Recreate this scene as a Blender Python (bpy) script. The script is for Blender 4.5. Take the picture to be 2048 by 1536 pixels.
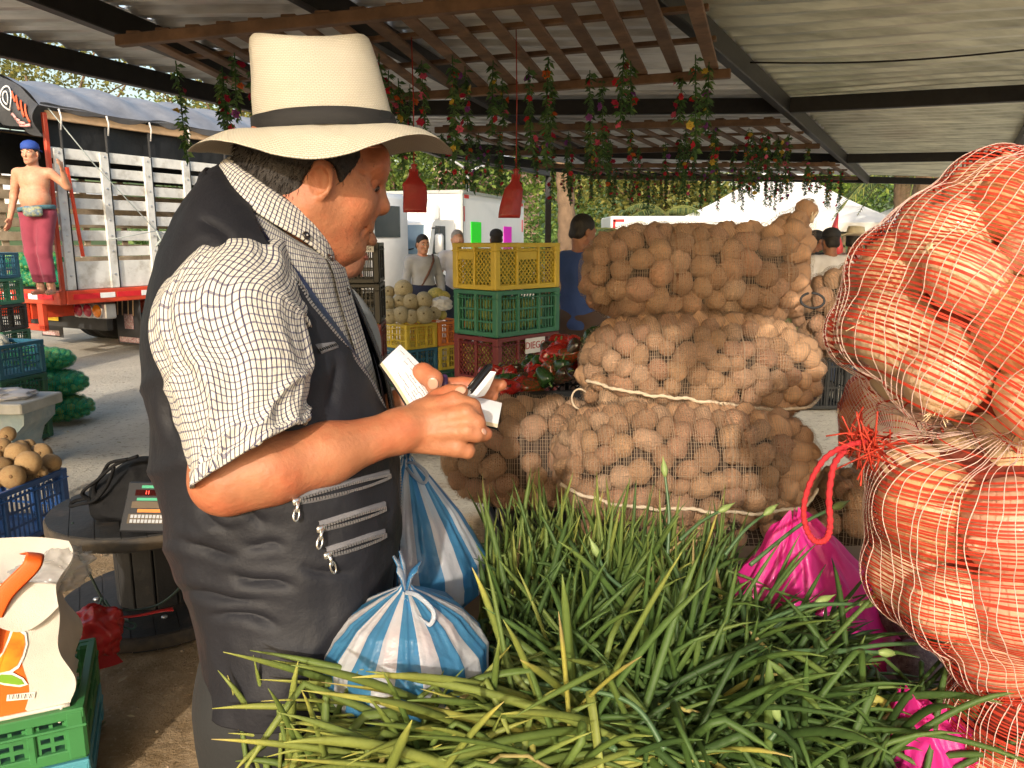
import bpy, math, random
import numpy as np
from math import sin, cos, pi, radians as RAD
from mathutils import Vector, Matrix, Euler
from mathutils.bvhtree import BVHTree
random.seed(7); rng = np.random.default_rng(7)
S = bpy.context.scene
for o in list(bpy.data.objects): bpy.data.objects.remove(o)
# ------------------------------------------------------------------ camera
FPX, PITCH, CAMZ = 1540.0, RAD(10.6), 1.5
cam = bpy.data.cameras.new('camera'); cam.sensor_width = 36; cam.lens = 36*FPX/2048
cam.clip_start = .02; cam.clip_end = 1000
co = bpy.data.objects.new('camera', cam); S.collection.objects.link(co)
co.location = (0, 0, CAMZ); co.rotation_euler = (RAD(90)-PITCH, 0, 0); S.camera = co
cam.dof.use_dof = False
# ------------------------------------------------------------------ light
SUN_EL, SUN_AZ = RAD(23), RAD(-10)      # azimuth of the sun seen from behind the camera (- = to the left)
W = bpy.data.worlds.new('World'); S.world = W; W.use_nodes = True
nt = W.node_tree; bg = nt.nodes['Background']
sk = nt.nodes.new('ShaderNodeTexSky'); sk.sky_type = 'NISHITA'; sk.sun_disc = False
sdir = Vector((sin(SUN_AZ)*cos(SUN_EL), -cos(SUN_AZ)*cos(SUN_EL), sin(SUN_EL)))   # towards the sun
sk.sun_elevation = SUN_EL; sk.sun_rotation = math.atan2(sdir.x, sdir.y)
sk.air_density = 1.4; sk.dust_density = 4.0; sk.ozone_density = 1.0
nt.links.new(sk.outputs[0], bg.inputs[0]); bg.inputs[1].default_value = .15
L = bpy.data.lights.new('sun', 'SUN'); L.energy = 2.1; L.angle = RAD(1.2); L.color = (1, .91, .79)
lo = bpy.data.objects.new('sun', L); S.collection.objects.link(lo)
lo.rotation_euler = (-sdir).to_track_quat('-Z', 'Y').to_euler(); lo.location = sdir*30
vs = S.view_settings; vs.view_transform = 'Standard'; vs.look = 'None'; vs.exposure = .95; vs.gamma = 1; vs.use_curve_mapping = False
S.cycles.max_bounces = 8; S.cycles.transparent_max_bounces = 24; S.cycles.diffuse_bounces = 4
S.cycles.use_adaptive_sampling = True
S.cycles.sample_clamp_indirect = 6
# ------------------------------------------------------------------ pixel of the 2048 px photograph -> place
A_ = np.array
Fv, Uv, Rv, C0 = A_([0, cos(PITCH), -sin(PITCH)]), A_([0, sin(PITCH), cos(PITCH)]), A_([1., 0, 0]), A_([0, 0, CAMZ])
def ray(u, v): return Rv*((u-1024)/FPX)+Fv+Uv*((768-v)/FPX)
def PD(u, v, D): return C0+D*ray(u, v)                      # at axial distance D
def PZ(u, v, z): r = ray(u, v); return C0+r*((z-CAMZ)/r[2])  # on the level z
def PY(u, v, Y): r = ray(u, v); return C0+r*(Y/r[1])         # on the plane y = Y
def nrm(v): v = A_(v, float); return v/(np.linalg.norm(v)+1e-12)
def Rz(a): return A_([[cos(a), -sin(a), 0], [sin(a), cos(a), 0], [0, 0, 1.]])
def Rx(a): return A_([[1., 0, 0], [0, cos(a), -sin(a)], [0, sin(a), cos(a)]])
def Ry(a): return A_([[cos(a), 0, sin(a)], [0, 1., 0], [-sin(a), 0, cos(a)]])
# value noise, vectorised
_NG = np.random.default_rng(3).random((32, 32, 32)).astype(np.float32)
def vnoise(P, s=1.0, seed=0):
    p = np.asarray(P, float)*s+seed*7.31+100; i = np.floor(p).astype(int); f = p-i; f = f*f*(3-2*f)
    r = 0
    for dx in (0, 1):
        for dy in (0, 1):
            for dz in (0, 1):
                w = (f[..., 0] if dx else 1-f[..., 0])*(f[..., 1] if dy else 1-f[..., 1])*(f[..., 2] if dz else 1-f[..., 2])
                r = r+w*_NG[(i[..., 0]+dx) & 31, (i[..., 1]+dy) & 31, (i[..., 2]+dz) & 31]
    return r*2-1
def fbm(P, s=1., o=3, seed=0): return sum(vnoise(P, s*2**k, seed+k)/2**k for k in range(o))
# ------------------------------------------------------------------ mesh builder
class MB:
    def __init__(s): s.V = []; s.F = []; s.UV = []; s.W = []; s.M = []; s.n = 0
    def add(s, V, F, uv=None, w=0., mi=0):
        V = np.asarray(V, float).reshape(-1, 3); k = len(V)
        s.V.append(V); s.UV.append(np.zeros((k, 2)) if uv is None else np.asarray(uv, float).reshape(-1, 2))
        s.W.append(np.full(k, w) if np.isscalar(w) else np.asarray(w, float).ravel())
        b = s.n
        if isinstance(F, np.ndarray): F = (F+b).tolist(); s.F += F
        else: s.F += [[i+b for i in f] for f in F]
        s.M += [mi]*len(F); s.n += k; return s
    def box(s, c, d, R=None, b=0., mi=0, w=0.):
        d = A_(d, float)/2; b = min(b, d.min()*.9)
        if b <= 0:
            V = A_([[x, y, z] for x in (-1, 1) for y in (-1, 1) for z in (-1, 1)])*d
            F = [(0, 1, 3, 2), (4, 6, 7, 5), (0, 4, 5, 1), (2, 3, 7, 6), (0, 2, 6, 4), (1, 5, 7, 3)]
        else:
            V = []; F = []
            for sx in (-1, 1):
                for sy in (-1, 1):
                    for sz in (-1, 1):
                        q = A_([sx, sy, sz])
                        for ax in range(3):
                            o = d-b; o = o.copy(); o[ax] = d[ax]; V.append(q*o)
            ix = lambda sx, sy, sz, ax: ((sx*2+sy)*2+sz)*3+ax
            for ax in range(3):
                o = [a for a in range(3) if a != ax]
                for sg in (0, 1):
                    q = []
                    for (p, r) in ((0, 0), (1, 0), (1, 1), (0, 1)):
                        t = [0, 0, 0]; t[ax] = sg; t[o[0]] = p; t[o[1]] = r; q.append(ix(*t, ax))
                    F.append(q if (sg == 1) == (ax != 1) else q[::-1])
            for ax in range(3):      # edges along ax
                o = [a for a in range(3) if a != ax]
                for p in (0, 1):
                    for r in (0, 1):
                        t0 = [0, 0, 0]; t0[o[0]] = p; t0[o[1]] = r; t1 = list(t0); t1[ax] = 1
                        q = [ix(*t0, o[0]), ix(*t1, o[0]), ix(*t1, o[1]), ix(*t0, o[1])]
                        F.append(q)
            for sx in (0, 1):
                for sy in (0, 1):
                    for sz in (0, 1): F.append([ix(sx, sy, sz, a) for a in range(3)])
            V = A_(V)
            cen = V.mean(0)
            for k, f in enumerate(F):
                n_ = np.cross(V[f[1]]-V[f[0]], V[f[2]]-V[f[0]])
                if n_ @ (V[f].mean(0)-cen) < 0: F[k] = list(f)[::-1]
        if R is not None: V = V@np.asarray(R).T
        return s.add(V+A_(c, float), F, mi=mi, w=w)
    def bar(s, p0, p1, w, h, up=(0, 0, 1), b=0., mi=0, tw=0.):
        p0, p1 = A_(p0, float), A_(p1, float); x = nrm(p1-p0); y = np.cross(up, x)
        y = nrm(y) if np.linalg.norm(y) > 1e-6 else nrm(np.cross((1, 0, 0), x)); z = np.cross(x, y)
        return s.box((p0+p1)/2, (np.linalg.norm(p1-p0), w, h), np.stack([x, y, z], 1), b, mi, tw)
    def tube(s, P, r, n=8, flat=1., up=None, cap=True, closed=False, w=0., mi=0, uvs=1.):
        P = np.asarray(P, float); m = len(P); r = np.broadcast_to(np.asarray(r, float), (m,)) if np.ndim(r) < 2 else np.asarray(r)
        T = np.gradient(P, axis=0) if not closed else np.roll(P, -1, 0)-np.roll(P, 1, 0)
        T /= np.linalg.norm(T, axis=1)[:, None]+1e-12
        a = A_(up, float) if up is not None else (A_([0, 0, 1.]) if abs(T[0][2]) < .9 else A_([1., 0, 0]))
        V = np.zeros((m, n, 3)); th = np.arange(n)*2*pi/n; UV = np.zeros((m, n, 2)); le = 0
        for i in range(m):
            a = a-T[i]*(a@T[i]); a = nrm(a); b_ = np.cross(T[i], a)
            rr = r[i] if r.ndim == 1 else r[i][0]; rf = rr*flat if r.ndim == 1 else r[i][1]
            V[i] = P[i]+np.outer(np.cos(th)*rr, b_)+np.outer(np.sin(th)*rf, a)
            if i: le += np.linalg.norm(P[i]-P[i-1])
            UV[i, :, 0] = th/(2*pi); UV[i, :, 1] = le*uvs
        F = []
        for i in range(m if closed else m-1):
            i2 = (i+1) % m
            for j in range(n): j2 = (j+1) % n; F.append((i*n+j, i*n+j2, i2*n+j2, i2*n+j))
        if cap and not closed: F.append(tuple(range(n))[::-1]); F.append(tuple((m-1)*n+j for j in range(n)))
        if np.ndim(w) == 1: w = np.repeat(w, n)
        return s.add(V.reshape(-1, 3), F, UV.reshape(-1, 2), w, mi)
    def lathe(s, prof, n=24, c=(0, 0, 0), R=None, sx=1., sy=1., mi=0, w=0.):
        prof = A_(prof, float); m = len(prof); th = np.arange(n)*2*pi/n
        V = np.stack([np.outer(prof[:, 0], np.cos(th))*sx, np.outer(prof[:, 0], np.sin(th))*sy, np.repeat(prof[:, 1:2], n, 1)], -1)
        UV = np.stack([np.broadcast_to(th/(2*pi), (m, n)), np.repeat(prof[:, 1:2], n, 1)], -1)
        V = V.reshape(-1, 3)
        if R is not None: V = V@np.asarray(R).T
        F = [(i*n+j, i*n+(j+1) % n, (i+1)*n+(j+1) % n, (i+1)*n+j) for i in range(m-1) for j in range(n)]
        if prof[0, 0] > 1e-5: F.append(tuple(range(n))[::-1])
        if prof[-1, 0] > 1e-5: F.append(tuple((m-1)*n+j for j in range(n)))
        return s.add(V+A_(c, float), F, UV.reshape(-1, 2), w, mi)
    def grid(s, P, uv=None, cu=False, w=0., mi=0, keep=None):       # P (m,n,3); cu closes the second axis
        m, n = P.shape[:2]; i, j = np.meshgrid(np.arange(m-1), np.arange(n if cu else n-1), indexing='ij')
        if keep is not None: k = keep[:m-1, :j.shape[1]]; i, j = i[k], j[k]
        i, j = i.ravel(), j.ravel(); j2 = (j+1) % n
        F = np.stack([i*n+j, i*n+j2, (i+1)*n+j2, (i+1)*n+j], 1)
        return s.add(P.reshape(-1, 3), F, None if uv is None else uv.reshape(-1, 2), w, mi)
    def poly(s, pts, n, th, mi=0):                                   # flat outline given a thickness along n
        P = A_(pts, float); n = nrm(n)*th; k = len(P)
        F = [tuple(range(k)), tuple(range(2*k-1, k-1, -1))]+[(i, i+k, (i+1) % k+k, (i+1) % k) for i in range(k)]
        return s.add(np.vstack([P+n, P]), F, mi=mi)
    def arr(s): return np.vstack(s.V)
    def xf(s, R, t=(0, 0, 0)): s.V = [v@np.asarray(R).T+A_(t, float) for v in s.V]; return s
def mk_mesh(name, mb, mats, smooth=True):
    me = bpy.data.meshes.new(name); V = mb.arr()
    me.from_pydata(V.tolist(), [], mb.F)
    for m in (mats if isinstance(mats, (list, tuple)) else [mats]): me.materials.append(m)
    li = np.zeros(len(me.loops), np.int32); me.loops.foreach_get('vertex_index', li)
    uv = np.vstack(mb.UV)
    if uv.any(): me.uv_layers.new(name='UVMap').data.foreach_set('uv', uv[li].astype(np.float32).ravel())
    w = np.concatenate(mb.W)
    if w.any(): me.attributes.new('tone', 'FLOAT', 'POINT').data.foreach_set('value', w.astype(np.float32))
    if any(mb.M): me.polygons.foreach_set('material_index', A_(mb.M, np.int32))
    me.polygons.foreach_set('use_smooth', np.full(len(me.polygons), bool(smooth)))
    me.update(); return me
MW = {}
def tag(o, label=None, cat=None, group=None, kind=None):
    if label: o['label'] = label
    if cat: o['category'] = cat
    if group: o['group'] = group
    if kind: o['kind'] = kind
    return o
def thing(name, label, cat, loc=(0, 0, 0), rotz=0., group=None):
    o = bpy.data.objects.new(name, None); S.collection.objects.link(o); o.empty_display_size = .05
    o.location = tuple(float(x) for x in loc); o.rotation_euler = (0, 0, rotz)
    MW[o.name] = Matrix.Translation(o.location)@Matrix.Rotation(rotz, 4, 'Z'); return tag(o, label, cat, group)
def part(name, mb, mats, parent, smooth=True, world=True, kind=None, label=None):
    """a mesh child; world=True: mb is given in world coordinates"""
    if world:
        M = np.array(MW[parent.name].inverted()); mb.xf(M[:3, :3], M[:3, 3])
    o = bpy.data.objects.new(name, mk_mesh(name, mb, mats, smooth)); S.collection.objects.link(o); o.parent = parent
    MW[o.name] = MW[parent.name].copy(); 
    if kind: o['kind'] = kind
    if label: o['label'] = label
    return o
def solo(name, mb, mats, label=None, cat=None, group=None, kind=None, smooth=True):
    """a thing that is one mesh (world coordinates in); origin goes to its base"""
    V = mb.arr(); lo_, hi_ = V.min(0), V.max(0); b = A_([(lo_[0]+hi_[0])/2, (lo_[1]+hi_[1])/2, lo_[2]])
    mb.xf(np.eye(3), -b); o = bpy.data.objects.new(name, mk_mesh(name, mb, mats, smooth)); S.collection.objects.link(o)
    o.location = tuple(b); MW[o.name] = Matrix.Translation(o.location); return tag(o, label, cat, group, kind)
def inst(name, me, M, label=None, cat=None, group=None, parent=None):
    o = bpy.data.objects.new(name, me); S.collection.objects.link(o)
    if parent is not None: o.parent = parent; M = MW[parent.name].inverted()@M
    o.matrix_local = M; MW[o.name] = M if parent is None else MW[parent.name]@M
    return tag(o, label, cat, group)
def dup(root, loc, rotz=0., label=None, group=None, scale=None):
    r = root.copy(); S.collection.objects.link(r); r.location = tuple(float(x) for x in loc); r.rotation_euler = (0, 0, rotz)
    if scale: r.scale = (scale,)*3
    if label: r['label'] = label
    if group: r['group'] = group
    MW[r.name] = Matrix.Translation(r.location)@Matrix.Rotation(rotz, 4, 'Z')
    for ch in root.children:
        c = ch.copy(); S.collection.objects.link(c); c.parent = r; MW[c.name] = MW[r.name]
        for g in ch.children:
            d = g.copy(); S.collection.objects.link(d); d.parent = c
    return r
def mat4(R, t, s=(1, 1, 1)):
    M = np.eye(4); M[:3, :3] = np.asarray(R)@np.diag(s); M[:3, 3] = t; return Matrix(M.tolist())
def text_mb(s, size, R, t, th=.001, align='CENTER'):
    cu = bpy.data.curves.new('t', 'FONT'); cu.body = s; cu.size = size; cu.align_x = align; cu.align_y = 'CENTER'; cu.extrude = th
    cu.resolution_u = 3
    ob = bpy.data.objects.new('t', cu); me = bpy.data.meshes.new_from_object(ob)
    V = A_([v.co[:] for v in me.vertices]); F = [tuple(p.vertices) for p in me.polygons]
    bpy.data.objects.remove(ob); bpy.data.meshes.remove(me); bpy.data.curves.remove(cu)
    return MB().add(V@np.asarray(R).T+A_(t, float), F)
# ------------------------------------------------------------------ materials
def mat(name, col, rough=.6, metal=0., var=.12, vs=8., col2=None, c2s=3., c2r=(.4, .65), bump=0., bs=60., spec=.4, sss=0., transl=0., alpha=1., rnd=0.,
        tone=None, uvramp=None, coat=0., sheen=0., hue=0., anis=None, emit=0.):
    m = bpy.data.materials.new(name); m.use_nodes = True; t = m.node_tree; N = t.nodes; K = t.links.new
    B = N['Principled BSDF']; out = N['Material Output']
    B.inputs['Roughness'].default_value = rough; B.inputs['Metallic'].default_value = metal
    B.inputs['Specular IOR Level'].default_value = spec; B.inputs['Coat Weight'].default_value = coat; B.inputs['Sheen Weight'].default_value = sheen
    tc = N.new('ShaderNodeTexCoord'); co_ = tc.outputs['Object']
    if anis:
        mp = N.new('ShaderNodeMapping'); K(co_, mp.inputs[0]); mp.inputs['Scale'].default_value = anis; co_ = mp.outputs[0]
    def noise(sc, det=4., ro=.6):
        n = N.new('ShaderNodeTexNoise'); n.inputs['Scale'].default_value = sc; n.inputs['Detail'].default_value = det; n.inputs['Roughness'].default_value = ro
        K(co_, n.inputs['Vector']); return n.outputs['Fac']
    def rgb(c): n = N.new('ShaderNodeRGB'); n.outputs[0].default_value = (*c, 1); return n.outputs[0]
    def mix(fac, a, b, mode='MIX'):
        n = N.new('ShaderNodeMix'); n.data_type = 'RGBA'; n.blend_type = mode
        (K(fac, n.inputs[0]) if not isinstance(fac, float) else setattr(n.inputs[0], 'default_value', fac)); K(a, n.inputs[6]); K(b, n.inputs[7]); return n.outputs[2]
    def mrange(x, a, b, c, d):
        n = N.new('ShaderNodeMapRange'); K(x, n.inputs[0]); n.inputs[1].default_value = a; n.inputs[2].default_value = b; n.inputs[3].default_value = c; n.inputs[4].default_value = d; return n.outputs[0]
    def ramp(x, cols):
        n = N.new('ShaderNodeValToRGB'); e = n.color_ramp.elements
        while len(e) < len(cols): e.new(.5)
        for q, (p, c) in zip(e, cols): q.position = p; q.color = (*c, 1)
        K(x, n.inputs[0]); return n.outputs[0]
    c = rgb(col)
    if tone:
        a = N.new('ShaderNodeAttribute'); a.attribute_name = 'tone'; c = ramp(a.outputs['Fac'], tone)
    oi = N.new('ShaderNodeObjectInfo')
    if rnd and not isinstance(rnd, (int, float)): c = ramp(oi.outputs['Random'], rnd)
    if uvramp:
        u = N.new('ShaderNodeSeparateXYZ'); K(tc.outputs['UV'], u.inputs[0]); c = mix(mrange(u.outputs[1], uvramp[0], uvramp[1], 0, 1), c, rgb(uvramp[2]))
    if col2: c = mix(mrange(noise(c2s, 5., .65), c2r[0], c2r[1], 0, 1), c, rgb(col2))
    h = N.new('ShaderNodeHueSaturation'); K(c, h.inputs['Color'])
    v = mrange(noise(vs), .25, .75, 1-var, 1+var)
    if isinstance(rnd, (int, float)) and rnd:
        ml = N.new('ShaderNodeMath'); ml.operation = 'MULTIPLY'; K(v, ml.inputs[0]); K(mrange(oi.outputs['Random'], 0, 1, 1-rnd, 1+rnd), ml.inputs[1]); v = ml.outputs[0]
    if hue: K(mrange(oi.outputs['Random'], 0, 1, .5-hue, .5+hue), h.inputs['Hue'])
    K(v, h.inputs['Value']); c = h.outputs[0]; K(c, B.inputs['Base Color'])
    if bump:
        b = N.new('ShaderNodeBump'); b.inputs['Strength'].default_value = 1; b.inputs['Distance'].default_value = bump; K(noise(bs, 5.), b.inputs['Height']); K(b.outputs[0], B.inputs['Normal'])
    if sss:
        B.inputs['Subsurface Weight'].default_value = sss; B.inputs['Subsurface Radius'].default_value = (1, .35, .2); B.inputs['Subsurface Scale'].default_value = .008
    sh = B.outputs[0]
    if emit: K(c, B.inputs['Emission Color']); B.inputs['Emission Strength'].default_value = emit
    if transl:
        tr = N.new('ShaderNodeBsdfTranslucent'); K(c, tr.inputs[0]); ms = N.new('ShaderNodeMixShader'); ms.inputs[0].default_value = transl; K(sh, ms.inputs[1]); K(tr.outputs[0], ms.inputs[2]); sh = ms.outputs[0]
    if alpha < 1:
        tp = N.new('ShaderNodeBsdfTransparent'); ms = N.new('ShaderNodeMixShader'); ms.inputs[0].default_value = alpha; K(tp.outputs[0], ms.inputs[1]); K(sh, ms.inputs[2]); sh = ms.outputs[0]
    K(sh, out.inputs[0]); m['bsdf'] = B.name
    return m
# ------------------------------------------------------------------ implicit surfaces (smooth unions) -> quads
class SDF:
    def __init__(s, lo, hi, h):
        s.lo = A_(lo, float); s.h = h; n = np.ceil((A_(hi)-s.lo)/h).astype(int)+1
        s.ax = [(s.lo[a]+h*np.arange(n[a])).astype(np.float32) for a in range(3)]; s.d = np.full(n, 9., np.float32)
    def blk(s, lo, hi, m):
        i0 = np.maximum(((A_(lo)-m-s.lo)/s.h).astype(int), 0); i1 = np.minimum(((A_(hi)+m-s.lo)/s.h).astype(int)+2, s.d.shape)
        if (i1 <= i0).any(): return None
        sl = tuple(slice(a, b) for a, b in zip(i0, i1))
        return sl, [s.ax[0][sl[0]][:, None, None], s.ax[1][sl[1]][None, :, None], s.ax[2][sl[2]][None, None, :]]
    def comb(s, sl, e, k, op):
        a = s.d[sl]
        if op == '+':
            if k > 0: hh = np.maximum(k-np.abs(a-e), 0)/k; r = np.minimum(a, e)-hh*hh*k*.25
            else: r = np.minimum(a, e)
        else:
            e = -e
            if k > 0: hh = np.maximum(k-np.abs(a-e), 0)/k; r = np.maximum(a, e)+hh*hh*k*.25
            else: r = np.maximum(a, e)
        s.d[sl] = r
    def cone(s, p0, p1, r0, r1, k=.01, op='+'):
        p0, p1 = A_(p0, float), A_(p1, float); rm = max(r0, r1); b = s.blk(np.minimum(p0, p1)-rm, np.maximum(p0, p1)+rm, k+3*s.h)
        if b is None: return s
        sl, (X, Y, Z) = b; ba = p1-p0; l2 = ba@ba+1e-12
        t = np.clip(((X-p0[0])*ba[0]+(Y-p0[1])*ba[1]+(Z-p0[2])*ba[2])/l2, 0, 1)
        e = np.sqrt((X-p0[0]-t*ba[0])**2+(Y-p0[1]-t*ba[1])**2+(Z-p0[2]-t*ba[2])**2)-(r0+t*(r1-r0))
        s.comb(sl, e.astype(np.float32), k, op); return s
    def chain(s, P, R, k=.01):
        for i in range(len(P)-1): s.cone(P[i], P[i+1], R[i], R[i+1], k)
        return s
    def ell(s, c, r, R=None, k=.01, op='+'):
        c, r = A_(c, float), A_(r, float); rm = r.max() if R is not None else r
        b = s.blk(c-rm, c+rm, k+3*s.h)
        if b is None: return s
        sl, (X, Y, Z) = b; X = X-c[0]; Y = Y-c[1]; Z = Z-c[2]
        if R is not None: R = np.asarray(R); X, Y, Z = (R[0, a]*X+R[1, a]*Y+R[2, a]*Z for a in range(3))
        k0 = np.sqrt((X/r[0])**2+(Y/r[1])**2+(Z/r[2])**2); k1 = np.sqrt((X/r[0]**2)**2+(Y/r[1]**2)**2+(Z/r[2]**2)**2)+1e-9
        s.comb(sl, (k0*(k0-1)/k1).astype(np.float32), k, op); return s
    def cut(s, p, n, k=0.):               # keep the side n points to
        n = nrm(n); X, Y, Z = s.ax[0][:, None, None], s.ax[1][None, :, None], s.ax[2][None, None, :]
        e = ((X-p[0])*n[0]+(Y-p[1])*n[1]+(Z-p[2])*n[2]).astype(np.float32); s.d = np.maximum(s.d, -e); return s
    def shell(s, t): s.d = np.abs(s.d+t/2)-t/2; return s
    def mb(s, disp=None):
        d = s.d; sg = d < 0; nx, ny, nz = d.shape; c = np.zeros((nx-1, ny-1, nz-1), np.uint8); v8 = sg.view(np.uint8)
        for a in (0, 1):
            for b in (0, 1):
                for e in (0, 1): c += v8[a:nx-1+a, b:ny-1+b, e:nz-1+e]
        idx = np.argwhere((c > 0) & (c < 8)); N_ = len(idx); acc = np.zeros((N_, 3)); cnt = np.zeros(N_)
        cor = [(a, b, e) for a in (0, 1) for b in (0, 1) for e in (0, 1)]
        for A in cor:
            for ax in range(3):
                if A[ax]: continue
                B = list(A); B[ax] = 1
                da = d[idx[:, 0]+A[0], idx[:, 1]+A[1], idx[:, 2]+A[2]]; db = d[idx[:, 0]+B[0], idx[:, 1]+B[1], idx[:, 2]+B[2]]
                m = (da < 0) != (db < 0); t = np.where(m, da/np.where(m, da-db, 1), 0)
                q = np.tile(A_(A, float), (N_, 1)); q[:, ax] += t; acc[m] += q[m]; cnt[m] += 1
        V = s.lo+s.h*(idx+acc/cnt[:, None])
        vid = np.full(c.shape, -1, np.int32); vid[tuple(idx.T)] = np.arange(N_); Q = []
        for ax in range(3):
            o1, o2 = [(1, 2), (2, 0), (0, 1)][ax]; a = np.take(sg, range(d.shape[ax]-1), ax); b = np.take(sg, range(1, d.shape[ax]), ax)
            e = np.argwhere(a != b); e = e[(e[:, o1] > 0) & (e[:, o2] > 0) & (e[:, o1] < d.shape[o1]-1) & (e[:, o2] < d.shape[o2]-1)]
            ins = a[tuple(e.T)]; cs = []
            for (p, q) in ((1, 1), (0, 1), (0, 0), (1, 0)):
                f = e.copy(); f[:, o1] -= p; f[:, o2] -= q; cs.append(vid[tuple(f.T)])
            F = np.stack(cs, 1); F[~ins] = F[~ins][:, ::-1]; Q.append(F)
        if disp is not None: V = disp(V)
        return MB().add(V, np.vstack(Q))
# ================================================================== setting
M = {}
def ground_mat():
    m = bpy.data.materials.new('ground'); m.use_nodes = True; t = m.node_tree; N = t.nodes; K = t.links.new; B = N['Principled BSDF']
    g = N.new('ShaderNodeNewGeometry'); sp = N.new('ShaderNodeSeparateXYZ'); K(g.outputs['Position'], sp.inputs[0])
    def noise(sc, d=6, ro=.6):
        n = N.new('ShaderNodeTexNoise'); n.inputs['Scale'].default_value = sc; n.inputs['Detail'].default_value = d; n.inputs['Roughness'].default_value = ro; K(g.outputs['Position'], n.inputs['Vector']); return n.outputs['Fac']
    def mr(x, a, b, c=0., d=1.):
        n = N.new('ShaderNodeMapRange'); K(x, n.inputs[0])
        for i, v in enumerate((a, b, c, d)): n.inputs[i+1].default_value = v
        return n.outputs[0]
    def ma(op, a, b):
        n = N.new('ShaderNodeMath'); n.operation = op; K(a, n.inputs[0]); (K(b, n.inputs[1]) if not isinstance(b, float) else setattr(n.inputs[1], 'default_value', b)); return n.outputs[0]
    def mix(fac, a, b):
        n = N.new('ShaderNodeMix'); n.data_type = 'RGBA'; K(fac, n.inputs[0])
        for k, x in ((6, a), (7, b)):
            if isinstance(x, tuple): n.inputs[k].default_value = (*x, 1)
            else: K(x, n.inputs[k])
        return n.outputs[2]
    earth = mix(mr(noise(9), .35, .65), (.24, .165, .09), (.39, .285, .175))
    earth = mix(mr(noise(70, 3), .55, .7), earth, (.40, .31, .21))
    conc = mix(mr(noise(1.6), .3, .7), (.40, .36, .295), (.54, .495, .41))
    conc = mix(mr(noise(30, 4), .56, .72), conc, (.20, .17, .14))
    y = ma('ADD', sp.outputs[1], mr(noise(1.1), .2, .8, -1.6, 1.6))
    c = mix(mr(y, 3.6, 4.7), earth, conc); K(c, B.inputs['Base Color']); B.inputs['Roughness'].default_value = .9; B.inputs['Specular IOR Level'].default_value = .2
    b = N.new('ShaderNodeBump'); b.inputs['Distance'].default_value = .02
    K(ma('ADD', noise(38, 8, .7), noise(6)), b.inputs['Height']); K(b.outputs[0], B.inputs['Normal']); return m
xs = np.concatenate([np.linspace(-220, -7, 12), np.linspace(-6, 6, 90), np.linspace(7, 220, 12)]); ys = np.concatenate([np.linspace(-40, -1, 6), np.linspace(-.5, 9, 90), np.linspace(10, 230, 24)])
X, Y = np.meshgrid(xs, ys, indexing='ij'); P = np.stack([X, Y, np.zeros_like(X)], -1)
near = np.clip((7-np.abs(X))*(9.5-Y), 0, 1); P[..., 2] = (fbm(P, 1.3, 3)*.012+fbm(P, 5, 2, 5)*.005)*near-.012*near
solo('ground', MB().grid(P), ground_mat(), kind='structure')
# small stones on the bare earth near the table
mb = MB()
for i in range(260):
    c = A_([random.uniform(-2.6, -.5), random.uniform(1.7, 4.6), .0]); r = random.choice([.002, .003, .004, .006])*random.uniform(.7, 1.3)
    mb.lathe([(0, -r), (r, -r*.5), (r*1.1, 0), (r*.7, r*.6), (0, r*.7)], 6, c, sx=random.uniform(.8, 1.5), w=random.random())
solo('gravel', mb, mat('gravel', (.3, .24, .17), .9, tone=[(0, (.16, .11, .07)), (1, (.34, .26, .18))]), kind='stuff')
mb = MB(); g_ = np.random.default_rng(21)
for i in range(150):      # scraps of leaf, husk and paper trodden into the ground
    c = A_([g_.uniform(-3.6, -.6), g_.uniform(1.9, 6.5), .006+.003*g_.random()]); l = g_.uniform(.008, .03); d = nrm([g_.normal(), g_.normal(), .15*g_.normal()]); s_ = nrm(np.cross(d, [0, 0, 1]))*l*g_.uniform(.2, .5); mb.add([c-d*l, c+s_+A_([0, 0, .004]), c+d*l+A_([0, 0, .003*g_.random()]), c-s_], [(0, 1, 2, 3)], w=g_.random())
solo('ground_litter', mb, mat('litter', (.3, .25, .15), .9, tone=[(0, (.10, .12, .04)), (.5, (.34, .27, .14)), (1, (.50, .45, .36))]), kind='stuff', smooth=False)
# ------------------------------------------------------------------ market roof
STEEL = mat('black_steel', (.022, .021, .021), .5, .3, var=.25, vs=14, bump=.001, bs=90)
TIN = mat('galvanised_tin', (.76, .77, .78), .33, .35, var=.22, vs=3.5, col2=(.34, .33, .30), c2s=2.2, c2r=(.5, .8), anis=(.6, 3, 1), bump=.003, bs=9)
TIN2 = mat('tin_ground_reflection', (.72, .73, .60), .32, .5, var=.2, vs=3, col2=(.40, .41, .33), c2s=2, anis=(.6, 3, 1), bump=.003, bs=9)  # same tin, with the cream-green reflection of sunlit ground put into its colour
ZR = 2.6
roof = thing('market_canopy', 'low market roof of corrugated tin on black steel beams over the stalls', 'roof', (1, 8, 0))
def zp(u, v): return PZ(u, v, ZR)
def ext(a, b, y):  # carry the line a-b to world y
    t = (y-a[1])/(b[1]-a[1]); return a+(b-a)*t
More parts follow.
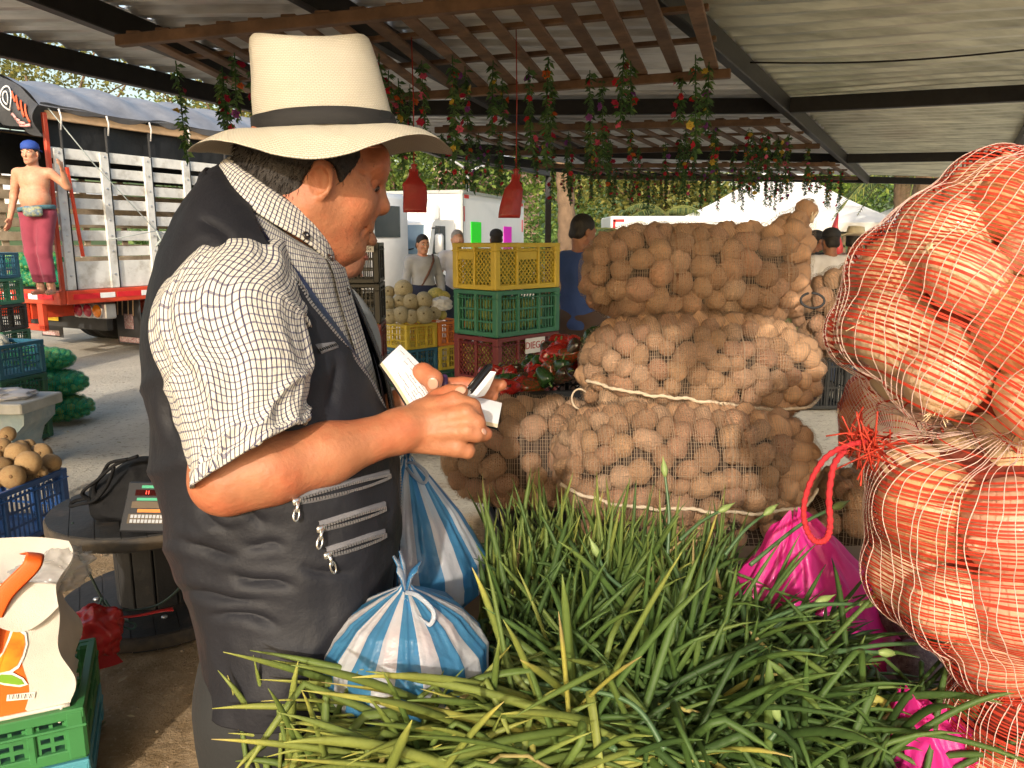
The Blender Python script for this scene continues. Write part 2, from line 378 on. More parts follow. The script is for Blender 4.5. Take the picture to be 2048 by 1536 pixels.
# longitudinal beam lines: left eave, two inner, the one on the right, the right edge
YN = -1.1
Ls = []
for a, b, yf in (((0, 90), (1097, 345), None), ((120, 0), (880, 305), None), ((640, 0), (1235, 352), None), ((1340, 0), (1735, 360), None), ((2048, 270), (1990, 366), None)):
    p, q = zp(*a), zp(*b); Ls.append((ext(p, q, YN), q))
C1 = [None]*5; C2 = [None]*5
def cross(L, a, b):      # where line L meets the cross beam a-b
    p, q = L; d1 = (q-p)[:2]; d2 = (b-a)[:2]; m_ = np.stack([d1, -d2], 1); t = np.linalg.solve(m_, (a-p)[:2]); return p+(q-p)*t[0]
c1 = (zp(1150, 215), zp(1550, 212)); c1b = (zp(1550, 212), zp(2048, 187)); c2 = (zp(1675, 318), zp(2000, 312))
for i, Lq in enumerate(Ls): C1[i] = cross(Lq, *(c1b if i > 3 else c1)); C2[i] = cross(Lq, zp(900, 298), zp(1675, 318)) if i < 3 else cross(Lq, *c2)
for (p, q) in Ls: part('beam', MB().bar(p, q, .07, .13, b=.006), STEEL, roof, False)
dz = A_([0, 0, .002])
for row in (C1, C2, [q for p, q in Ls]):
    for i in range(4): part('beam', MB().bar(row[i]+dz, row[i+1]+dz, .07, .12, b=.006), STEEL, roof, False)
lev = [[p for p, q in Ls], C1, C2, [q for p, q in Ls]]
for r_ in range(3):
    for i in range(4):
        a, b, c, d = lev[r_][i], lev[r_][i+1], lev[r_+1][i], lev[r_+1][i+1]
        ln = (np.linalg.norm(c-a)+np.linalg.norm(d-b))/2; nt_ = max(int(ln/.22), 3)*8; ns = 10
        s_ = np.linspace(-.012, 1.012, ns)[None, :, None]; t_ = np.linspace(0, 1, nt_+1)[:, None, None]
        Pg = (a*(1-s_)+b*s_)*(1-t_)+(c*(1-s_)+d*s_)*t_
        ph = (np.arange(nt_+1) % 8)/8; w = np.clip(np.abs(ph-.5)*8-1.4, 0, 1.0)
        Pg[..., 2] += .075+.028*w[:, None]+.012*fbm(Pg, .9, 2, i+r_)+.004*r_+.003*(i % 2)
        part('roof_sheet', MB().grid(Pg), TIN2 if i == 3 else TIN, roof, False)
for (u, v, i) in ((1097, 345, 0), (2035, 300, 4)):
    q = Ls[0][1] if i == 0 else PZ(2035, 300, ZR); part('post', MB().box((q[0], q[1], 1.27), (.10, .10, 2.54), b=.008), STEEL, roof, False)
q = ext(*Ls[0], 3.2); part('post', MB().box((q[0]-.25, q[1]-.3, 1.27), (.10, .10, 2.54), b=.008), STEEL, roof, False)
pa, pb = PZ(1500, 125, 2.62), PZ(2048, 100, 2.62); part('cable', MB().tube([pa+(pb-pa)*t+A_([0, 0, -.03*sin(pi*t)]) for t in np.linspace(0, 1, 12)], .006, 5), STEEL, roof)
pa, pb = PZ(-60, 52, 2.64), PZ(700, 22, 2.64)
# ------------------------------------------------------------------ wooden trellises under the roof
WOOD = mat('brown_timber', (.13, .076, .046), .62, var=.35, vs=5, col2=(.22, .13, .075), c2s=6, anis=(1, 1, 1), bump=.002, bs=30, rnd=.25)
ZT = 2.47
hang = []      # places where garlands can hang
def trellis(A, B, C, D, n, label, skew=0.):
    A, B, C, D = (PZ(*q, ZT) for q in (A, B, C, D))
    t = thing('wooden_trellis', label, 'trellis', ((A+C)/2), 0, 'slatted timber trellises under the roof')
    for p, q, w in ((A, B, .05), (D, C, .05)): part('rail', MB().bar(p-A_([0, 0, .035]), q-A_([0, 0, .035]), w, .05, b=.004), WOOD, t, False)
    for i in range(n):
        f = (i+.5)/n; p = A+(B-A)*f; q = D+(C-D)*min(max(f+skew*(1-f), 0), 1); p = p+(q-p)*.004
        o = part('slat', MB().bar(p, q, .068, .018, b=.003), WOOD, t, False)
        for s_ in np.linspace(.04, .97, 9): hang.append((p+(q-p)*s_, t))
    for f in (.33, .66): a, b = A+(D-A)*f, B+(C-B)*f; b = a+(b-a)*.985; part('batten', MB().bar(a+A_([0, 0, .024]), b+A_([0, 0, .024]), .05, .022, b=.003), WOOD, t, False)
    return t
trellis((235, 67), (1420, -60), (1462, 134), (520, 205), 16, 'largest brown slatted trellis, nearest under the tin roof behind the white hat')
h1 = len(hang)
trellis((870, 252), (1560, 235), (1640, 285), (1010, 300), 15, 'middle brown slatted trellis hung with flowers between two black roof beams')
h2 = len(hang)
trellis((1075, 327), (1670, 323), (1715, 352), (1180, 350), 15, 'farthest and smallest brown trellis at the back edge of the tin roof')
# ------------------------------------------------------------------ garlands
LEAFG = mat('garland_leaf', (.05, .12, .035), .55, var=.3, vs=30, tone=[(0, (.03, .08, .025)), (.6, (.075, .17, .055)), (1, (.15, .26, .07))], transl=.25)
FLC = [mat('petal_'+n, c, .55, var=.2, vs=40, transl=.25) for n, c in (('red', (.55, .02, .04)), ('crimson', (.42, .015, .06)), ('yellow', (.62, .45, .06)), ('purple', (.25, .06, .30)), ('orange', (.65, .14, .03)), ('pink', (.62, .10, .2)))]
def garland_foliage(ln, k, seed, big=1.):
    r_ = np.random.default_rng(seed); mb = MB(); P = [A_([.012*sin(3*z+seed), .012*cos(4*z+seed), -z]) for z in np.linspace(0, ln, 9)]
    mb.tube(P, .003*big, 4, w=.3)
    for i in range(k):
        z = r_.random()*ln*(.97)+.01; b = A_([.012*sin(3*z+seed), .012*cos(4*z+seed), -z]); a = r_.random()*6.283
        l = (.016+.032*r_.random())*big; d = nrm([cos(a), sin(a), -.9+1.1*r_.random()]); sd = nrm(np.cross(d, r_.normal(size=3)))*l*.2
        e = b+d*l*.5; nn = np.cross(d, sd)*.3
        mb.add([b, e+sd+nn, b+d*l-A_([0, 0, .25*l]), e-sd-nn], [(0, 1, 2, 3)], w=r_.random())
    return mb
def flower_mb(r, seed):
    r_ = np.random.default_rng(seed); mb = MB()
    for ring, (n, rr, zz) in enumerate(((6, 1., -.2), (5, .7, .1), (4, .4, .3))):
        for j in range(n):
            a = 6.283*(j+.5*ring)/n+r_.random()*.4; d = A_([cos(a), sin(a), 0]); t = A_([-sin(a), cos(a), 0])*r*.42*(1-.2*ring); b = A_([0, 0, r*.25*ring])
            tip = d*r*rr+A_([0, 0, r*zz])
            mb.add([b, b*.5+d*r*rr*.55+t-A_([0, 0, r*.1]), tip, b*.5+d*r*rr*.55-t-A_([0, 0, r*.1])], [(0, 1, 2, 3)])
    mb.lathe([(0, -r*.3), (r*.3, -r*.1), (r*.2, r*.35), (0, r*.4)], 6); return mb
FOL = [mk_mesh('garland_leaves', garland_foliage(.24+.05*i, 84+15*i, i), LEAFG, False) for i in range(6)]
FLM = [[mk_mesh('blossom', flower_mb(.023, 31*i+j), FLC[i], False) for j in range(2)] for i in range(6)]
def garland(p, t, nf, label, group, sc=1.):
    k = random.randrange(6); ln = (.24+.05*k)*sc; p = p-A_([0, 0, .012])
    g = thing('flower_garland', label, 'garland', p, random.random()*6, group)
    o = bpy.data.objects.new('foliage', FOL[k]); S.collection.objects.link(o); o.parent = g; o.scale = (sc,)*3; MW[o.name] = MW[g.name]
    for j in range(nf):
        z = -ln*(.12+.88*(j+random.random()*.8)/nf); c = random.choices(range(6), (6, 4, 4, 2, 1, 3))[0]; a = random.random()*6.28; rr = .022*sc
        o = bpy.data.objects.new('blossom', random.choice(FLM[c])); S.collection.objects.link(o); o.parent = g
        o.matrix_local = mat4(Rz(random.random()*6)@Rx(random.uniform(.5, 2.4)), (cos(a)*rr, sin(a)*rr, z), (random.uniform(.75, 1.15)*sc,)*3)
def wh(p, a, b, n): return n[0] if p[0] < a else n[1] if p[0] < b else n[2]
def pick(lst, n, mind):
    out = []; lst = list(lst); random.shuffle(lst)
    for p, t in lst:
        p = p+A_([random.uniform(-.06, .06), random.uniform(-.03, .03), 0])
        if all(np.linalg.norm(p-q) > mind for q, _ in out): out.append((p, t))
        if len(out) >= n: break
    return out
for p, t in pick([h for h in hang[:h1] if h[0][1] > 4.2], 36, .2): garland(p, t, random.randint(3, 6), 'flower garland hanging from the nearest trellis, '+wh(p, -.9, .45, ('beside or left of the white hat', 'above the hanging red bags', 'towards the long right beam')), 'garlands on the nearest trellis', 1.15)
for p, t in pick(hang[h1:h2], 44, .19): garland(p, t, random.randint(4, 6), 'garland of small blooms on the middle trellis, '+wh(p, .6, 1.7, ('at its left end', 'in its middle', 'at its right end')), 'garlands on the middle trellis', 1.15)
for p, t in pick(hang[h2:], 64, .18): garland(p, t, random.randint(3, 5), 'far small garland of red blooms, '+wh(p, 2.2, 4.0, ('left end of the farthest trellis', 'middle of the farthest trellis', 'right end of the farthest trellis')), 'garlands on the farthest trellis', 1.05)
# ------------------------------------------------------------------ hill and trees
HG = mat('hill_green', (.05, .085, .025), .9, var=.4, vs=.25, col2=(.09, .13, .04), c2s=.12)
X, Y = np.meshgrid(np.linspace(-160, 200, 60), np.linspace(46, 210, 40), indexing='ij'); P = np.stack([X, Y, np.zeros_like(X)], -1)
P[..., 2] = np.clip((Y-48)/60, 0, 1)**1.2*11+fbm(P, .03, 3)*3*np.clip((Y-50)/20, 0, 1)-.1
solo('hillside', MB().grid(P), HG, kind='structure')
BARK = mat('bark', (.16, .105, .065), .9, var=.3, vs=6, bump=.02, bs=12)
def leafmat(n, a, b, c, tr=.35): return mat(n, b, .55, var=.2, vs=.6, tone=[(0, a), (.5, b), (1, c)], transl=tr, rnd=.18)
LM = [leafmat('leaves_bright', (.07, .13, .02), (.15, .23, .04), (.28, .33, .07)), leafmat('leaves_mid', (.05, .11, .025), (.10, .18, .04), (.19, .27, .06)),
      leafmat('leaves_dry', (.09, .10, .02), (.19, .19, .045), (.33, .28, .07)), leafmat('leaves_grey', (.05, .065, .035), (.09, .11, .055), (.16, .18, .08))]
def crown(mb, c, r, n, size, seed, clump=26, fill=.55):
    g = np.random.default_rng(seed); nc = max(n//clump, 1)
    d = g.normal(size=(nc, 3)); d /= np.linalg.norm(d, axis=1)[:, None]; cc = A_(c)+d*A_(r)*(fill+(1-fill)*g.random((nc, 1)))
    cs = np.repeat(cc, clump, 0)+g.normal(size=(nc*clump, 3))*A_(r)*.14; m_ = len(cs)
    nn = g.normal(size=(m_, 3)); nn[:, 2] = np.abs(nn[:, 2])+.3; nn /= np.linalg.norm(nn, axis=1)[:, None]
    t = np.cross(nn, g.normal(size=(m_, 3))); t /= np.linalg.norm(t, axis=1)[:, None]; b = np.cross(nn, t); l = size*(.6+.8*g.random((m_, 1)))
    V = np.stack([cs-t*l*.5, cs+b*l*.3, cs+t*l*.5-nn*l*.12, cs-b*l*.3], 1).reshape(-1, 3); F = np.arange(m_*4).reshape(-1, 4)
    w = np.repeat(np.clip(np.repeat(g.random(nc), clump)*.6+g.random(m_)*.4, 0, 1), 4); mb.add(V, F, w=w)
def tree(name, loc, h, r, n, size, lm, seed, label, group=None, trunk=.5, tr=.16, fill=.5, limbs=5, lean=0.):
    g = random.Random(seed); loc = A_(loc, float); t = thing(name, label, 'tree', loc, 0, group)
    tb = MB(); top = loc+A_([lean, 0, h*.8]); path = [loc+(top-loc)*s+A_([sin(s*5+seed)*.12, cos(s*4+seed)*.1, -.1*(s == 0)]) for s in np.linspace(0, 1, 8)]
    tb.tube(path, np.linspace(tr, tr*.3, 8), 8); cb = MB()
    cen = loc+A_([lean, 0, h-r[2]*.8])
    for k in range(limbs):
        a = 6.28*k/limbs+g.random(); s = g.uniform(trunk*.8, .85); b = loc+(top-loc)*s; e = cen+A_([cos(a)*r[0]*.8, sin(a)*r[1]*.8, g.uniform(-.2, .6)*r[2]])
        tb.tube([b, b+(e-b)*.4+A_([0, 0, -.1*r[2]]), b+(e-b)*.75, e], [tr*.4, tr*.3, tr*.2, tr*.08], 6)
    part('trunk', tb, BARK, t); crown(cb, cen, r, n, size, seed, fill=fill)
    part('crown', cb, lm, t, False); return t
spots = [(-9, 34, 8.5), (-4.6, 31, 7.2), (-1.2, 36, 8.6), (2.6, 33, 7.4), (5.8, 30, 6.6), (8.6, 35, 8), (12.0, 33, 7), (15.6, 37, 7.8), (-15, 38, 8), (19.5, 36, 8), (24, 38, 9), (-7, 44, 10), (1, 46, 11), (9, 46, 10.5), (17, 47, 10), (28, 44, 9)]
for k, (x, y, h) in enumerate(spots):
    kind = [1, 0, 1, 0, 2, 1, 0, 1, 1, 3, 3, 0, 1, 0, 1, 3][k]
    tree('broadleaf_tree', (x, y, 0), h, (3.4, 2.6, h*.44), 6000, .21, LM[kind], 100+k, ['bright green leafy tree in the row behind the white box truck', 'mid green dense tree in the row behind the market', 'dry yellow green tree standing before the wooded hill', 'grey green tree behind the white canopy tents'][kind], 'trees behind the market', fill=.35)
for k, (x, y, h, r) in enumerate(((-13.6, 23, 7.6, (4.4, 3, 1.5)), (-8.2, 25, 7.0, (3.4, 3, 1.4)), (-19, 27, 8.4, (4, 3, 1.7)))):
    tree('acacia_tree', (x, y, 0), h, r, 4200, .13, LM[2], 200+k, 'airy yellow green tree spreading its branches above the dark truck tarpaulin', 'airy trees above the cattle truck', fill=.25, limbs=9, tr=.13, trunk=.4)
# low shrubs under the trees, past counting
mb = MB()
for k in range(34): crown(mb, (random.uniform(-14, 30), random.uniform(26, 32), random.uniform(.3, 1.6)), (1.9, 1.2, 1.4), 1000, .2, 300+k, fill=.3)
solo('undergrowth', mb, LM[1], kind='stuff', smooth=False)
# palms
FR = leafmat('palm_leaf', (.05, .08, .025), (.10, .15, .045), (.26, .26, .07))
def palm(loc, h, label, n=14, ln=2.2, seed=0, tr=.17):
    g = np.random.default_rng(seed); loc = A_(loc, float); t = thing('palm_tree', label, 'palm', loc)
    tb = MB(); zz = np.linspace(-.1, h, 26); tb.tube([loc+A_([.1*sin(z), 0, z]) for z in zz], [tr*(1.25-.35*z/h)*(1.07 if i % 2 else .94) for i, z in enumerate(zz)], 10); part('trunk', tb, BARK, t)
    top = loc+A_([.1*sin(h), 0, h])
    for k in range(n):
        a = 6.283*k/n+g.random()*.5; up = g.uniform(-.3, 1.1); fb = MB(); L_ = ln*g.uniform(.8, 1.1); d = A_([cos(a), sin(a), 0]); P = []
        for s_ in np.linspace(0, 1, 12): P.append(top+d*L_*s_*cos(up*.6)+A_([0, 0, L_*(up*s_-1.1*s_*s_)*.7]))
        fb.tube(P, np.linspace(.03, .008, 12), 5, w=.8); sd = A_([-d[1], d[0], 0]); P = A_(P)
        for i in range(1, 46):
            s_ = i/46*11; j = int(s_); q = P[j]+(P[min(j+1, 11)]-P[j])*(s_-j); l = L_*.26*sin(pi*(.12+.85*i/46))
            for sg in (-1, 1):
                e = q+sd*sg*l*.8+d*l*.45+A_([0, 0, -l*.45*g.uniform(.6, 1.3)]); w_ = d*.022*ln; fb.add([q-w_*.5, q+w_*.5, e], [(0, 1, 2)], w=g.random())
        part('frond', fb, FR, t, False)
palm((1.05, 16.5, 0), 4.6, 'palm with a bare brown trunk standing just behind the canopy post', 12, 2.6, 1, .17)
palm((3.0, 21, 0), 1.6, 'low palm with drooping fronds behind the man in blue', 14, 2.3, 2, .14)
palm((4.6, 24, 0), 2.3, 'short bushy palm left of the white trailer', 13, 2.2, 5, .14)
palm((9.6, 18.5, 0), 3.5, 'grey trunked palm rising between the two white tents', 13, 2.0, 3, .27)
palm((11.8, 24, 0), 3.6, 'dark palm half hidden behind the right tent', 14, 2.6, 4, .24)
# house on the slope
PINK = mat('pink_wall', (.55, .36, .29), .85, var=.1, vs=2); TILE = mat('clay_tile', (.33, .13, .07), .8, var=.25, vs=8); GLS = mat('dark_glass', (.03, .04, .045), .15)
p = PY(975, 372, 40); hs = thing('hillside_house', 'pale pink house half hidden in trees above the white box truck', 'house', (p[0], 40, 0))
part('wall', MB().box((p[0], 42, 2.9), (5.2, 4, 5.8)), PINK, hs, False); part('balcony', MB().box((p[0], 39.7, 4.3), (5.4, .6, .25)).box((p[0], 39.45, 4.75), (5.4, .08, .65)), PINK, hs, False)
part('roof', MB().poly([(p[0]-3, 39.4, 5.8), (p[0]+3, 39.4, 5.8), (p[0], 39.4, 7)], (0, 1, 0), 5.2), TILE, hs, False)
for dx in (-1.6, 0, 1.6): w_ = part('window', MB().box((p[0]+dx, 39.99, 5.1), (.8, .06, .9)), GLS, hs, False)
# street lamp
p = PY(945, 340, 24); GREY = mat('grey_metal', (.35, .36, .37), .5, .5)
sl = thing('street_lamp', 'thin grey street lamp above the white box truck', 'street lamp', (p[0]-.15, 24, 0))
part('pole', MB().tube([(p[0]-.15, 24, 0), (p[0]-.15, 24, p[2]-.1), (p[0], 24, p[2]), (p[0]+.8, 24, p[2]+.28)], [.07, .05, .045, .035], 8), GREY, sl); part('lamp_head', MB().box((p[0]-.55, 24, p[2]+.25), (.9, .2, .07), Ry(.55), .02), GREY, sl)
# ================================================================== stake truck with tarpaulin
WHITEW = mat('white_painted_wood', (.62, .62, .60), .75, var=.14, vs=7, col2=(.40, .38, .34), c2s=5, c2r=(.52, .72), anis=(1, 1, 1), bump=.002, bs=40, rnd=.06)
OLDW = mat('weathered_boards', (.40, .33, .25), .85, var=.25, vs=5, col2=(.27, .21, .15), c2s=4, bump=.002, bs=40, rnd=.15)
REDP = mat('red_orange_paint', (.55, .055, .02), .45, var=.2, vs=5, col2=(.33, .05, .02), c2s=4, c2r=(.5, .75), coat=.2)
DARK = mat('dark_chassis', (.03, .03, .03), .7, var=.3, vs=6); RUB = mat('tyre_rubber', (.025, .025, .026), .8, var=.2, vs=12)
TARP = mat('grey_tarpaulin', (.16, .17, .20), .42, var=.2, vs=2.5, col2=(.22, .23, .26), c2s=3, bump=.01, bs=7)
TARPB = mat('black_tarpaulin', (.012, .012, .013), .55, var=.3, vs=4, bump=.01, bs=7)
REFL = mat('red_reflector', (.60, .02, .03), .3); WREF = mat('white_reflector', (.8, .8, .8), .3)
CHR = mat('bare_metal', (.55, .55, .56), .3, .8, var=.2); LRED = mat('lamp_red', (.35, .02, .05), .2, coat=.5); LAMB = mat('lamp_amber', (.75, .22, .01), .2, coat=.5)
YEL = mat('plate_yellow', (.72, .48, .03), .5, var=.1); INK = mat('black_ink', (.012, .012, .012), .6); BLUEROPE = mat('rope', (.33, .37, .36), .9)
TIMB = mat('pale_timber', (.50, .33, .19), .7, var=.2, vs=6)
YAW = RAD(28); fw = A_([sin(YAW), cos(YAW), 0]); lf = A_([-cos(YAW), sin(YAW), 0]); K0 = PD(128, 578, 9.3); K0[2] = 0
RT = np.stack([fw, lf, [0, 0, 1]], 1)
def T_(x, y, z): return K0+fw*x+lf*y+A_([0, 0, z])
tk = thing('stake_truck', 'big stake bed truck with grey tarpaulin and white slatted sides, red rear edge', 'truck', T_(2.6, 1.15, 0), 0)
BZ = .87; LN = 5.6; WD = 2.3
part('bed', MB().box(T_(LN/2, WD/2, BZ-.07), (LN, WD-.02, .12), RT, .01), DARK, tk, False)
part('side_rail', MB().box(T_(LN/2, -.01, BZ-.06), (LN, .07, .17), RT, .01), REDP, tk, False)
part('rear_rail', MB().box(T_(-.04, WD/2, BZ-.06), (.08, WD+.06, .17), RT, .01).box(T_(-.04, .42, BZ-.3), (.07, .1, .34), RT, .01).box(T_(-.04, .78, BZ-.3), (.07, .1, .34), RT, .01).box(T_(-.04, .6, BZ-.44), (.07, .46, .08), RT, .01), REDP, tk, False)
for i in range(9):
    for k, (m_, w_) in enumerate(((REFL, .34), (WREF, .2))): part('reflector', MB().box(T_(.25+i*.58+k*.28, -.048, BZ-.055), (w_, .006, .065), RT), m_, tk, False)
for i in range(4):
    for k, (m_, w_) in enumerate(((REFL, .3), (WREF, .18))): part('reflector', MB().box(T_(-.083, .25+i*.54+k*.26, BZ-.055), (.006, w_, .065), RT), m_, tk, False)
posts = [.06, .64, 1.25, 1.86, 2.5, 3.1, 3.75, 4.4, 5.0, 5.5]
rows = [(1.07, .34)]+[(1.36+.192*k, .125) for k in range(7)]
for (z, w_) in rows:
    part('plank', MB().box(T_(LN/2, .02, z), (LN, .025, w_), RT, .004), WHITEW, tk, False)
    part('plank', MB().box(T_(LN/2, WD-.02, z), (LN, .025, w_), RT, .004), OLDW, tk, False)
    part('plank', MB().box(T_(LN-.02, WD/2, z), (.025, WD-.1, w_), RT, .004), OLDW, tk, False)
for x in posts:
    part('upright', MB().box(T_(x+.03, -.012, 1.73), (.11, .035, 1.66), RT, .005), WHITEW, tk, False)
    bm = MB()
    for (z, w_) in rows: bm.lathe([(.014, 0), (.014, .006), (.006, .01), (0, .01)], 8, T_(x+.03, -.03, z), np.stack([fw, [0, 0, 1], -lf], 1))
    part('bolts', bm, CHR, tk, False)
    part('pole', MB().tube([T_(x+.1, .0, .85), T_(x+.1, .0, 3.06)], .017, 8), DARK, tk); part('upright', MB().box(T_(x+.03, WD+.01, 1.73), (.1, .03, 1.66), RT, .005), OLDW, tk, False)
part('corner_post', MB().box(T_(-.02, .0, 1.9), (.05, .05, 2.1), RT, .006), REDP, tk, False)
part('latch_bar', MB().bar(T_(.25, -.05, 1.3), T_(.16, -.05, 2.35), .03, .03), REDP, tk, False)
part('timber_rail', MB().box(T_(LN/2, .0, 2.93), (LN, .05, .10), RT, .005), TIMB, tk, False); part('timber_rail', MB().box(T_(LN/2, WD, 2.93), (LN, .05, .10), RT, .005), TIMB, tk, False)
# tarpaulin: hump over the bows, ragged skirts, gathered rear end
u_, v_ = np.meshgrid(np.linspace(0, 1, 60), np.linspace(-1, 1, 41), indexing='ij'); xx = -.12+u_*(LN+.1); yy = WD/2+v_*(WD/2+.09)
zz = 3.02+.42*(1-np.abs(v_)**2.4)+.035*np.cos(u_*9*2*pi)*(1-np.abs(v_)**4)
Pt = K0+xx[..., None]*fw+yy[..., None]*lf; Pt[..., 2] = zz; Pt[..., 2] += .035*fbm(Pt, 1.5, 3)
part('tarpaulin', MB().grid(Pt), TARP, tk)
for sy, y0 in ((0, -.095), (1, WD+.095)):
    u2, v2 = np.meshgrid(np.linspace(0, 1, 70), np.linspace(0, 1, 10), indexing='ij'); Q = K0+(-.1+u2*(LN+.08))[..., None]*fw+(y0+.02*np.sin(u2*40)*v2+(.06 if not sy else -.06)*v2)[..., None]*lf
    Q[..., 2] = 3.03-v2*(.05 if sy == 0 else .16)+.025*np.sin(u2*9*2*pi)*v2+.02*fbm(Q, 3, 2); part('tarp_skirt', MB().grid(Q), TARP, tk)
u2, v2 = np.meshgrid(np.linspace(0, 1, 50), np.linspace(0, 1, 10), indexing='ij'); Q = K0+(.05+u2*(LN-.1))[..., None]*fw+(.07+.03*np.sin(u2*37))[..., None]*lf; Q[..., 2] = 2.9-v2*(.40+.09*np.sin(u2*21))
part('inner_tarp', MB().grid(Q), TARPB, tk)
Q = K0+(.05+u2*(LN-.1))[..., None]*fw+(WD-.07+.03*np.sin(u2*37))[..., None]*lf; Q[..., 2] = 2.95-v2*.55; part('inner_tarp', MB().grid(Q), TARPB, tk)
Q = K0+(LN-.05+.02*np.sin(u2*30))[..., None]*fw+(u2*WD)[..., None]*lf; Q[..., 2] = 3.3-v2*1.0; part('inner_tarp', MB().grid(Q), TARPB, tk)
u2, v2 = np.meshgrid(np.linspace(-1, 1, 50), np.linspace(0, 1, 22), indexing='ij'); yy = WD/2+u2*(WD/2+.09)
Q = K0+(-.13-.10*np.sin(v2*pi)-.04*np.sin(u2*16+v2*3)*v2)[..., None]*fw+yy[..., None]*lf
Q[..., 2] = 3.02+.44*(1-np.abs(u2)**2.4)-v2*(.56*(1-.35*np.abs(u2)**3))+.02*np.sin(u2*16); Q[..., 2] += .02*fbm(Q, 4, 2)
rear = part('rear_flap', MB().grid(Q), mat('dark_flap', (.045, .047, .052), .5, var=.25, vs=4, bump=.01, bs=8), tk)
# printed ring and slashes on the rear flap (stand a few mm proud of it)
def flapP(u, v): 
    y = WD/2+u*(WD/2+.09); q = T_(-.13-.10*sin(v*pi)-.04*sin(u*16+v*3)*v, y, 0); q[2] = 3.02+.44*(1-abs(u)**2.4)-v*(.56*(1-.35*abs(u)**3))+.02*sin(u*16); return q-fw*.02
ORN = mat('orange_print', (.55, .10, .04), .6, var=.3, vs=9); PKP = mat('pink_print', (.55, .28, .27), .6, var=.3, vs=9); WPR = mat('white_print', (.6, .6, .6), .6)
mb = MB(); mp = MB()
for k in range(4):
    for (m_, a, b) in ((mb, (-.97+.055*k, .62-.1*k), (-.90+.055*k, .20)), (mp, (-.96+.05*k, .70), (-.80+.05*k, .86-.03*k))):
        m_.tube([flapP(a[0]+(b[0]-a[0])*s, a[1]+(b[1]-a[1])*s) for s in np.linspace(0, 1, 6)], .02, 5, .4, up=fw)
part('slash_print', mb, ORN, tk); part('slash_print', mp, PKP, tk)
for r_ in (.13, .07):
    part('ring_print', MB().tube([flapP(-.66+r_*.8*cos(a), .42+r_*2*sin(a)) for a in np.linspace(0, 6.28, 20)], .012, 5, .4, up=fw), WPR, tk)
# underside
part('chassis', MB().box(T_(2.6, .75, .62), (5.2, .09, .2), RT).box(T_(2.6, 1.55, .62), (5.2, .09, .2), RT).box(T_(1.3, 1.15, .6), (.12, 2.0, .16), RT).box(T_(1.6, 1.15, .45), (.14, 1.8, .14), RT), REDP, tk, False)
part('bumper', MB().box(T_(.72, 1.2, .42), (.12, 1.9, .2), RT, .02), DARK, tk, False)
for x, ys_ in ((1.9, (.2, .5, 1.8, 2.1)), (5.3, (.3, 2.0))):
    for y in ys_:
        w_ = MB().lathe([(.22, -.12), (.40, -.13), (.455, -.1), (.46, -.06), (.448, -.05), (.46, -.04), (.46, -.005), (.448, 0), (.46, .005), (.46, .05), (.455, .1), (.40, .13), (.22, .12)], 40, T_(x, y, .455), np.stack([fw, [0, 0, 1], -lf], 1))
        wh = part('wheel', w_, RUB, tk); part('rim', MB().lathe([(.0, -.05), (.1, -.05), (.12, -.02), (.2, -.03), (.235, -.1), (.235, .1), (.0, .08)], 24, T_(x, y, .455), np.stack([fw, [0, 0, 1], -lf], 1)), CHR, wh)
FLAP = mat('mudflap', (.035, .035, .037), .6, var=.2); 
for y in (.27, 2.02):
    fl = part('mudflap', MB().box(T_(1.02, y, .42), (.02, .5, .62), RT, .004), FLAP, tk, False)
    part('badge', MB().box(T_(1.0, y-.02, .42), (.008, .18, .2), RT).box(T_(1.0, y, .17), (.008, .4, .07), RT), mat('faded_badge', (.35, .16, .17), .7, var=.4, vs=30, col2=(.5, .45, .43), c2s=40), fl, False)
for y in (.12, .22, .34, .44): part('strap', MB().tube([T_(1.0, y, .8), T_(1.0, y+.03, .5)], .009, 5), TIMB, tk)
lb = part('tail_lamp_box', MB().box(T_(.62, .38, .60), (.16, .66, .20), RT, .015), CHR, tk, False)
for k, m_ in enumerate((LAMB, LRED, LRED)):
    l_ = part('tail_lamp', MB().lathe([(.085, 0), (.085, .02), (.06, .04), (0, .045)], 20, T_(.54, .20+k*.19, .60), np.stack([[0, 0, 1], lf, -fw], 1)), m_, lb); 
    part('tail_lamp_ring', MB().tube([T_(.535, .20+k*.19+.09*cos(a), .60+.09*sin(a)) for a in np.linspace(0, 6.283, 24, endpoint=False)], .012, 6, closed=True), CHR, lb)
pl = part('license_plate', MB().box(T_(.60, 1.36, .52), (.012, .40, .2), RT, .004), YEL, tk, False)
part('plate_lettering', text_mb('CII 565', .13, np.stack([-lf, [0, 0, 1], -fw], 1), T_(.592, 1.36, .525)), INK, pl, False)
cabm = mat('truck_cab_white', (.6, .6, .6), .35, var=.05)
cb = part('cab', MB().box(T_(LN+.95, WD/2, 1.45), (1.7, 2.05, 1.9), RT, .12), cabm, tk); part('windscreen', MB().box(T_(LN+1.81, WD/2, 1.85), (.02, 1.7, .7), RT), GLS, cb, False); part('side_window', MB().box(T_(LN+1.0, .115, 1.85), (.8, .02, .6), RT), GLS, cb, False)
part('tie_rope', MB().tube([T_(.0, -.06, 3.0), T_(.5, -.08, 2.4), T_(1.3, -.06, 1.62), T_(2.2, -.06, 1.35)], .007, 5).tube([T_(.6, -.06, 1.5), T_(1.3, -.08, 1.62), T_(1.35, -.06, 1.25)], .007, 5).tube([T_(1.28, -.09, 1.62), T_(1.33, -.1, 1.5), T_(1.25, -.1, 1.42)], .016, 5), BLUEROPE, tk)
for k in range(9): a, b = T_(.1+k*.6, -.1, 3.0), T_(.13+k*.6, -.06, 2.86); part('tie_cord', MB().tube([a, (a+b)/2+A_([.02, 0, -.02]), b+A_([0, 0, -.09])], .011, 5), WPR, tk)
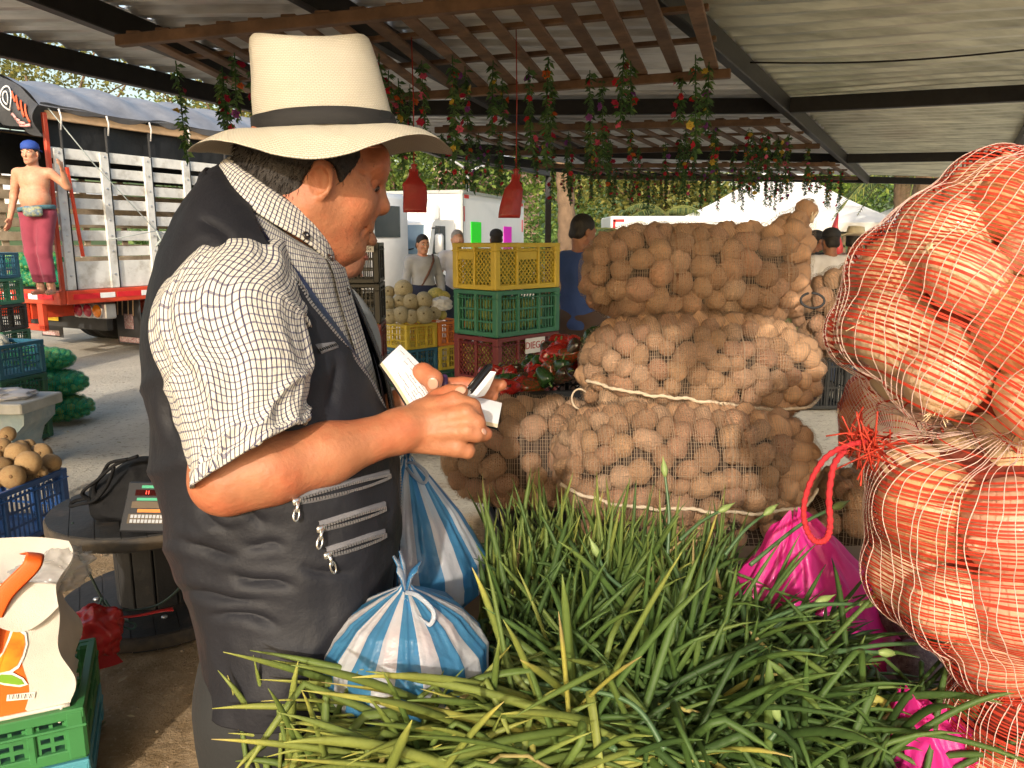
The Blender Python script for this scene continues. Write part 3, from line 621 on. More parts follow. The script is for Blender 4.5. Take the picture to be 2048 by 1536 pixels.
# ================================================================== white refrigerated truck
WHT = mat('white_panel', (.74, .75, .75), .4, var=.04, vs=2, coat=.15); ALU = mat('aluminium_trim', (.45, .46, .46), .4, .7); WSC = mat('windscreen_glass', (.16, .24, .30), .08, spec=.8, var=.2, vs=1.5)
f2 = nrm([-.29, -.955, 0]); l2 = A_([-f2[1], f2[0], 0]); K1 = PD(925, 500, 18); K1[2] = 0; K1 = K1-l2*1.12; R2 = np.stack([f2, l2, [0, 0, 1]], 1)
def B_(x, y, z): return K1+f2*x+l2*y+A_([0, 0, z])
bt = thing('box_truck', 'white refrigerated box truck with green and magenta squares on its side', 'truck', B_(-1.5, 0, 0))
ZT2 = 2.62
bx = part('cargo_box', MB().box(B_(-2.6, 0, (ZT2+.85)/2), (5.2, 2.24, ZT2-.85), R2, .03), WHT, bt, False)
part('edge_trim', MB().box(B_(.01, 1.12, 1.73), (.07, .06, 1.8), R2).box(B_(-2.6, 1.125, ZT2-.02), (5.2, .06, .07), R2).box(B_(.01, 0, ZT2-.02), (.07, 2.24, .07), R2).box(B_(.01, -1.12, 1.73), (.07, .06, 1.8), R2), ALU, bx, False)
for (x, z, c, n) in ((-.95, 1.62, (.02, .75, .02), 'green_poster'), (-3.55, 1.55, (.75, .02, .55), 'magenta_poster')): part(n, MB().box(B_(x, 1.127, z), (.72, .012, .62), R2), mat(n, c, .6, var=.03), bx, False)
for x, z in ((-.3, 2.5), (-.12, 2.1), (-5.0, 1.9), (-4.9, 2.5)): part('reflector', MB().box(B_(x, 1.126, z), (.3 if z > 2.4 else .07, .008, .08 if z > 2.4 else .35), R2), REFL, bx, False)
ru = part('cooling_unit', MB().box(B_(.28, -.15, 2.15), (.52, 1.5, .52), R2, .12), WHT, bt); 
mb = MB()
for k in range(4): mb.box(B_(.545, -.62, 2.02+.07*k), (.02, .4, .02), R2)
part('vent_slats', mb, INK, ru, False)
cb = MB(); prof = [(.15, .55), (1.72, .55), (1.76, 1.15), (1.45, 1.86), (1.3, 1.93), (.15, 1.95)]
cb.poly([B_(x, -.98, z) for x, z in prof], l2, 1.96); cab2 = part('cab', cb, WHT, bt, False)
part('windscreen', MB().poly([B_(1.748, -.86, 1.20), B_(1.748, .86, 1.20), B_(1.475, .8, 1.82), B_(1.475, -.8, 1.82)], f2, .012), WSC, cab2, False)
part('side_window', MB().poly([B_(.75, .985, 1.2), B_(1.5, .985, 1.2), B_(1.3, .985, 1.8), B_(.75, .985, 1.8)], l2, .012), GLS, cab2, False)
part('headlight', MB().box(B_(1.74, .7, .85), (.06, .3, .18), R2, .03), GLS, cab2); part('headlight', MB().box(B_(1.74, -.7, .85), (.06, .3, .18), R2, .03), GLS, cab2)
part('grille', MB().box(B_(1.75, 0, .82), (.04, .8, .14), R2, .01), DARK, cab2, False); part('bumper', MB().box(B_(1.75, 0, .52), (.14, 1.98, .2), R2, .04), WHT, cab2)
for y in (-1.2, 1.2):
    a = part('mirror', MB().box(B_(1.62, y, 1.42), (.1, .2, .42), R2, .04), GREY, cab2); part('mirror_arm', MB().tube([B_(1.5, y*.82, 1.75), B_(1.6, y, 1.75), B_(1.62, y, 1.6)], .018, 5), DARK, a)
part('wiper', MB().tube([B_(1.77, -.5, 1.2), B_(1.72, .1, 1.32)], .012, 4).tube([B_(1.77, .1, 1.2), B_(1.72, .65, 1.32)], .012, 4), INK, cab2)
part('roof_rack', MB().tube([B_(1.3, -.85, 1.95), B_(1.3, -.85, 2.5)], .02, 6).tube([B_(.2, -.85, 1.95), B_(.2, -.85, 2.55)], .02, 6).tube([B_(1.3, -.9, 2.5), B_(.2, -.9, 2.5)], .02, 6), GREY, cab2)
part('marker_light', MB().box(B_(1.35, -.85, 1.99), (.1, .12, .08), R2, .02), LAMB, cab2)
part('chassis', MB().box(B_(-2.2, .5, .7), (6.2, .12, .22), R2).box(B_(-2.2, -.5, .7), (6.2, .12, .22), R2), DARK, bt, False)
for x in (.95, -3.6):
    for y in (-.85, .85):
        wh = part('wheel', MB().lathe([(.2, -.13), (.36, -.13), (.4, -.08), (.4, .08), (.36, .13), (.2, .13)], 28, B_(x, y, .4), np.stack([f2, [0, 0, 1], -l2], 1)), RUB, bt); part('rim', MB().lathe([(0, -.1), (.2, -.12), (.22, -.1), (.22, .1), (.2, .12), (0, .1)], 20, B_(x, y, .4), np.stack([f2, [0, 0, 1], -l2], 1)), CHR, wh)
# white trailer farther right
P1 = PD(1222, 432, 21); q = P1.copy(); tr = thing('cargo_trailer', 'plain white cargo box trailer behind the topmost potato sack', 'trailer', (q[0]+2.5, q[1]+1.2, 0))
zt = q[2]; part('body', MB().box((q[0]+2.5, q[1]+1.2, (zt+.7)/2), (5, 2.3, zt-.7), None, .03), WHT, tr, False); part('edge_trim', MB().box((q[0]+.22, q[1]+.04, zt-.12), (.3, .012, .07)).box((q[0]+.1, q[1]+.04, zt-.4), (.07, .012, .6)), REFL, tr, False)
for x in (1, 4): part('wheel', MB().lathe([(.0, -.13), (.36, -.13), (.4, -.08), (.4, .08), (.36, .13), (.0, .13)], 24, (q[0]+x, q[1]+.25, .4), Rx(pi/2)), RUB, tr)
part('chassis', MB().box((q[0]+2.5, q[1]+1.2, .6), (4.6, 1.2, .2)), DARK, tr, False)
# ================================================================== white canopy tents
VIN = mat('white_vinyl', (.80, .80, .79), .5, var=.03, vs=1.5, transl=.35); TAR2 = mat('cream_valance', (.74, .71, .64), .6, var=.05, transl=.3)
def tent(p1, p2, depth, ze, zpk, label):
    p1, p2 = A_(p1, float), A_(p2, float); e = nrm(p2-p1); w_ = np.linalg.norm(p2-p1); n = A_([-e[1], e[0], 0]); c = (p1+p2)/2+n*depth/2
    t = thing('canopy_tent', label, 'tent', (c[0], c[1], 0), 0); cn = [p1, p2, p2+n*depth, p1+n*depth]; cn = [A_([q[0], q[1], ze]) for q in cn]; pk = A_([c[0], c[1], zpk])
    mb = MB()
    for i in range(4):
        a, b = cn[i], cn[(i+1) % 4]; s_, t_ = np.meshgrid(np.linspace(0, 1, 14), np.linspace(0, 1, 12), indexing='ij')
        Pg = (a*(1-s_[..., None])+b*s_[..., None])*(1-t_[..., None])+pk*t_[..., None]; Pg[..., 2] -= .16*np.sin(t_*pi)*(.7+.3*np.cos(s_*6.28)); mb.grid(Pg)
    part('canopy', mb, VIN, t); 
    for i in range(4):
        a, b = cn[i], cn[(i+1) % 4]; s_, t_ = np.meshgrid(np.linspace(0, 1, 30), np.linspace(0, 1, 4), indexing='ij'); Pg = a*(1-s_[..., None])+b*s_[..., None]; Pg = Pg+np.cross(b-a, [0, 0, 1])[None, None]/w_*(.02+.02*np.sin(s_*22)[..., None]*t_[..., None]); Pg[..., 2] -= t_*.24-.004; part('valance', MB().grid(Pg), TAR2, t)
        part('leg', MB().box((cn[i][0]*.985+c[0]*.015, cn[i][1]*.985+c[1]*.015, ze/2), (.06, .06, ze), None, .008), GREY, t, False)
        a2, b2 = a*.97+pk*.03, b*.97+pk*.03; zz = A_([0, 0, .3]); tb = MB()
        for q0, q1 in ((a2-zz, b2-zz),): tb.bar(q0, q1, .025, .03)
        for k in range(6): q0 = a2+(b2-a2)*k/6-zz; q1 = a2+(b2-a2)*(k+1)/6-zz; tb.bar(q0+A_([0, 0, .0]), q1+A_([0, 0, .22 if k % 2 else -.0]), .015, .02) if k % 2 else tb.bar(q0+A_([0, 0, .22]), q1, .015, .02)
        part('truss', tb, DARK, t, False)
    return t
p1, p2 = PD(1331, 455, 22.5), PD(1812, 440, 20.6); tent(p1, p2, 5, (p1[2]+p2[2])/2+.02, 3.9, 'large white canopy tent directly behind the stacked potato sacks')
p1 = PD(1836, 438, 20.4); tent(p1, p1+A_([6, -.5, 0]), 5, p1[2], 3.9, 'white canopy tent at the right edge, partly hidden by the red onion net')
p1 = PY(-20, 350, 17); tent(p1+A_([-2.6, 0, 0]), p1+A_([1.7, .2, 0]), 4, 2.5, 3.5, 'white canopy tent behind the truck at the far left')
# ================================================================== people
def skin(n, c): return mat(n, c, .52, var=.16, vs=38, col2=(c[0]*1.12, c[1]*.74, c[2]*.68), c2s=13, c2r=(.42, .72), bump=.0013, bs=120, sss=.05, spec=.38)
SK1, SK2, SK3 = skin('skin_tan', (.42, .20, .115)), skin('skin_brown', (.30, .145, .085)), skin('skin_light', (.50, .29, .19))
HAIRM = mat('black_hair', (.018, .014, .012), .55, var=.4, vs=60, bump=.004, bs=160, anis=(1, 1, .25)); HAIRG = mat('grey_hair', (.30, .28, .27), .6, var=.3, vs=60, bump=.003, bs=160)
EYEW = mat('eye_white', (.6, .57, .53), .25); EYED = mat('eye_dark', (.02, .012, .01), .15); LIP = mat('lip', (.33, .11, .085), .45)
def cloth(n, c, **k): return mat(n, c, .85, var=.14, vs=7, bump=.006, bs=13, sheen=.15, **k)
def person(label, loc, yaw, H=1.7, sk=None, fat=.02, arms=None, legs=None, top=None, sleeve=.45, hem=.90, bottom=None, bot_to=.1, hair='short', hairm=None, hat=None, hy=0., hp=0., h=.011, shoes=None, group=None, sleeveless=False):
    s = H/1.72; sk = sk or SK1; t = thing('person', label, 'person', loc, yaw, group)
    A = {1: ((-.03, .25, 1.11), (.06, .27, .86)), -1: ((-.03, -.25, 1.11), (.06, -.27, .86))}; A.update(arms or {})
    Lg = {1: ((.015, .095, .49), (-.02, .10, .09), 0.), -1: ((.015, -.095, .49), (-.02, -.10, .09), 0.)}; Lg.update(legs or {})
    pts = [p for v in A.values() for p in v]+[p for v in Lg.values() for p in v[:2]]; P = A_(pts)
    lo_ = np.minimum(P.min(0)-.22, [-.25, -.3, -.03])*s; hi_ = np.maximum(P.max(0)+.22, [.3, .3, 1.76])*s; lo_[2] = -.03*s; hi_[2] = max(1.76*s, hi_[2])
    q = lambda p: A_(p, float)*s
    def torso(S_, g=0., k=.05):
        S_.ell(q((0, 0, .93)), q((.11+fat*.4+g, .165+fat*.3+g, .12+g)), None, k).ell(q((.012+fat*.5, 0, 1.09)), q((.10+fat+g, .142+fat*.7+g, .15)), None, k)
        S_.ell(q((0, 0, 1.28)), q((.115+fat*.3+g, .162+g, .17+g*.3)), None, k).cone(q((-.01, -.145, 1.385)), q((-.01, .145, 1.385)), (.06+g)*s, (.06+g)*s, k)
    def arm(S_, sd, g=0., to=2., hand=True):
        e, w = (A_(x) for x in A[sd]); sh = A_([-.01, .185*sd, 1.385]); k = .025
        if to < 1: S_.cone(q(sh), q(sh+(e-sh)*to), (.058+g)*s, (.05+g*1.6)*s, k); return
        S_.cone(q(sh), q(e), (.054+g)*s, (.043+g)*s, k)
        if to < 2: S_.cone(q(e), q(e+(w-e)*(to-1)), (.044+g)*s, (.037+g*1.3)*s, k); return
        S_.cone(q(e), q(w), (.043)*s, .028*s, k)
        if hand:
            d = nrm(w-e); sdv = nrm(np.cross(d, [0, 1, 0.2])) ; nv = np.cross(d, sdv); pc = w+d*.05
            R_ = np.stack([d, sdv, nv], 1); S_.ell(q(pc), q((.052, .040, .018)), R_, .015)
            for i in range(4):
                b = pc+d*.035+sdv*(.028-.0187*i); l = (.062, .075, .07, .055)[i]; m_ = b+d*l*.5+nv*.008; S_.cone(q(b), q(m_), .0105*s, .0095*s, .004).cone(q(m_), q(m_+d*l*.45+nv*.02), .0095*s, .0075*s, .004)
            b = pc-d*.02+sdv*.032; S_.cone(q(b), q(b+d*.045+sdv*.03), .013*s, .010*s, .006)
    def leg(S_, sd, g=0., to=2.):
        kn, an, _ = Lg[sd]; kn, an = A_(kn), A_(an); hp_ = A_([0, .085*sd, .92])
        S_.cone(q(hp_), q(kn), (.09+fat*.3+g)*s, (.060+g)*s, .03)
        if to > .5: S_.cone(q(kn), q(kn+(an-kn)*(1 if to >= 1 else 1)), (.060+g)*s, (.042+g*1.6)*s, .03)
    B = SDF(lo_, hi_, h); torso(B)
    for sd in (1, -1):
        arm(B, sd); leg(B, sd); an = A_(Lg[sd][1]); B.cone(q(an), q(an+A_([.0, 0, -.04])), .042*s, .04*s, .02).cone(q(an+A_([-.03, 0, -.055])), q(an+A_([.15, .02*sd, -.065])), .036*s, .026*s, .02)
    Rh = Rz(hy)@Ry(hp); hc = A_([.018, 0, 1.595]); H_ = lambda p: q(hc+Rh@A_(p))
    B.cone(q((-.012, 0, 1.40)), q(hc+Rh@A_([-.02, 0, -.07])), .062*s, .056*s, .03)
    B.ell(H_((-.005, 0, .03)), q((.096, .077, .092)), Rh, .02).ell(H_((.045, 0, -.03)), q((.052, .056, .085)), Rh, .03).ell(H_((.07, 0, -.092)), q((.026, .03, .024)), Rh, .025)
    for sd in (1, -1):
        B.cone(H_((.0, .055*sd, -.055)), H_((.07, .012*sd, -.095)), .022*s, .02*s, .025).ell(H_((.07, .036*sd, -.02)), q((.022, .022, .02)), Rh, .02).ell(H_((.094, .033*sd, .012)), q((.016, .018, .011)), Rh, .006, '-')
        B.ell(H_((-.004, .08*sd, -.008)), q((.02, .009, .032)), Rh@Rz(.35*sd), .006); B.cone(H_((.085, .012*sd, .028)), H_((.078, .05*sd, .026)), .012*s, .009*s, .012)
    B.cone(H_((.094, 0, .005)), H_((.113, 0, -.032)), .010*s, .014*s, .012).ell(H_((.094, 0, -.066)), q((.014, .024, .008)), Rh, .006).ell(H_((.092, 0, -.079)), q((.014, .021, .008)), Rh, .006)
    part('body', B.mb(), sk, t, world=False)
    for sd in (1, -1):
        if h < .0125:
            e = part('eye', MB().lathe([(0, -.011), (.0085, -.007), (.011, 0), (.0085, .007), (0, .011)], 10, H_((.0855, .033*sd, .010)), Rh@Ry(pi/2)), EYEW, t, world=False); part('iris', MB().lathe([(.006, .0), (.0045, .004), (0, .005)], 8, H_((.0935, .033*sd, .010)), Rh@Ry(pi/2)), EYED, e, world=False)
            part('eyebrow', MB().tube([H_((.099, .016*sd, .036)), H_((.097, .034*sd, .038)), H_((.086, .054*sd, .030))], [.003*s, .0045*s, .002*s], 5), HAIRM, t, world=False)
    if h < .0125: part('mouth', MB().lathe([(0, -.022), (.005, -.012), (.007, 0), (.005, .012), (0, .022)], 8, H_((.1035, 0, -.0725)), Rh@Rx(pi/2)), LIP, t, world=False)
    hm = hairm or HAIRM
    if hair:
        G = SDF(H_((0, 0, 0))-.22*s, H_((0, 0, 0))+.22*s, max(h*.75, .007)); G.ell(H_((-.012, 0, .04)), q((.100, .082, .097)), Rh, 0)
        G.cone(H_((-.058, .034, -.03)), H_((-.058, -.034, -.03)), .038*s, .038*s, .03)
        if hair == 'bun': G.ell(H_((-.10, 0, .10)), q((.05, .055, .05)), None, .02)
        if hair == 'tied': G.ell(H_((-.10, 0, -.02)), q((.05, .06, .055)), Rh, .03)
        G.ell(H_((.10, 0, -.035)), q((.085, .11, .105)), Rh, .012, '-'); G.ell(H_((.03, .09, -.04)), q((.05, .03, .06)), Rh, .01, '-'); G.ell(H_((.03, -.09, -.04)), q((.05, .03, .06)), Rh, .01, '-')
        part('hair', G.mb(), hm, t, world=False)
    if hat:
        kind, hmt = hat
        if kind == 'cap' or kind == 'cap_back':
            c = MB(); c.lathe([(.094, 0), (.097, .02), (.09, .06), (.06, .09), (.02, .103), (0, .104)], 20, (0, 0, 0), None, 1.12, .94)
            sg = 1 if kind == 'cap' else -1; a, b = np.meshgrid(np.linspace(-1, 1, 11), np.linspace(0, 1, 5), indexing='ij'); g_ = np.stack([sg*(.09*np.cos(a*.85)+.07*b*np.cos(a*.9)+.008), .085*np.sin(a*.95), .012-.02*b-.02*a*a], -1); c.grid(g_).grid(g_+A_([0, 0, .006]))
            c.xf(np.eye(3)*s); c.xf(Rh, H_((-.008, 0, .045))); part('cap', c, hmt, t, world=False)
        else:
            c = MB(); c.lathe([(.205, .0), (.19, -.012), (.15, -.008), (.10, .0), (.098, .03), (.09, .09), (.082, .115), (.05, .12), (.03, .105), (0, .1)], 28, (0, 0, 0), None, 1.1, .92)
            for V in c.V: V[:, 2] += .035*(np.abs(V[:, 1])/.15)**2*(np.hypot(V[:, 0], V[:, 1]) > .11)
            c.xf(np.eye(3)*s); c.xf(Rh, H_((-.008, 0, .06))); o = part('hat', c, hmt, t, world=False)
            b = MB().lathe([(.1015, .006), (.1005, .032)], 28, (0, 0, 0), None, 1.1, .92); b.xf(np.eye(3)*s); b.xf(Rh, H_((-.008, 0, .06))); part('hat_band', b, INK, o, world=False)
    if top:
        G = SDF(lo_, hi_, h*1.25); torso(G, .012)
        if not sleeveless:
            for sd in (1, -1): arm(G, sd, .012, sleeve)
        else:
            for sd in (1, -1): G.ell(q((-.01, .22*sd, 1.37)), q((.10, .075, .13)), None, .01, '-')
        G.cut(q((0, 0, hem)), (0, 0, 1)); G.ell(q((.01, 0, 1.50)), q((.085, .085, .075)), None, .01, '-')
        part('shirt', G.mb(lambda V: V+.006*np.stack([fbm(V, 6, 2, 1), fbm(V, 6, 2, 2), 0*V[:, 0]], 1)), top, t, world=False)
    if bottom:
        G = SDF(lo_, hi_, h*1.3); G.ell(q((0, 0, .93)), q((.12+fat*.4, .175+fat*.3, .125)), None, .03)
        for sd in (1, -1): leg(G, sd, .016)
        G.cut(q((0, 0, 1.02)), (0, 0, -1)); G.cut(q((0, 0, bot_to)), (0, 0, 1))
        part('trousers', G.mb(lambda V: V+.008*np.stack([fbm(V, 7, 2, 1), fbm(V, 7, 2, 2), 0*V[:, 0]], 1)), bottom, t, world=False)
    if shoes:
        for sd in (1, -1):
            an = A_(Lg[sd][1]); G = SDF(q(an)-.28, q(an)+.28, .01); G.cone(q(an+A_([-.035, 0, -.05])), q(an+A_([.155, .02*sd, -.062])), .045*s, .034*s, .02).cone(q(an+A_([0, 0, 0])), q(an+A_([0, 0, -.04])), .05*s, .05*s, .02); part('shoe', G.mb(), shoes, t, world=False)
    return t
def gp(u, v, D, z=0.): p = PD(u, v, D); return (p[0], p[1], z)
BLACKSH = mat('dark_shoe', (.03, .025, .022), .6); JEANS = cloth('dark_jeans', (.03, .04, .07)); BRN = cloth('brown_shorts', (.075, .045, .035)); BLU = cloth('blue_tank', (.035, .07, .22)); GRYT = cloth('grey_tee', (.24, .26, .27)); HOOD = cloth('grey_hoodie', (.34, .35, .37))
WTEE = cloth('white_tee', (.68, .66, .68)); PNK = cloth('pink_shirt', (.68, .36, .40)); MAR = cloth('maroon_trousers', (.22, .03, .055)); DKC = mat('dark_cap', (.035, .035, .04), .8); BLC = mat('blue_cap', (.02, .06, .30), .75); STR = mat('straw', (.66, .58, .42), .75, bump=.002, bs=90); NAV = cloth('navy_cloth', (.015, .02, .05)); RDS = cloth('red_shirt', (.5, .03, .03))
# shirtless man on the truck bed
tp = PD(92, 575, 9.05); a_ = nrm(T_(-.02, .03, 2.3)-tp)
tm = person('shirtless man in maroon trousers and blue cap standing barefoot on the truck edge', (tp[0], tp[1], BZ), RAD(-84), 1.72, skin('skin_bare', (.47, .26, .165)), .035, {1: ((-.05, .33, 1.24), (.09, .36, 1.40)), -1: ((-.05, -.26, 1.13), (.08, -.27, .87))},
            {1: ((.06, .05, .49), (.0, .06, .09), 0.), -1: ((.03, -.10, .49), (-.03, -.07, .09), 0.)}, None, 0, .9, MAR, .14, 'short', None, ('cap_back', BLC), -.1, .05, .0085)
fp = MB(); fp.tube([(.165*cos(a)*1.0+.012, .19*sin(a), .985+.02*sin(a)) for a in np.linspace(0, 6.283, 30, endpoint=False)], .012, 6, 2.2, up=(0, 0, 1), closed=True); part('belt_strap', fp, mat('teal_strap', (.06, .14, .17), .7, var=.4, vs=30), tm, world=False)
fb = MB().box((0, 0, 0), (.055, .20, .12), None, .025); fb.xf(Rz(.15), (.185, .035, .95)); part('waist_pouch', fb, mat('patterned_pouch', (.10, .16, .22), .7, col2=(.32, .30, .12), c2s=22, var=.4, vs=40), tm, world=False)
# people in the market
wm = person('woman in a grey hooded top standing before the white truck, dark hair tied back', gp(846, 560, 9.3), RAD(-62), 1.56, SK3, .01, {1: ((.02, .24, 1.12), (.12, .22, .92)), -1: ((.0, -.24, 1.12), (.08, -.24, .92))}, None, HOOD, 1.95, .98, NAV, .1, 'tied', None, None, .05, .12, .009, BLACKSH)
hb = MB().tube([(.0, .13, 1.33), (.10, .10, 1.25), (.125, .02, 1.1), (.10, -.10, .9)], .014, 6, .5); part('bag_strap', hb, mat('brown_leather', (.12, .05, .03), .6), wm, world=False)
G = SDF((-.2, -.3, .8), (.3, .3, 1.1), .012); G.ell((.01, 0, .90), (.135, .185, .12), None, .02).cut((0, 0, .985), (0, 0, -1)); part('jacket_hem', G.mb(), NAV, wm, world=False)
person('bald older man in a white shirt behind the yellow crate', gp(915, 540, 9.7), RAD(-75), 1.62, SK3, .03, None, None, WTEE, .5, .9, JEANS, .1, 'short', HAIRG, None, 0, 0, .0135, BLACKSH)
person('person in a dark cap whose head shows over the yellow crate', gp(993, 540, 9.9), RAD(95), 1.62, SK2, .02, None, None, NAV, .5, .9, JEANS, .1, 'short', None, ('cap', DKC), 0, 0, .0135, BLACKSH)
person('man in a blue sleeveless shirt and brown shorts seen from behind, beside the potato sacks', gp(1163, 560, 5.75), RAD(72), 1.68, SK2, .045, {1: ((.0, .27, 1.13), (.14, .22, .93)), -1: ((.06, -.24, 1.13), (.24, -.14, 1.02))}, None, BLU, .3, .86, BRN, .35, 'short', None, None, -.75, .22, .0085, BLACKSH, sleeveless=True)
person('dark haired man whose head just shows above the topmost potato sack', gp(1272, 520, 8.2), RAD(80), 1.60, SK2, .02, None, None, NAV, .5, .9, JEANS, .1, 'short', None, None, .2, 0, .0135, BLACKSH)
person('man in a white tee and dark cap seen from behind, right of the potato sacks', gp(1658, 540, 7.6), RAD(92), 1.60, SK2, .03, None, None, WTEE, .5, .88, JEANS, .1, 'short', None, ('cap', DKC), .1, .05, .0115, BLACKSH)
person('man in a pink shirt and white straw hat', gp(1703, 540, 8.6), RAD(10), 1.60, SK1, .02, None, None, PNK, .6, .88, JEANS, .1, 'short', None, ('hat', STR), -.15, .05, .0115, BLACKSH)
person('woman in a grey top looking down, black hair in a bun', gp(1748, 560, 7.5), RAD(198), 1.55, SK1, .02, None, None, GRYT, .5, .88, JEANS, .1, 'bun', None, None, .1, .35, .0105, BLACKSH)
person('man in a black brimmed hat behind the woman with the bun', gp(1779, 540, 9.2), RAD(-10), 1.60, SK1, .02, None, None, GRYT, .6, .88, JEANS, .1, 'short', None, ('hat', DKC), 0, .05, .0115, BLACKSH)
person('person in a red shirt mostly hidden behind the man in the black hat', gp(1806, 560, 9.8), RAD(160), 1.5, SK2, .02, None, None, RDS, .5, .88, JEANS, .1, 'short', None, None, 0, 0, .0135, BLACKSH)
person('man in a dark cap half hidden behind the right end of the topmost sack', gp(1626, 540, 9.4), RAD(20), 1.60, SK1, .02, None, None, NAV, .5, .88, JEANS, .1, 'short', None, ('cap', DKC), 0, 0, .0135, BLACKSH)
person('person in a plain grey tee standing close behind the man in the white hat', gp(640, 560, 1.78), RAD(6), 1.665, SK2, .03, None, None, GRYT, 1.75, .86, JEANS, .1, 'short', None, None, 0, .15, .008, BLACKSH)
# ================================================================== the man in the white hat
man = thing('person', 'man in a white brimmed hat, checked shirt and dark vest writing in a notebook', 'person', (*PD(540, 900, 1.09)[:2], 0), 0)
DM = 1.08
hyaw, hpit = RAD(22), RAD(13)
Rh = Rz(hyaw)@Ry(hpit); H0 = PD(626, 356, DM)
HS = .90
def hl(*p): return H0+Rh@A_(p, float)*HS
SK = skin('skin_weathered', (.35, .142, .070))
B = SDF((-.62, .68, .86), (.06, 1.52, 1.76), .003)
# torso core, neck, arms
B.ell(PD(515, 820, 1.1), (.10, .13, .21), None, .05).ell(PD(545, 1130, 1.10), (.10, .11, .13), None, .05).cone(PD(480, 540, 1.0), PD(500, 540, 1.24), .055, .055, .04).ell(PD(520, 600, 1.10), (.10, .12, .12), None, .05)
B.cone(PD(545, 450, 1.10), hl(-.03, 0, -.035), .062, .067, .05).cone(PD(572, 470, 1.09), hl(.01, 0, -.06), .05, .05, .05)
B.chain([PD(478, 545, .97), PD(462, 700, .91), PD(455, 955, .885)], [.058, .050, .040], .03)
B.chain([PD(452, 962, .885), PD(545, 938, .895), PD(650, 908, .925), PD(805, 860, .975)], [.033, .0365, .0335, .0250], .025)
B.chain([PD(500, 545, 1.23), PD(560, 760, 1.30), PD(640, 920, 1.27), PD(800, 815, 1.16)], [.055, .05, .045, .028], .03)
# head
E_ = lambda c, r, k=.012, op='+', R=None: B.ell(hl(*c), A_(r)*HS, Rh if R is None else Rh@R, k, op)
E_((-.008, 0, .012), (.101, .077, .098), .01); E_((.045, 0, -.005), (.058, .058, .072), .03); E_((.05, 0, -.05), (.046, .047, .050), .025)
for sd in (1, -1):
    B.cone(hl(.0, .058*sd, -.045), hl(.06, .022*sd, -.092), .022, .019, .025); E_((.058, .042*sd, -.026), (.026, .020, .026), .025)
    E_((.088, .031*sd, .012), (.02, .021, .0125), .008, '-'); E_((.082, .031*sd, .011), (.0125, .0165, .0125), .003)
    B.cone(hl(.094, .012*sd, .031), hl(.082, .048*sd, .034), .012, .010, .012)
    B.cone(hl(.094, .013*sd, -.025), hl(.098, .014*sd, -.028), .0115, .010, .008); E_((.10, .009*sd, -.036), (.006, .0045, .004), .003, '-')
    # ear: rim, lobe, bowl
    Re = Rz(.30*sd); ec = A_([.004, .0785*sd, -.010]); ring = [ec+Re@A_([-.0035+.0160*cos(a), .006*sd+.003*sd*cos(a), .000+.026*sin(a)]) for a in np.linspace(-1.5, 4.2, 14)]
    B.ell(hl(*(ec+Re@A_([0, 0, 0]))), (.0165, .0055, .027), Rh@Re, .004); B.chain([hl(*p) for p in ring], np.linspace(.0045, .0048, 14), .003)
    E_(tuple(ec+A_([.0, -.001*sd, -.030])), (.0090, .006, .011), .006); E_(tuple(ec+Re@A_([.003, .009*sd, -.002])), (.009, .006, .015), .004, '-'); B.cone(hl(.014, .080*sd, -.006), hl(.014, .080*sd, -.013), .005, .004, .004)
E_((.088, 0, .05), (.022, .05, .028), .02)
B.cone(hl(.097, 0, .020), hl(.111, 0, -.013), .0098, .0122, .010); E_((.112, 0, -.018), (.0142, .0166, .0128), .007)
E_((.090, 0, -.053), (.014, .030, .014), .012); E_((.0985, 0, -.0575), (.0075, .021, .0058), .005); E_((.095, 0, -.0705), (.0085, .019, .0066), .005); E_((.1055, 0, -.0642), (.013, .026, .0013), .002, '-')
E_((.080, 0, -.092), (.021, .025, .018), .014); E_((.03, 0, -.105), (.040, .038, .022), .03)
for sd in (1, -1):
    B.cone(hl(.090, .022*sd, -.028), hl(.083, .036*sd, -.066), .0030, .0022, .007, '-'); B.cone(hl(.066, .058*sd, .010), hl(.056, .066*sd, .004), .0016, .0010, .004, '-'); B.cone(hl(.066, .058*sd, .018), hl(.054, .066*sd, .020), .0014, .0010, .004, '-')
    B.cone(hl(.079, .046*sd, -.002), hl(.088, .030*sd, -.008), .0020, .0014, .005, '-'); B.cone(hl(.078, .030*sd, -.082), hl(.070, .036*sd, -.098), .0022, .0014, .006, '-')
for q in (-.066, -.088): B.cone(hl(-.098, -.03, q), hl(-.06, -.078, q-.012), .0022, .0016, .006, '-')
# right hand round the pen
hb_ = [PD(805, 860, .975), PD(845, 845, .985)]
B.chain([PD(800, 862, .977), PD(832, 852, .987)], [.0275, .027], .015)
B.ell(PD(866, 850, 1.0), (.040, .017, .037), None, .012)
for kn, w0, r0 in (((908, 803, .987), (838, 828, .992), .0135), ((930, 828, .974), (836, 845, .982), .0135), ((932, 862, .971), (834, 866, .980), .013), ((912, 895, .978), (832, 884, .986), .0125)): B.cone(PD(*w0), PD(*kn), .0145, r0, .007)
for kn in ((910, 803, .985), (933, 828, .971), (935, 862, .968), (914, 895, .975)): B.ell(PD(*kn), (.012, .011, .012), None, .005)
B.chain([PD(910, 803, .986), PD(944, 814, .982), PD(953, 838, .992), PD(940, 846, 1.01)], [.0125, .0115, .0105, .0085], .0015)
B.chain([PD(932, 830, .972), PD(954, 846, .974), PD(956, 868, .99), PD(935, 872, 1.01)], [.0120, .0112, .0105, .0085], .0015)
B.chain([PD(934, 864, .969), PD(952, 868, .972), PD(970, 868, .984)], [.0118, .0112, .0098], .0015)
B.chain([PD(913, 896, .976), PD(934, 902, .98), PD(936, 888, 1.0)], [.0112, .0105, .0085], .0015)
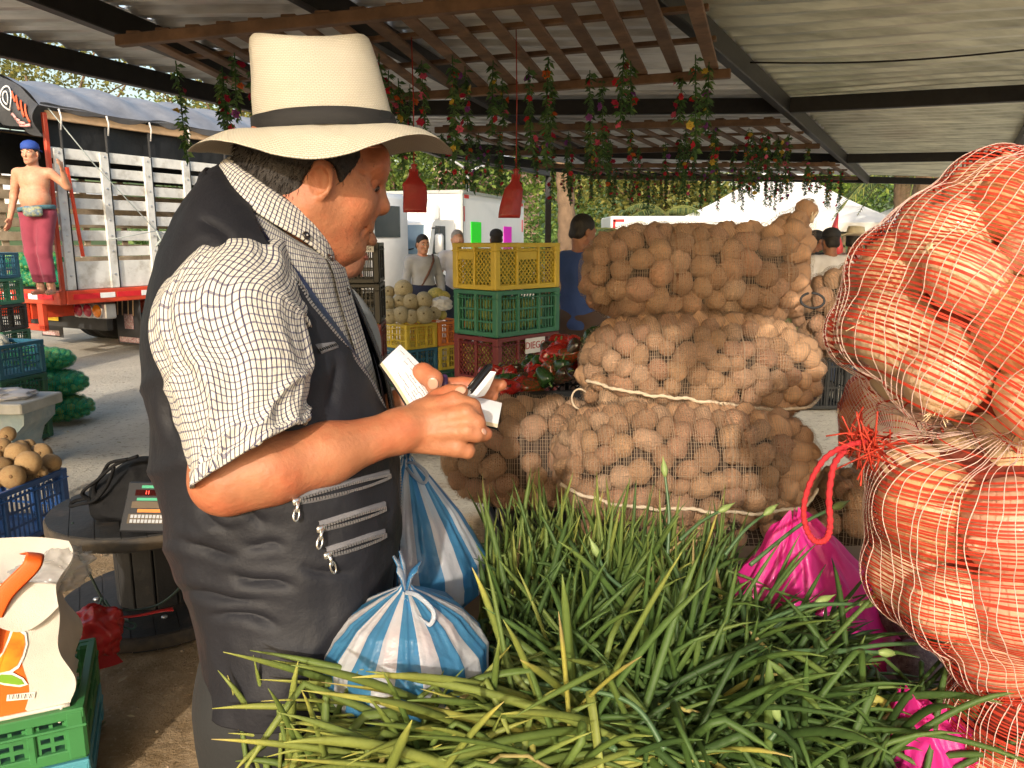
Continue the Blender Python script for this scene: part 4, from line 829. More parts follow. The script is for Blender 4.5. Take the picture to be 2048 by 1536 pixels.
B.chain([PD(846, 824, 1.0), PD(876, 800, 1.012), PD(900, 789, 1.012), PD(922, 783, 1.008)], [.0155, .0138, .0122, .0098], .007)
# left hand holding the pad from behind
B.ell(PD(852, 800, 1.15), (.042, .016, .04), None, .015); B.chain([PD(830, 770, 1.12), PD(846, 748, 1.085), PD(866, 758, 1.075), PD(866, 776, 1.073)], [.014, .0145, .0125, .0095], .008)
for k, (u, v) in enumerate(((1002, 770), (985, 792), (975, 812), (950, 832))): B.chain([PD(870, 772+16*k, 1.13), PD(925+3*k, 770+19*k, 1.135), PD(u, v, 1.125)], [.0125, .0115, .009], .006)
SKB = part('body', B.mb(), SK, man)
bvb = BVHTree.FromPolygons([tuple(v) for v in (np.array([w.co[:] for w in SKB.data.vertices])+A_(man.location)).tolist()], [tuple(p.vertices) for p in SKB.data.polygons])
def hit(bvh, u, v):
    r = ray(u, v); r = r/np.linalg.norm(r); h_ = bvh.ray_cast(Vector(C0), Vector(r)); return (A_(h_[0]), A_(h_[1])) if h_[0] is not None else (None, None)
# nails, stubble and loose hair strands
NAIL = mat('nail', (.50, .27, .19), .3, coat=.3)
for (u, v, D, w_, l_, ang) in ((921, 781, .998, .0062, .0075, -.25), (866, 767, 1.064, .0075, .009, 1.5), (968, 863, .974, .0045, .005, .2)):
    p_, n_ = hit(bvb, u, v)
    if p_ is None: continue
    n_ = n_ if n_@(C0-p_) > 0 else -n_; x_ = nrm(np.cross(np.cross(n_, [cos(ang), 0, -sin(ang)]), n_)); part('nail', MB().lathe([(0, .0006), (.6, .0007), (.92, .0004), (1, -.0004)], 14, p_+n_*.0002, np.stack([x_*l_, np.cross(n_, x_)*w_, n_], 1)), NAIL, man)
Vb = np.array([w.co[:] for w in SKB.data.vertices])+A_(man.location); Nb = np.array([w.normal[:] for w in SKB.data.vertices]); Lb = (Vb-H0)@Rh/HS; g_ = np.random.default_rng(3)
jaw = np.where((Lb[:, 0] > .0) & (Lb[:, 2] < -.035-.25*np.clip(.06-Lb[:, 0], 0, .06)) & (Lb[:, 2] > -.125) & (np.abs(Lb[:, 1]) < .075) & (Lb[:, 0] < .12))[0]; sb = MB()
for i in g_.choice(jaw, min(480, len(jaw)), replace=False):
    p = Vb[i]+g_.normal(size=3)*.0012; n = Nb[i]; sb.tube([p-n*.001, p+n*.0003+A_([0, 0, -.0003])], [.00026, .0002], 3)
part('stubble', sb, HAIRM, man, kind='stuff')
# eyes, brows, moustache
for sd in (1, -1):
    e = part('eye', MB().lathe([(0, -.0115), (.008, -.008), (.0115, 0), (.008, .008), (0, .0115)], 14, hl(.0835, .031*sd, .009), Rh@Ry(pi/2)*.9), EYEW, man); part('iris', MB().lathe([(.006, .0), (.0045, .0035), (0, .0045)], 12, hl(.0935, .031*sd, .006), Rh@Ry(pi/2+.3)*.9), EYED, e)
    a, b = np.meshgrid(np.linspace(-.65, .95, 9), np.linspace(-1.25, 1.25, 9), indexing='ij'); g = np.stack([np.cos(a)*np.cos(b), np.cos(a)*np.sin(b), np.sin(a)], -1)*.0120; part('eyelid', MB().grid(np.where((a > .05)[..., None], g, g*.2)@Rh.T+hl(.083, .031*sd, .009)), SK, man)
    hb = MB(); g_ = np.random.default_rng(5)
    for k in range(90):
        s_ = g_.random(); p = A_([.106-.030*s_**1.6, (.012+.045*s_)*sd, .036+.010*sin(s_*2.6)-.006*s_+g_.normal()*.0022]); hb.tube([hl(*p), hl(*(p+A_([.001, .006*sd, .001])))], [.0007, .0003], 3)
    part('eyebrow', hb, HAIRM, man)
mu = MB(); g_ = np.random.default_rng(6)
for k in range(260):
    y = g_.uniform(-.027, .027); p = A_([.1045-abs(y)*.34-.9*max(abs(y)-.02, 0), y, -.0495-abs(y)*.16-g_.random()*.006]); mu.tube([hl(*p), hl(*(p+A_([.001, .003*np.sign(y), -.006])))], [.0006, .0003], 3)
part('moustache', mu, HAIRM, man)
# short hair under the hat: back, sides and sideburn
G = SDF(H0-.17, H0+.17, .003); G.ell(hl(-.010, 0, .006), (.0975, .0755, .090), Rh, 0); G.ell(hl(-.045, 0, -.035), (.056, .063, .05), Rh, .02)
G.ell(hl(.095, 0, -.03), (.074, .11, .077), Rh, .004, '-')
for sd in (1, -1): G.ell(hl(.005, .085*sd, -.03), (.025, .036, .047), Rh, .004, '-'); G.ell(hl(.055, .08*sd, -.055), (.045, .045, .05), Rh, .004, '-')
G.cut((0, 0, PD(654, 270, DM)[2]-.001), (0, 0, -1)); part('hair', G.mb(lambda V: V+.0008*np.stack([fbm(V, 220, 1, 1), fbm(V, 220, 1, 2), fbm(V, 220, 1, 3)], 1)), mat('dark_cropped_hair', (.022, .017, .014), .6, var=.5, vs=120, col2=(.045, .037, .031), c2s=240, c2r=(.55, .8), bump=.002, bs=400), man)
hob = bpy.data.objects['hair'] if False else [o for o in man.children if o.name.startswith('hair')][0]
Vh = np.array([w.co[:] for w in hob.data.vertices])+A_(man.location); Nh = np.array([w.normal[:] for w in hob.data.vertices]); out_ = Vh-H0; Nh = Nh*np.sign((Nh*out_).sum(1))[:, None]; hs_ = MB(); g_ = np.random.default_rng(4)
for i in g_.choice(len(Vh), min(3600, len(Vh)), replace=False):
    p = Vh[i]; n = Nh[i]
    if (Lx := (p-H0)@Rh/HS)[0] > .06: continue
    dn_ = nrm(-Rh[:, 2]*1.0-Rh[:, 0]*.35+n*.25+g_.normal(size=3)*.18); l_ = g_.uniform(.006, .012); hs_.tube([p, p+dn_*l_*.5+n*.0006, p+dn_*l_], [.00042, .0004, .0001], 3)
part('hair_strands', hs_, HAIRM, hob, kind='stuff')
# hat -------------------------------------------------------------
def weave_mat(name, col):
    m = mat(name, col, .75, var=.06, vs=14, col2=(col[0]*.86, col[1]*.83, col[2]*.78), c2s=16, c2r=(.5, .8)); t = m.node_tree; N = t.nodes; K = t.links.new
    u = N.new('ShaderNodeUVMap'); mp = N.new('ShaderNodeMapping'); mp.inputs['Scale'].default_value = (1, 1, 1); K(u.outputs[0], mp.inputs[0])
    br = N.new('ShaderNodeTexBrick'); br.inputs['Scale'].default_value = 1; br.inputs['Brick Width'].default_value = .0052; br.inputs['Row Height'].default_value = .0024; br.inputs['Mortar Size'].default_value = .0007; br.inputs['Mortar Smooth'].default_value = .8; K(mp.outputs[0], br.inputs['Vector'])
    b = N.new('ShaderNodeBump'); b.inputs['Distance'].default_value = .0009; b.inputs['Strength'].default_value = .9; b.invert = True; K(br.outputs['Fac'], b.inputs['Height']); B_s = N['Principled BSDF']; K(b.outputs[0], B_s.inputs['Normal'])
    src = B_s.inputs['Base Color'].links[0].from_socket; mx = N.new('ShaderNodeMix'); mx.data_type = 'RGBA'; K(br.outputs['Fac'], mx.inputs[0]); K(src, mx.inputs[6]); mx.inputs[7].default_value = (col[0]*.80, col[1]*.76, col[2]*.68, 1); K(mx.outputs[2], B_s.inputs['Base Color']); return m
HATM = weave_mat('woven_straw', (.58, .54, .455))
ht_ = RAD(14); hx = A_([cos(ht_), sin(ht_), 0]); hyv = A_([-sin(ht_), cos(ht_), 0]); hz = A_([0, 0, 1.]); tl = RAD(-3); Rt_ = np.stack([hx, hyv, hz], 1)@Ry(tl)
HC = PD(654, 270, DM)
NTH = 160; th = np.linspace(0, 2*pi, NTH+1)
def sup(a, n): return np.sign(a)*np.abs(a)**(2/n)
def hring(rx, ry, z, ox=0., n=2.2): return np.stack([ox+rx*sup(np.cos(th), n), ry*sup(np.sin(th), n), np.full(NTH+1, z) if np.isscalar(z) else z], -1)
prof = [(.0965, .0835, 0, 0), (.0955, .0825, .012, -.001), (.0935, .081, .03, -.003), (.0905, .077, .06, -.006), (.087, .071, .09, -.009), (.0835, .066, .11, -.011), (.0805, .062, .119, -.0115), (.075, .056, .1235, -.012), (.067, .047, .1225, -.012), (.05, .03, .113, -.012), (.03, .015, .105, -.012), (.002, .001, .103, -.012)]
rr = []
ss = np.linspace(0, len(prof)-1, 60)
pf = A_(prof); pfi = np.stack([np.interp(ss, range(len(prof)), pf[:, k]) for k in range(4)], 1)
for a in pfi:
    z = a[2]+(.006*np.cos(th*2)*(a[2]/.12) if a[2] > 0 else 0); ring = hring(a[0], a[1], z, a[3])
    dent = np.exp(-((th-2*pi*.80)/.35)**2)*np.exp(-((a[2]-.112)/.018)**2)*.006+np.exp(-((th-2*pi*.52)/.25)**2)*np.exp(-((a[2]-.09)/.03)**2)*.005
    ring[:, :2] *= (1-dent/.085)[:, None]; rr.append(ring)
cr = np.stack(rr); uvc = np.stack([np.broadcast_to(th*.09, cr.shape[:2]), np.cumsum(np.r_[0, np.linalg.norm(np.diff(cr[:, 0], axis=0), axis=1)])[:, None]+0*th[None]], -1)
ta = np.degrees(np.minimum(th, 2*pi-th)); zo = np.interp(ta, [0, 20, 40, 65, 90, 115, 140, 160, 180], [-.036, -.026, -.012, -.028, -.052, -.044, -.016, -.014, -.022]); ro = np.interp(ta, [0, 45, 90, 135, 180], [.176, .162, .150, .162, .186])
zo = np.convolve(np.r_[zo[-13:-1], zo, zo[1:13]], np.ones(13)/13, 'same')[12:-12]
bs = []
for s_ in np.linspace(0, 1, 26):
    c_, sn = np.cos(th), np.sin(th); ri = hring(.0965, .0835, 0.); out = np.stack([ro*c_, ro*sn, zo], -1); p = ri*(1-s_)+out*s_; p[:, 2] = zo*s_**1.7+.006*sin(pi*s_*.9)+.0015*fbm(p, 30, 2); bs.append(p)
for s_ in np.linspace(1, 0, 14)[1:]:
    c_, sn = np.cos(th), np.sin(th); ri = hring(.0965, .0835, 0.); out = np.stack([ro*c_, ro*sn, zo], -1); p = ri*(1-s_)+out*s_; p[:, 2] = zo*s_**1.7+.006*sin(pi*s_*.9)-.0026; bs.append(p)
br = np.stack(bs); uvb = np.stack([np.broadcast_to(th*.15, br.shape[:2]), np.r_[np.linspace(0, .08, 26), np.linspace(.08, 0, 14)[1:]][:, None]+0*th[None]], -1)
hat = part('hat', MB().grid(cr@Rt_.T+HC, uvc).grid(br@Rt_.T+HC, uvb), HATM, man)
bd = np.stack([hring(a+.0018, b+.0018, z+.0012*np.sin(th*3), o) for a, b, z, o in ((.0975, .0845, .0015, 0), (.0985, .0855, .003, 0), (.0972, .0843, .014, -.0015), (.0962, .0834, .0235, -.0025), (.0935, .0807, .0250, -.0025))]); bd[..., :2] += .0006*np.sin(th*9+bd[..., 2]*200)[..., None]
part('hat_band', MB().grid(bd@Rt_.T+HC), mat('black_ribbon', (.014, .013, .013), .7, var=.2, vs=20, bump=.0006, bs=300, anis=(1, 1, 6)), hat)
part('ribbon_bow', MB().grid(np.stack([hring(.0972+.001*k, .0842+.001*k, .004+.019*k/3, -.0015)[int(NTH*.88):int(NTH*.93)] for k in (0, 1, 2, 3)])@Rt_.T+HC), INK, hat)
# torso loft: shirt and vest ------------------------------------------
rows = [((442, 336), (640, 500), .098), ((420, 356), (664, 506), .135), ((384, 405), (684, 517), .172), ((340, 480), (700, 540), .195), ((308, 560), (716, 602), .203), ((292, 680), (742, 690), .200), ((303, 800), (772, 800), .196), ((332, 920), (788, 918), .194), ((362, 1040), (790, 1030), .190), ((388, 1150), (776, 1132), .184), ((404, 1235), (768, 1222), .178), ((412, 1300), (735, 1296), .175)]
DT = 1.09
yv = nrm([-.06, 1, 0])
def fitrow(a, b, h_):
    a2, b2 = list(a), list(b); t_ = np.linspace(0, 2*pi, 121)
    for _ in range(6):
        p, q = PD(*a2, DT), PD(*b2, DT); c = (p+q)/2; e = (q-p)/2; R_ = c+np.outer(np.sign(np.cos(t_))*np.abs(np.cos(t_))**(2/2.35), e)+np.outer(np.sign(np.sin(t_))*np.abs(np.sin(t_))**(2/2.35)*h_, yv); w_ = R_-C0; u_ = 1024+FPX*(w_@Rv)/(w_@Fv); a2[0] += a[0]-u_.min(); b2[0] += b[0]-u_.max()
    return PD(*a2, DT), PD(*b2, DT), h_
RW = [fitrow(*r_) for r_ in rows]
def rowat(s):
    s = np.clip(s, 0, len(RW)-1-1e-6); i = int(s); f = s-i
    def cr_(k):
        g = lambda j: A_([*RW[min(max(j, 0), len(RW)-1)][0], *RW[min(max(j, 0), len(RW)-1)][1], RW[min(max(j, 0), len(RW)-1)][2]])
        p0, p1, p2, p3 = g(i-1), g(i), g(i+1), g(i+2); return .5*(2*p1+(p2-p0)*f+(2*p0-5*p1+4*p2-p3)*f*f+(3*p1-p0-3*p2+p3)*f**3)
    r = cr_(0); return r[:3], r[3:6], r[6]
def loft(ss, tt, off):
    out = np.zeros((len(ss), len(tt), 3))
    for i, s in enumerate(ss):
        a, b, h_ = rowat(s); c = (a+b)/2; e = (b-a)/2; le = np.linalg.norm(e); e = e/le
        out[i] = c+np.outer(sup(np.cos(tt), 2.35)*(le+off), e)+np.outer(sup(np.sin(tt), 2.35)*(h_+off), yv)
    return out
ss = np.linspace(0, 11, 190); tt = np.linspace(0, 2*pi, 261); VP_ = loft(ss, tt, .004)
# creases: long soft folds, deeper low on the back and at the waist
cen = VP_.mean(1, keepdims=True); nv_ = VP_-cen; nv_ /= np.linalg.norm(nv_, axis=2, keepdims=True)
sg, tg = np.meshgrid(ss, tt, indexing='ij')
Q = np.stack([VP_[..., 0]*3+VP_[..., 2]*2.2, VP_[..., 1]*3, VP_[..., 2]*9-VP_[..., 0]*5], -1)
ridge = 1-np.abs(vnoise(Q, 1.1, 3)); Q2 = np.stack([VP_[..., 0]*7, VP_[..., 1]*5, VP_[..., 2]*2.5+VP_[..., 0]*1.5], -1)
low = np.clip((sg-5)/3, 0, 1); disp = .012*(ridge**4-.3)*(.25+low)+.004*fbm(Q2, 2.2, 2, 5)+.0025*fbm(VP_, 24, 2, 8)
wv = VP_-C0; Dv = wv@Fv; uu_, vv_ = 1024+FPX*(wv@Rv)/Dv, 768-FPX*(wv@Uv)/Dv; side_ = Dv < 1.06
for (x0, y0, x1, y1, A0) in ((353, 1078, 478, 1112, .005), (462, 1147, 590, 1178, .006), (366, 1181, 519, 1204, .0055), (478, 1010, 535, 1042, .004), (488, 1087, 575, 1095, .004), (318, 672, 372, 760, .005), (335, 760, 352, 880, .005), (385, 1010, 470, 1060, .004), (420, 1225, 560, 1248, .005), (660, 700, 668, 830, .0035), (600, 1130, 700, 1150, .0035), (700, 560, 742, 690, .004), (400, 430, 470, 500, .004), (355, 560, 322, 650, .004)):
    a_, b_ = A_([x0, y0]), A_([x1, y1]); e_ = b_-a_; L2 = e_@e_; tq = ((uu_-x0)*e_[0]+(vv_-y0)*e_[1])/L2; ds_ = ((uu_-x0)*-e_[1]+(vv_-y0)*e_[0])/math.sqrt(L2)+6*np.sin(tq*5+x0); q_ = (ds_/15)**2; disp = disp-side_*A0*1.5*(1-1.3*q_)*np.exp(-q_)*np.exp(-((np.clip(tq, -.4, 1.4)-.5)/.42)**4)
VP_ = VP_+nv_*disp[..., None]
thv = np.interp(sg, [0, 1, 2, 3, 4, 5, 5.6, 6.3, 12], np.radians([96, 88, 74, 60, 44, 27, 16, 7, 4])); far = np.minimum(tg, 2*pi-tg)
keep = far > thv
VEST = mat('dark_nylon', (.0115, .0120, .0165), .62, var=.22, vs=9, bump=.0022, bs=42, spec=.28)
vm = MB().grid(VP_, keep=keep); 
vest = part('vest', vm, VEST, man); bvv = BVHTree.FromPolygons([tuple(v) for v in (np.array([w.co[:] for w in vest.data.vertices])+A_(man.location)).tolist()], [tuple(p.vertices) for p in vest.data.polygons])
sol = vest.modifiers.new('thick', 'SOLIDIFY'); sol.thickness = .004; sol.offset = -1
def check_mat():
    m = bpy.data.materials.new('checked_shirt'); m.use_nodes = True; t = m.node_tree; N = t.nodes; K = t.links.new; Bd = N['Principled BSDF']
    u = N.new('ShaderNodeUVMap'); sp = N.new('ShaderNodeSeparateXYZ'); K(u.outputs[0], sp.inputs[0])
    def ma(op, a, b=None):
        n = N.new('ShaderNodeMath'); n.operation = op
        for k, x in enumerate((a, b)):
            if x is None: continue
            (K(x, n.inputs[k]) if not isinstance(x, (int, float)) else setattr(n.inputs[k], 'default_value', x))
        return n.outputs[0]
    def line(x, pitch, wd): return ma('LESS_THAN', ma('ABSOLUTE', ma('SUBTRACT', ma('FRACT', ma('DIVIDE', x, pitch)), .5)), wd/2)
    def mix(f, a, b):
        n = N.new('ShaderNodeMix'); n.data_type = 'RGBA'; K(f, n.inputs[0]); (K(a, n.inputs[6]) if not isinstance(a, tuple) else setattr(n.inputs[6], 'default_value', (*a, 1))); n.inputs[7].default_value = (*b, 1); return n.outputs[2]
    c = mix(ma('MULTIPLY', line(sp.outputs[1], .0066, .22), .75), (.58, .555, .49), (.10, .095, .16)); c = mix(ma('MULTIPLY', line(sp.outputs[0], .0066, .26), .95), c, (.030, .028, .075)); K(c, Bd.inputs['Base Color'])
    Bd.inputs['Roughness'].default_value = .85; Bd.inputs['Specular IOR Level'].default_value = .15
    n = N.new('ShaderNodeTexNoise'); n.inputs['Scale'].default_value = 30; b = N.new('ShaderNodeBump'); b.inputs['Distance'].default_value = .003; K(n.outputs['Fac'], b.inputs['Height']); K(b.outputs[0], Bd.inputs['Normal']); return m
CHK = check_mat()
ss2 = np.linspace(0, 8, 90); t2 = np.linspace(-pi, pi, 160); SP = loft(ss2, t2, -.008); arc = t2*.19
le = np.cumsum(np.r_[0, np.linalg.norm(np.diff(SP[:, 80], axis=0), axis=1)]); shirt = part('shirt', MB().grid(SP, np.stack([np.broadcast_to(arc, SP.shape[:2]), le[:, None]+0*arc], -1)), CHK, man)
# placket with buttons
pk = loft(ss2[:60], np.linspace(-.30, .02, 10), -.003); part('placket', MB().grid(pk, np.stack([np.broadcast_to(np.linspace(0, .035, 10), pk.shape[:2]), le[:60, None]+np.zeros((1, 10))], -1)), CHK, shirt)
# navy lining folded out beside the zip
for sgn in (-1, 1):
    lg = []; s3 = np.linspace(.6, 6.6, 70)
    for s in s3:
        a = np.interp(s, [0, 1, 2, 3, 4, 5, 5.6, 6.3, 12], np.radians([96, 88, 74, 60, 44, 27, 16, 7, 4])); lg.append(loft([s], sgn*np.linspace(a-.17*np.interp(s, [0, 1.5, 3], [.2, .4, 1]), a+.05, 7), -.003)[0])
    part('lining', MB().grid(np.stack(lg)), mat('navy_satin', (.018, .022, .06), .35, var=.2, vs=9, bump=.002, bs=30), vest)
    # zip along the front edge
    zp_ = []; 
    for s in np.linspace(2.2, 10.9, 260):
        a = np.interp(s, [0, 1, 2, 3, 4, 5, 5.6, 6.3, 12], np.radians([96, 88, 74, 60, 44, 27, 16, 7, 4])); zp_.append(loft([s], A_([sgn*a]), .006)[0, 0])
    zp_ = A_(zp_); zb = MB(); d_ = np.r_[0, np.cumsum(np.linalg.norm(np.diff(zp_, axis=0), axis=1))]
    for q in np.arange(0, d_[-1], .0042):
        p = A_([np.interp(q, d_, zp_[:, k]) for k in range(3)]); p2 = A_([np.interp(min(q+.002, d_[-1]), d_, zp_[:, k]) for k in range(3)]); 
        x = nrm(p2-p+1e-9); zb.box(p, (.0022, .006, .004), np.stack([x, nrm(np.cross([0, 0, 1], x)+1e-9), nrm(np.cross(x, np.cross([0, 0, 1], x))+1e-9)], 1))
    zp = part('front_zip', MB().tube(zp_[::4], .0042, 6, .5), mat('zip_tape', (.07, .07, .078), .8), vest); part('zip_teeth', zb, mat('zip_metal', (.20, .20, .21), .4, .6), zp, False, kind='stuff')
# pocket zips on the near side
TAPE = mat('grey_zip_tape', (.13, .13, .145), .75, var=.15, vs=60, bump=.0006, bs=500); TEETH = mat('zip_teeth', (.24, .24, .25), .4, .6); PULL = mat('zip_pull', (.62, .60, .56), .25, .9)
def pocket_zip(a, b, wd, opn, pull=True, tag_='pocket_zip'):
    pts = []; 
    for s in np.linspace(0, 1, 24):
        p, n = hit(bvv, a[0]+(b[0]-a[0])*s, a[1]+(b[1]-a[1])*s)
        if p is None: continue
        if n@(C0-p) < 0: n = -n
        pts.append((p, n))
    P = A_([p for p, n in pts]); Nn = nrm(sum(n for p, n in pts)); X = nrm(P[-1]-P[0]); Yd = nrm(np.cross(Nn, X)); Yd = Yd if Yd[2] > 0 else -Yd
    P = np.stack([np.convolve(np.r_[[P[0, k]]*3, P[:, k], [P[-1, k]]*3], np.ones(7)/7, 'valid') for k in range(3)], 1)+Nn*.004; m_ = len(P)
    s = np.linspace(0, 1, m_)[:, None]; gap = opn*np.sin(pi*np.clip(s, 0, 1))**.8
    up = MB().grid(np.stack([P+Yd*wd, P+Yd*wd*.9+Nn*.003, P+Yd*(gap*.3+.0015)+Nn*.0025], 1)); lw = MB().grid(np.stack([P-Yd*(gap*.7+.0015)+Nn*.0025, P-Yd*(wd*.45+gap*.7)+Nn*.002, P-Yd*(wd*.5+gap*.7)], 1))
    z = part(tag_, up, TAPE, vest); part('zip_tape', lw, TAPE, z); part('zip_slot', MB().grid(np.stack([P+Yd*(gap*.3+.002), P-Yd*(gap*.7+.002)], 1)), INK, z); tb = MB()
    d_ = np.r_[0, np.cumsum(np.linalg.norm(np.diff(P, axis=0), axis=1))]
    for q in np.arange(0, d_[-1], .0036):
        f = q/d_[-1]; g_ = opn*max(sin(pi*f), 0)**.8; p = A_([np.interp(q, d_, P[:, k]) for k in range(3)])
        for o in (g_*.3+.0012, -g_*.7-.0012): tb.box(p+Yd*o+Nn*.0032, (.002, .0032, .0022), np.stack([X, Yd, Nn], 1))
    part('zip_teeth', tb, TEETH, z, False, kind='stuff')
    if pull:
        p = P[0]+Nn*.005; part('zip_slider', MB().box(p, (.012, .009, .005), np.stack([X, Yd, Nn], 1), .002), PULL, z)
        d = nrm(-Yd*1.0-X*.45*pull); q = np.cross(Nn, d); L_ = [p+Nn*.003+d*(.008+.0075*(1-cos(t)))+q*.0036*sin(t)*(1 if t < pi else 1) for t in np.linspace(0, 2*pi, 14, endpoint=False)]; part('zip_pull', MB().tube(L_, .0013, 6, closed=True).tube([p+Nn*.003, p+Nn*.003+d*.013], .0022, 6), PULL, z)
pocket_zip((634, 704), (712, 676), .0095, .0, 0, 'chest_zip')
pocket_zip((578, 1004), (782, 950), .009, .006, .8); pocket_zip((628, 1058), (772, 1014), .009, .004, .9); pocket_zip((643, 1110), (770, 1068), .009, .004, -.5)
def seam(pts, r=.0014):
    P = []
    for (a, b) in zip(pts[:-1], pts[1:]):
        for s in np.linspace(0, 1, 10):
            p, n = hit(bvv, a[0]+(b[0]-a[0])*s, a[1]+(b[1]-a[1])*s)
            if p is not None: P.append(p)
    if len(P) > 2: part('seam', MB().tube(P, r, 5), VEST, vest)
seam([(583, 1012), (585, 1120), (590, 1200), (584, 1256), (680, 1250)]); seam([(536, 1010), (540, 1110), (545, 1240)]); seam([(640, 705), (648, 770), (652, 840)], .002); seam([(420, 470), (500, 470), (560, 520)]); seam([(400, 1278), (520, 1286), (640, 1282)], .002)
# sleeve -----------------------------------------------------------
def spl(P, n):
    P = A_(P, float); m_ = len(P); t = np.linspace(0, m_-1-1e-9, n); i = t.astype(int); f = (t-i)[:, None]; g = lambda j: P[np.clip(j, 0, m_-1)]
    p0, p1, p2, p3 = g(i-1), g(i), g(i+1), g(i+2); return .5*(2*p1+(p2-p0)*f+(2*p0-5*p1+4*p2-p3)*f*f+(3*p1-p0-3*p2+p3)*f**3)
ax = spl([PD(560, 560, 1.10), PD(520, 560, 1.01), PD(487, 590, .945), PD(463, 655, .90), PD(486, 745, .885), PD(497, 838, .88), PD(506, 908, .88)], 90)
ra = np.interp(np.linspace(0, 6, 90), [0, 1, 2, 3, 4, 5, 6], [.05, .062, .079, .0865, .0805, .0720, .0725]); rb = ra*.92
T = np.gradient(ax, axis=0); T /= np.linalg.norm(T, axis=1)[:, None]; nth = 150; tt = np.linspace(0, 2*pi, nth)
cut_ax = nrm(PD(506+133, 908+217, .88)-PD(506, 908, .88)); SV = np.zeros((90, nth, 3)); UVs = np.zeros((90, nth, 2)); le = np.r_[0, np.cumsum(np.linalg.norm(np.diff(ax, axis=0), axis=1))]
for i in range(90):
    Ti = nrm(T[i]*(1-max(0, (i-60)/29))+cut_ax*max(0, (i-60)/29)) if i > 60 else T[i]; a = nrm(np.cross([0, 1, 0.02], Ti)); b = np.cross(Ti, a)
    SV[i] = ax[i]+np.outer(np.cos(tt)*ra[i], a)+np.outer(np.sin(tt)*rb[i], b); UVs[i, :, 0] = tt*.088; UVs[i, :, 1] = le[i]
nv_ = SV-ax[:, None]; nv_ /= np.linalg.norm(nv_, axis=2, keepdims=True); iv = np.linspace(0, 1, 90)[:, None]
Qs = np.stack([np.cos(tt)[None]*1.6+0*iv, np.sin(tt)[None]*1.6+0*iv, iv*2.2+.5*np.cos(tt)[None]], -1); Qd = np.stack([np.cos(tt)[None]*1.2+iv*3, np.sin(tt)[None]*1.2+0*iv, iv*7-np.cos(tt)[None]*2.2], -1)
dsp = .006*fbm(Qs, 1.6, 2, 2)+.009*((1-np.abs(vnoise(Qd, 1.0, 4)))**3-.35)*np.clip(.35+1.3*np.abs(iv-.45), 0, 1); SV += nv_*dsp[..., None]; UVs[..., 0] += dsp*.6; UVs[..., 1] += dsp*.8
sl = part('sleeve', MB().grid(SV, UVs), CHK, shirt); so = sl.modifiers.new('thick', 'SOLIDIFY'); so.thickness = .0025; so.offset = -1
hm_ = np.stack([SV[83]+nv_[83]*.0016, SV[84]+nv_[84]*.0028, SV[88]+nv_[88]*.003, SV[89]+nv_[89]*.0022, SV[89]-nv_[89]*.003]); part('cuff_hem', MB().grid(hm_, np.stack([UVs[83:88, :, 0], UVs[83:88, :, 1]+.003], -1)), CHK, sl)
# far sleeve
ax = spl([PD(520, 480, 1.10), PD(505, 545, 1.25), PD(560, 760, 1.30), PD(610, 850, 1.29)], 30); part('sleeve', MB().tube(ax, np.linspace(.09, .078, 30), 20), CHK, shirt)
# collar: a raised band round the neck with a turned-down leaf
def colring(a, b, hw, n=90, lift=0.):
    a, b = PD(*a, 1.09), PD(*b, 1.09); c = (a+b)/2; e = (b-a)/2; t = np.linspace(RAD(14), RAD(346), n); return c+np.outer(np.cos(t), e)+np.outer(np.sin(t)*hw, yv)
up_ = colring((474, 318), (664, 452), .088); mid = colring((456, 326), (668, 468), .103); dn = colring((436, 352), (672, 506), .122); tt_ = np.linspace(0, 1, 90)
pt = np.exp(-((tt_-.97)/.045)**2)+np.exp(-((tt_-.03)/.045)**2); dn[:, 2] -= .014*pt; dn += np.outer(pt*.004, [1, 0, 0])
inn = colring((480, 326), (658, 462), .084); stack = np.stack([inn, up_, (up_*.55+mid*.45)+A_([0, 0, .002]), mid, (mid+dn)/2-A_([0, 0, .001]), dn])
cl_ = np.r_[0, np.cumsum(np.linalg.norm(np.diff(stack[:, 60], axis=0), axis=1))]
col = part('collar', MB().grid(stack, np.stack([np.broadcast_to(tt_*.60, stack.shape[:2]), cl_[:, None]+0*tt_], -1)), CHK, shirt); so = col.modifiers.new('thick', 'SOLIDIFY'); so.thickness = .003; so.offset = -1
vc = np.stack([colring((432, 342), (600, 480), .118), colring((424, 352), (610, 492), .130), colring((420, 372), (620, 520), .142), colring((424, 392), (640, 545), .138)])[:, 16:-16]; vcp = part('vest_collar', MB().grid(vc), VEST, vest); so = vcp.modifiers.new('thick', 'SOLIDIFY'); so.thickness = .006; so.offset = -1
BUT = mat('dark_button', (.018, .012, .011), .2, coat=.5)
def bvh_of(o): return BVHTree.FromPolygons([tuple(v) for v in (np.array([w.co[:] for w in o.data.vertices])+A_(man.location)).tolist()], [tuple(p.vertices) for p in o.data.polygons])
for o, pts in ((col, ((608, 474),)), (shirt, ((655, 520), (690, 585)))):
    bv = bvh_of(o)
    for (u, v) in pts:
        p, n = hit(bv, u, v)
        if p is None: continue
        n = n if n@(C0-p) > 0 else -n; x = nrm(np.cross(n, [0, 0, 1])); part('button', MB().lathe([(0, .0015), (.002, .0015), (.0045, .003), (.0058, .002), (.006, 0), (0, 0)], 16, p+n*.004, np.stack([x, np.cross(n, x), n], 1)), BUT, o); part('thread', MB().lathe([(.0012, 0), (.0012, .001), (0, .001)], 8, p+n*.0062, np.stack([x, np.cross(n, x), n], 1)), EYEW, o)
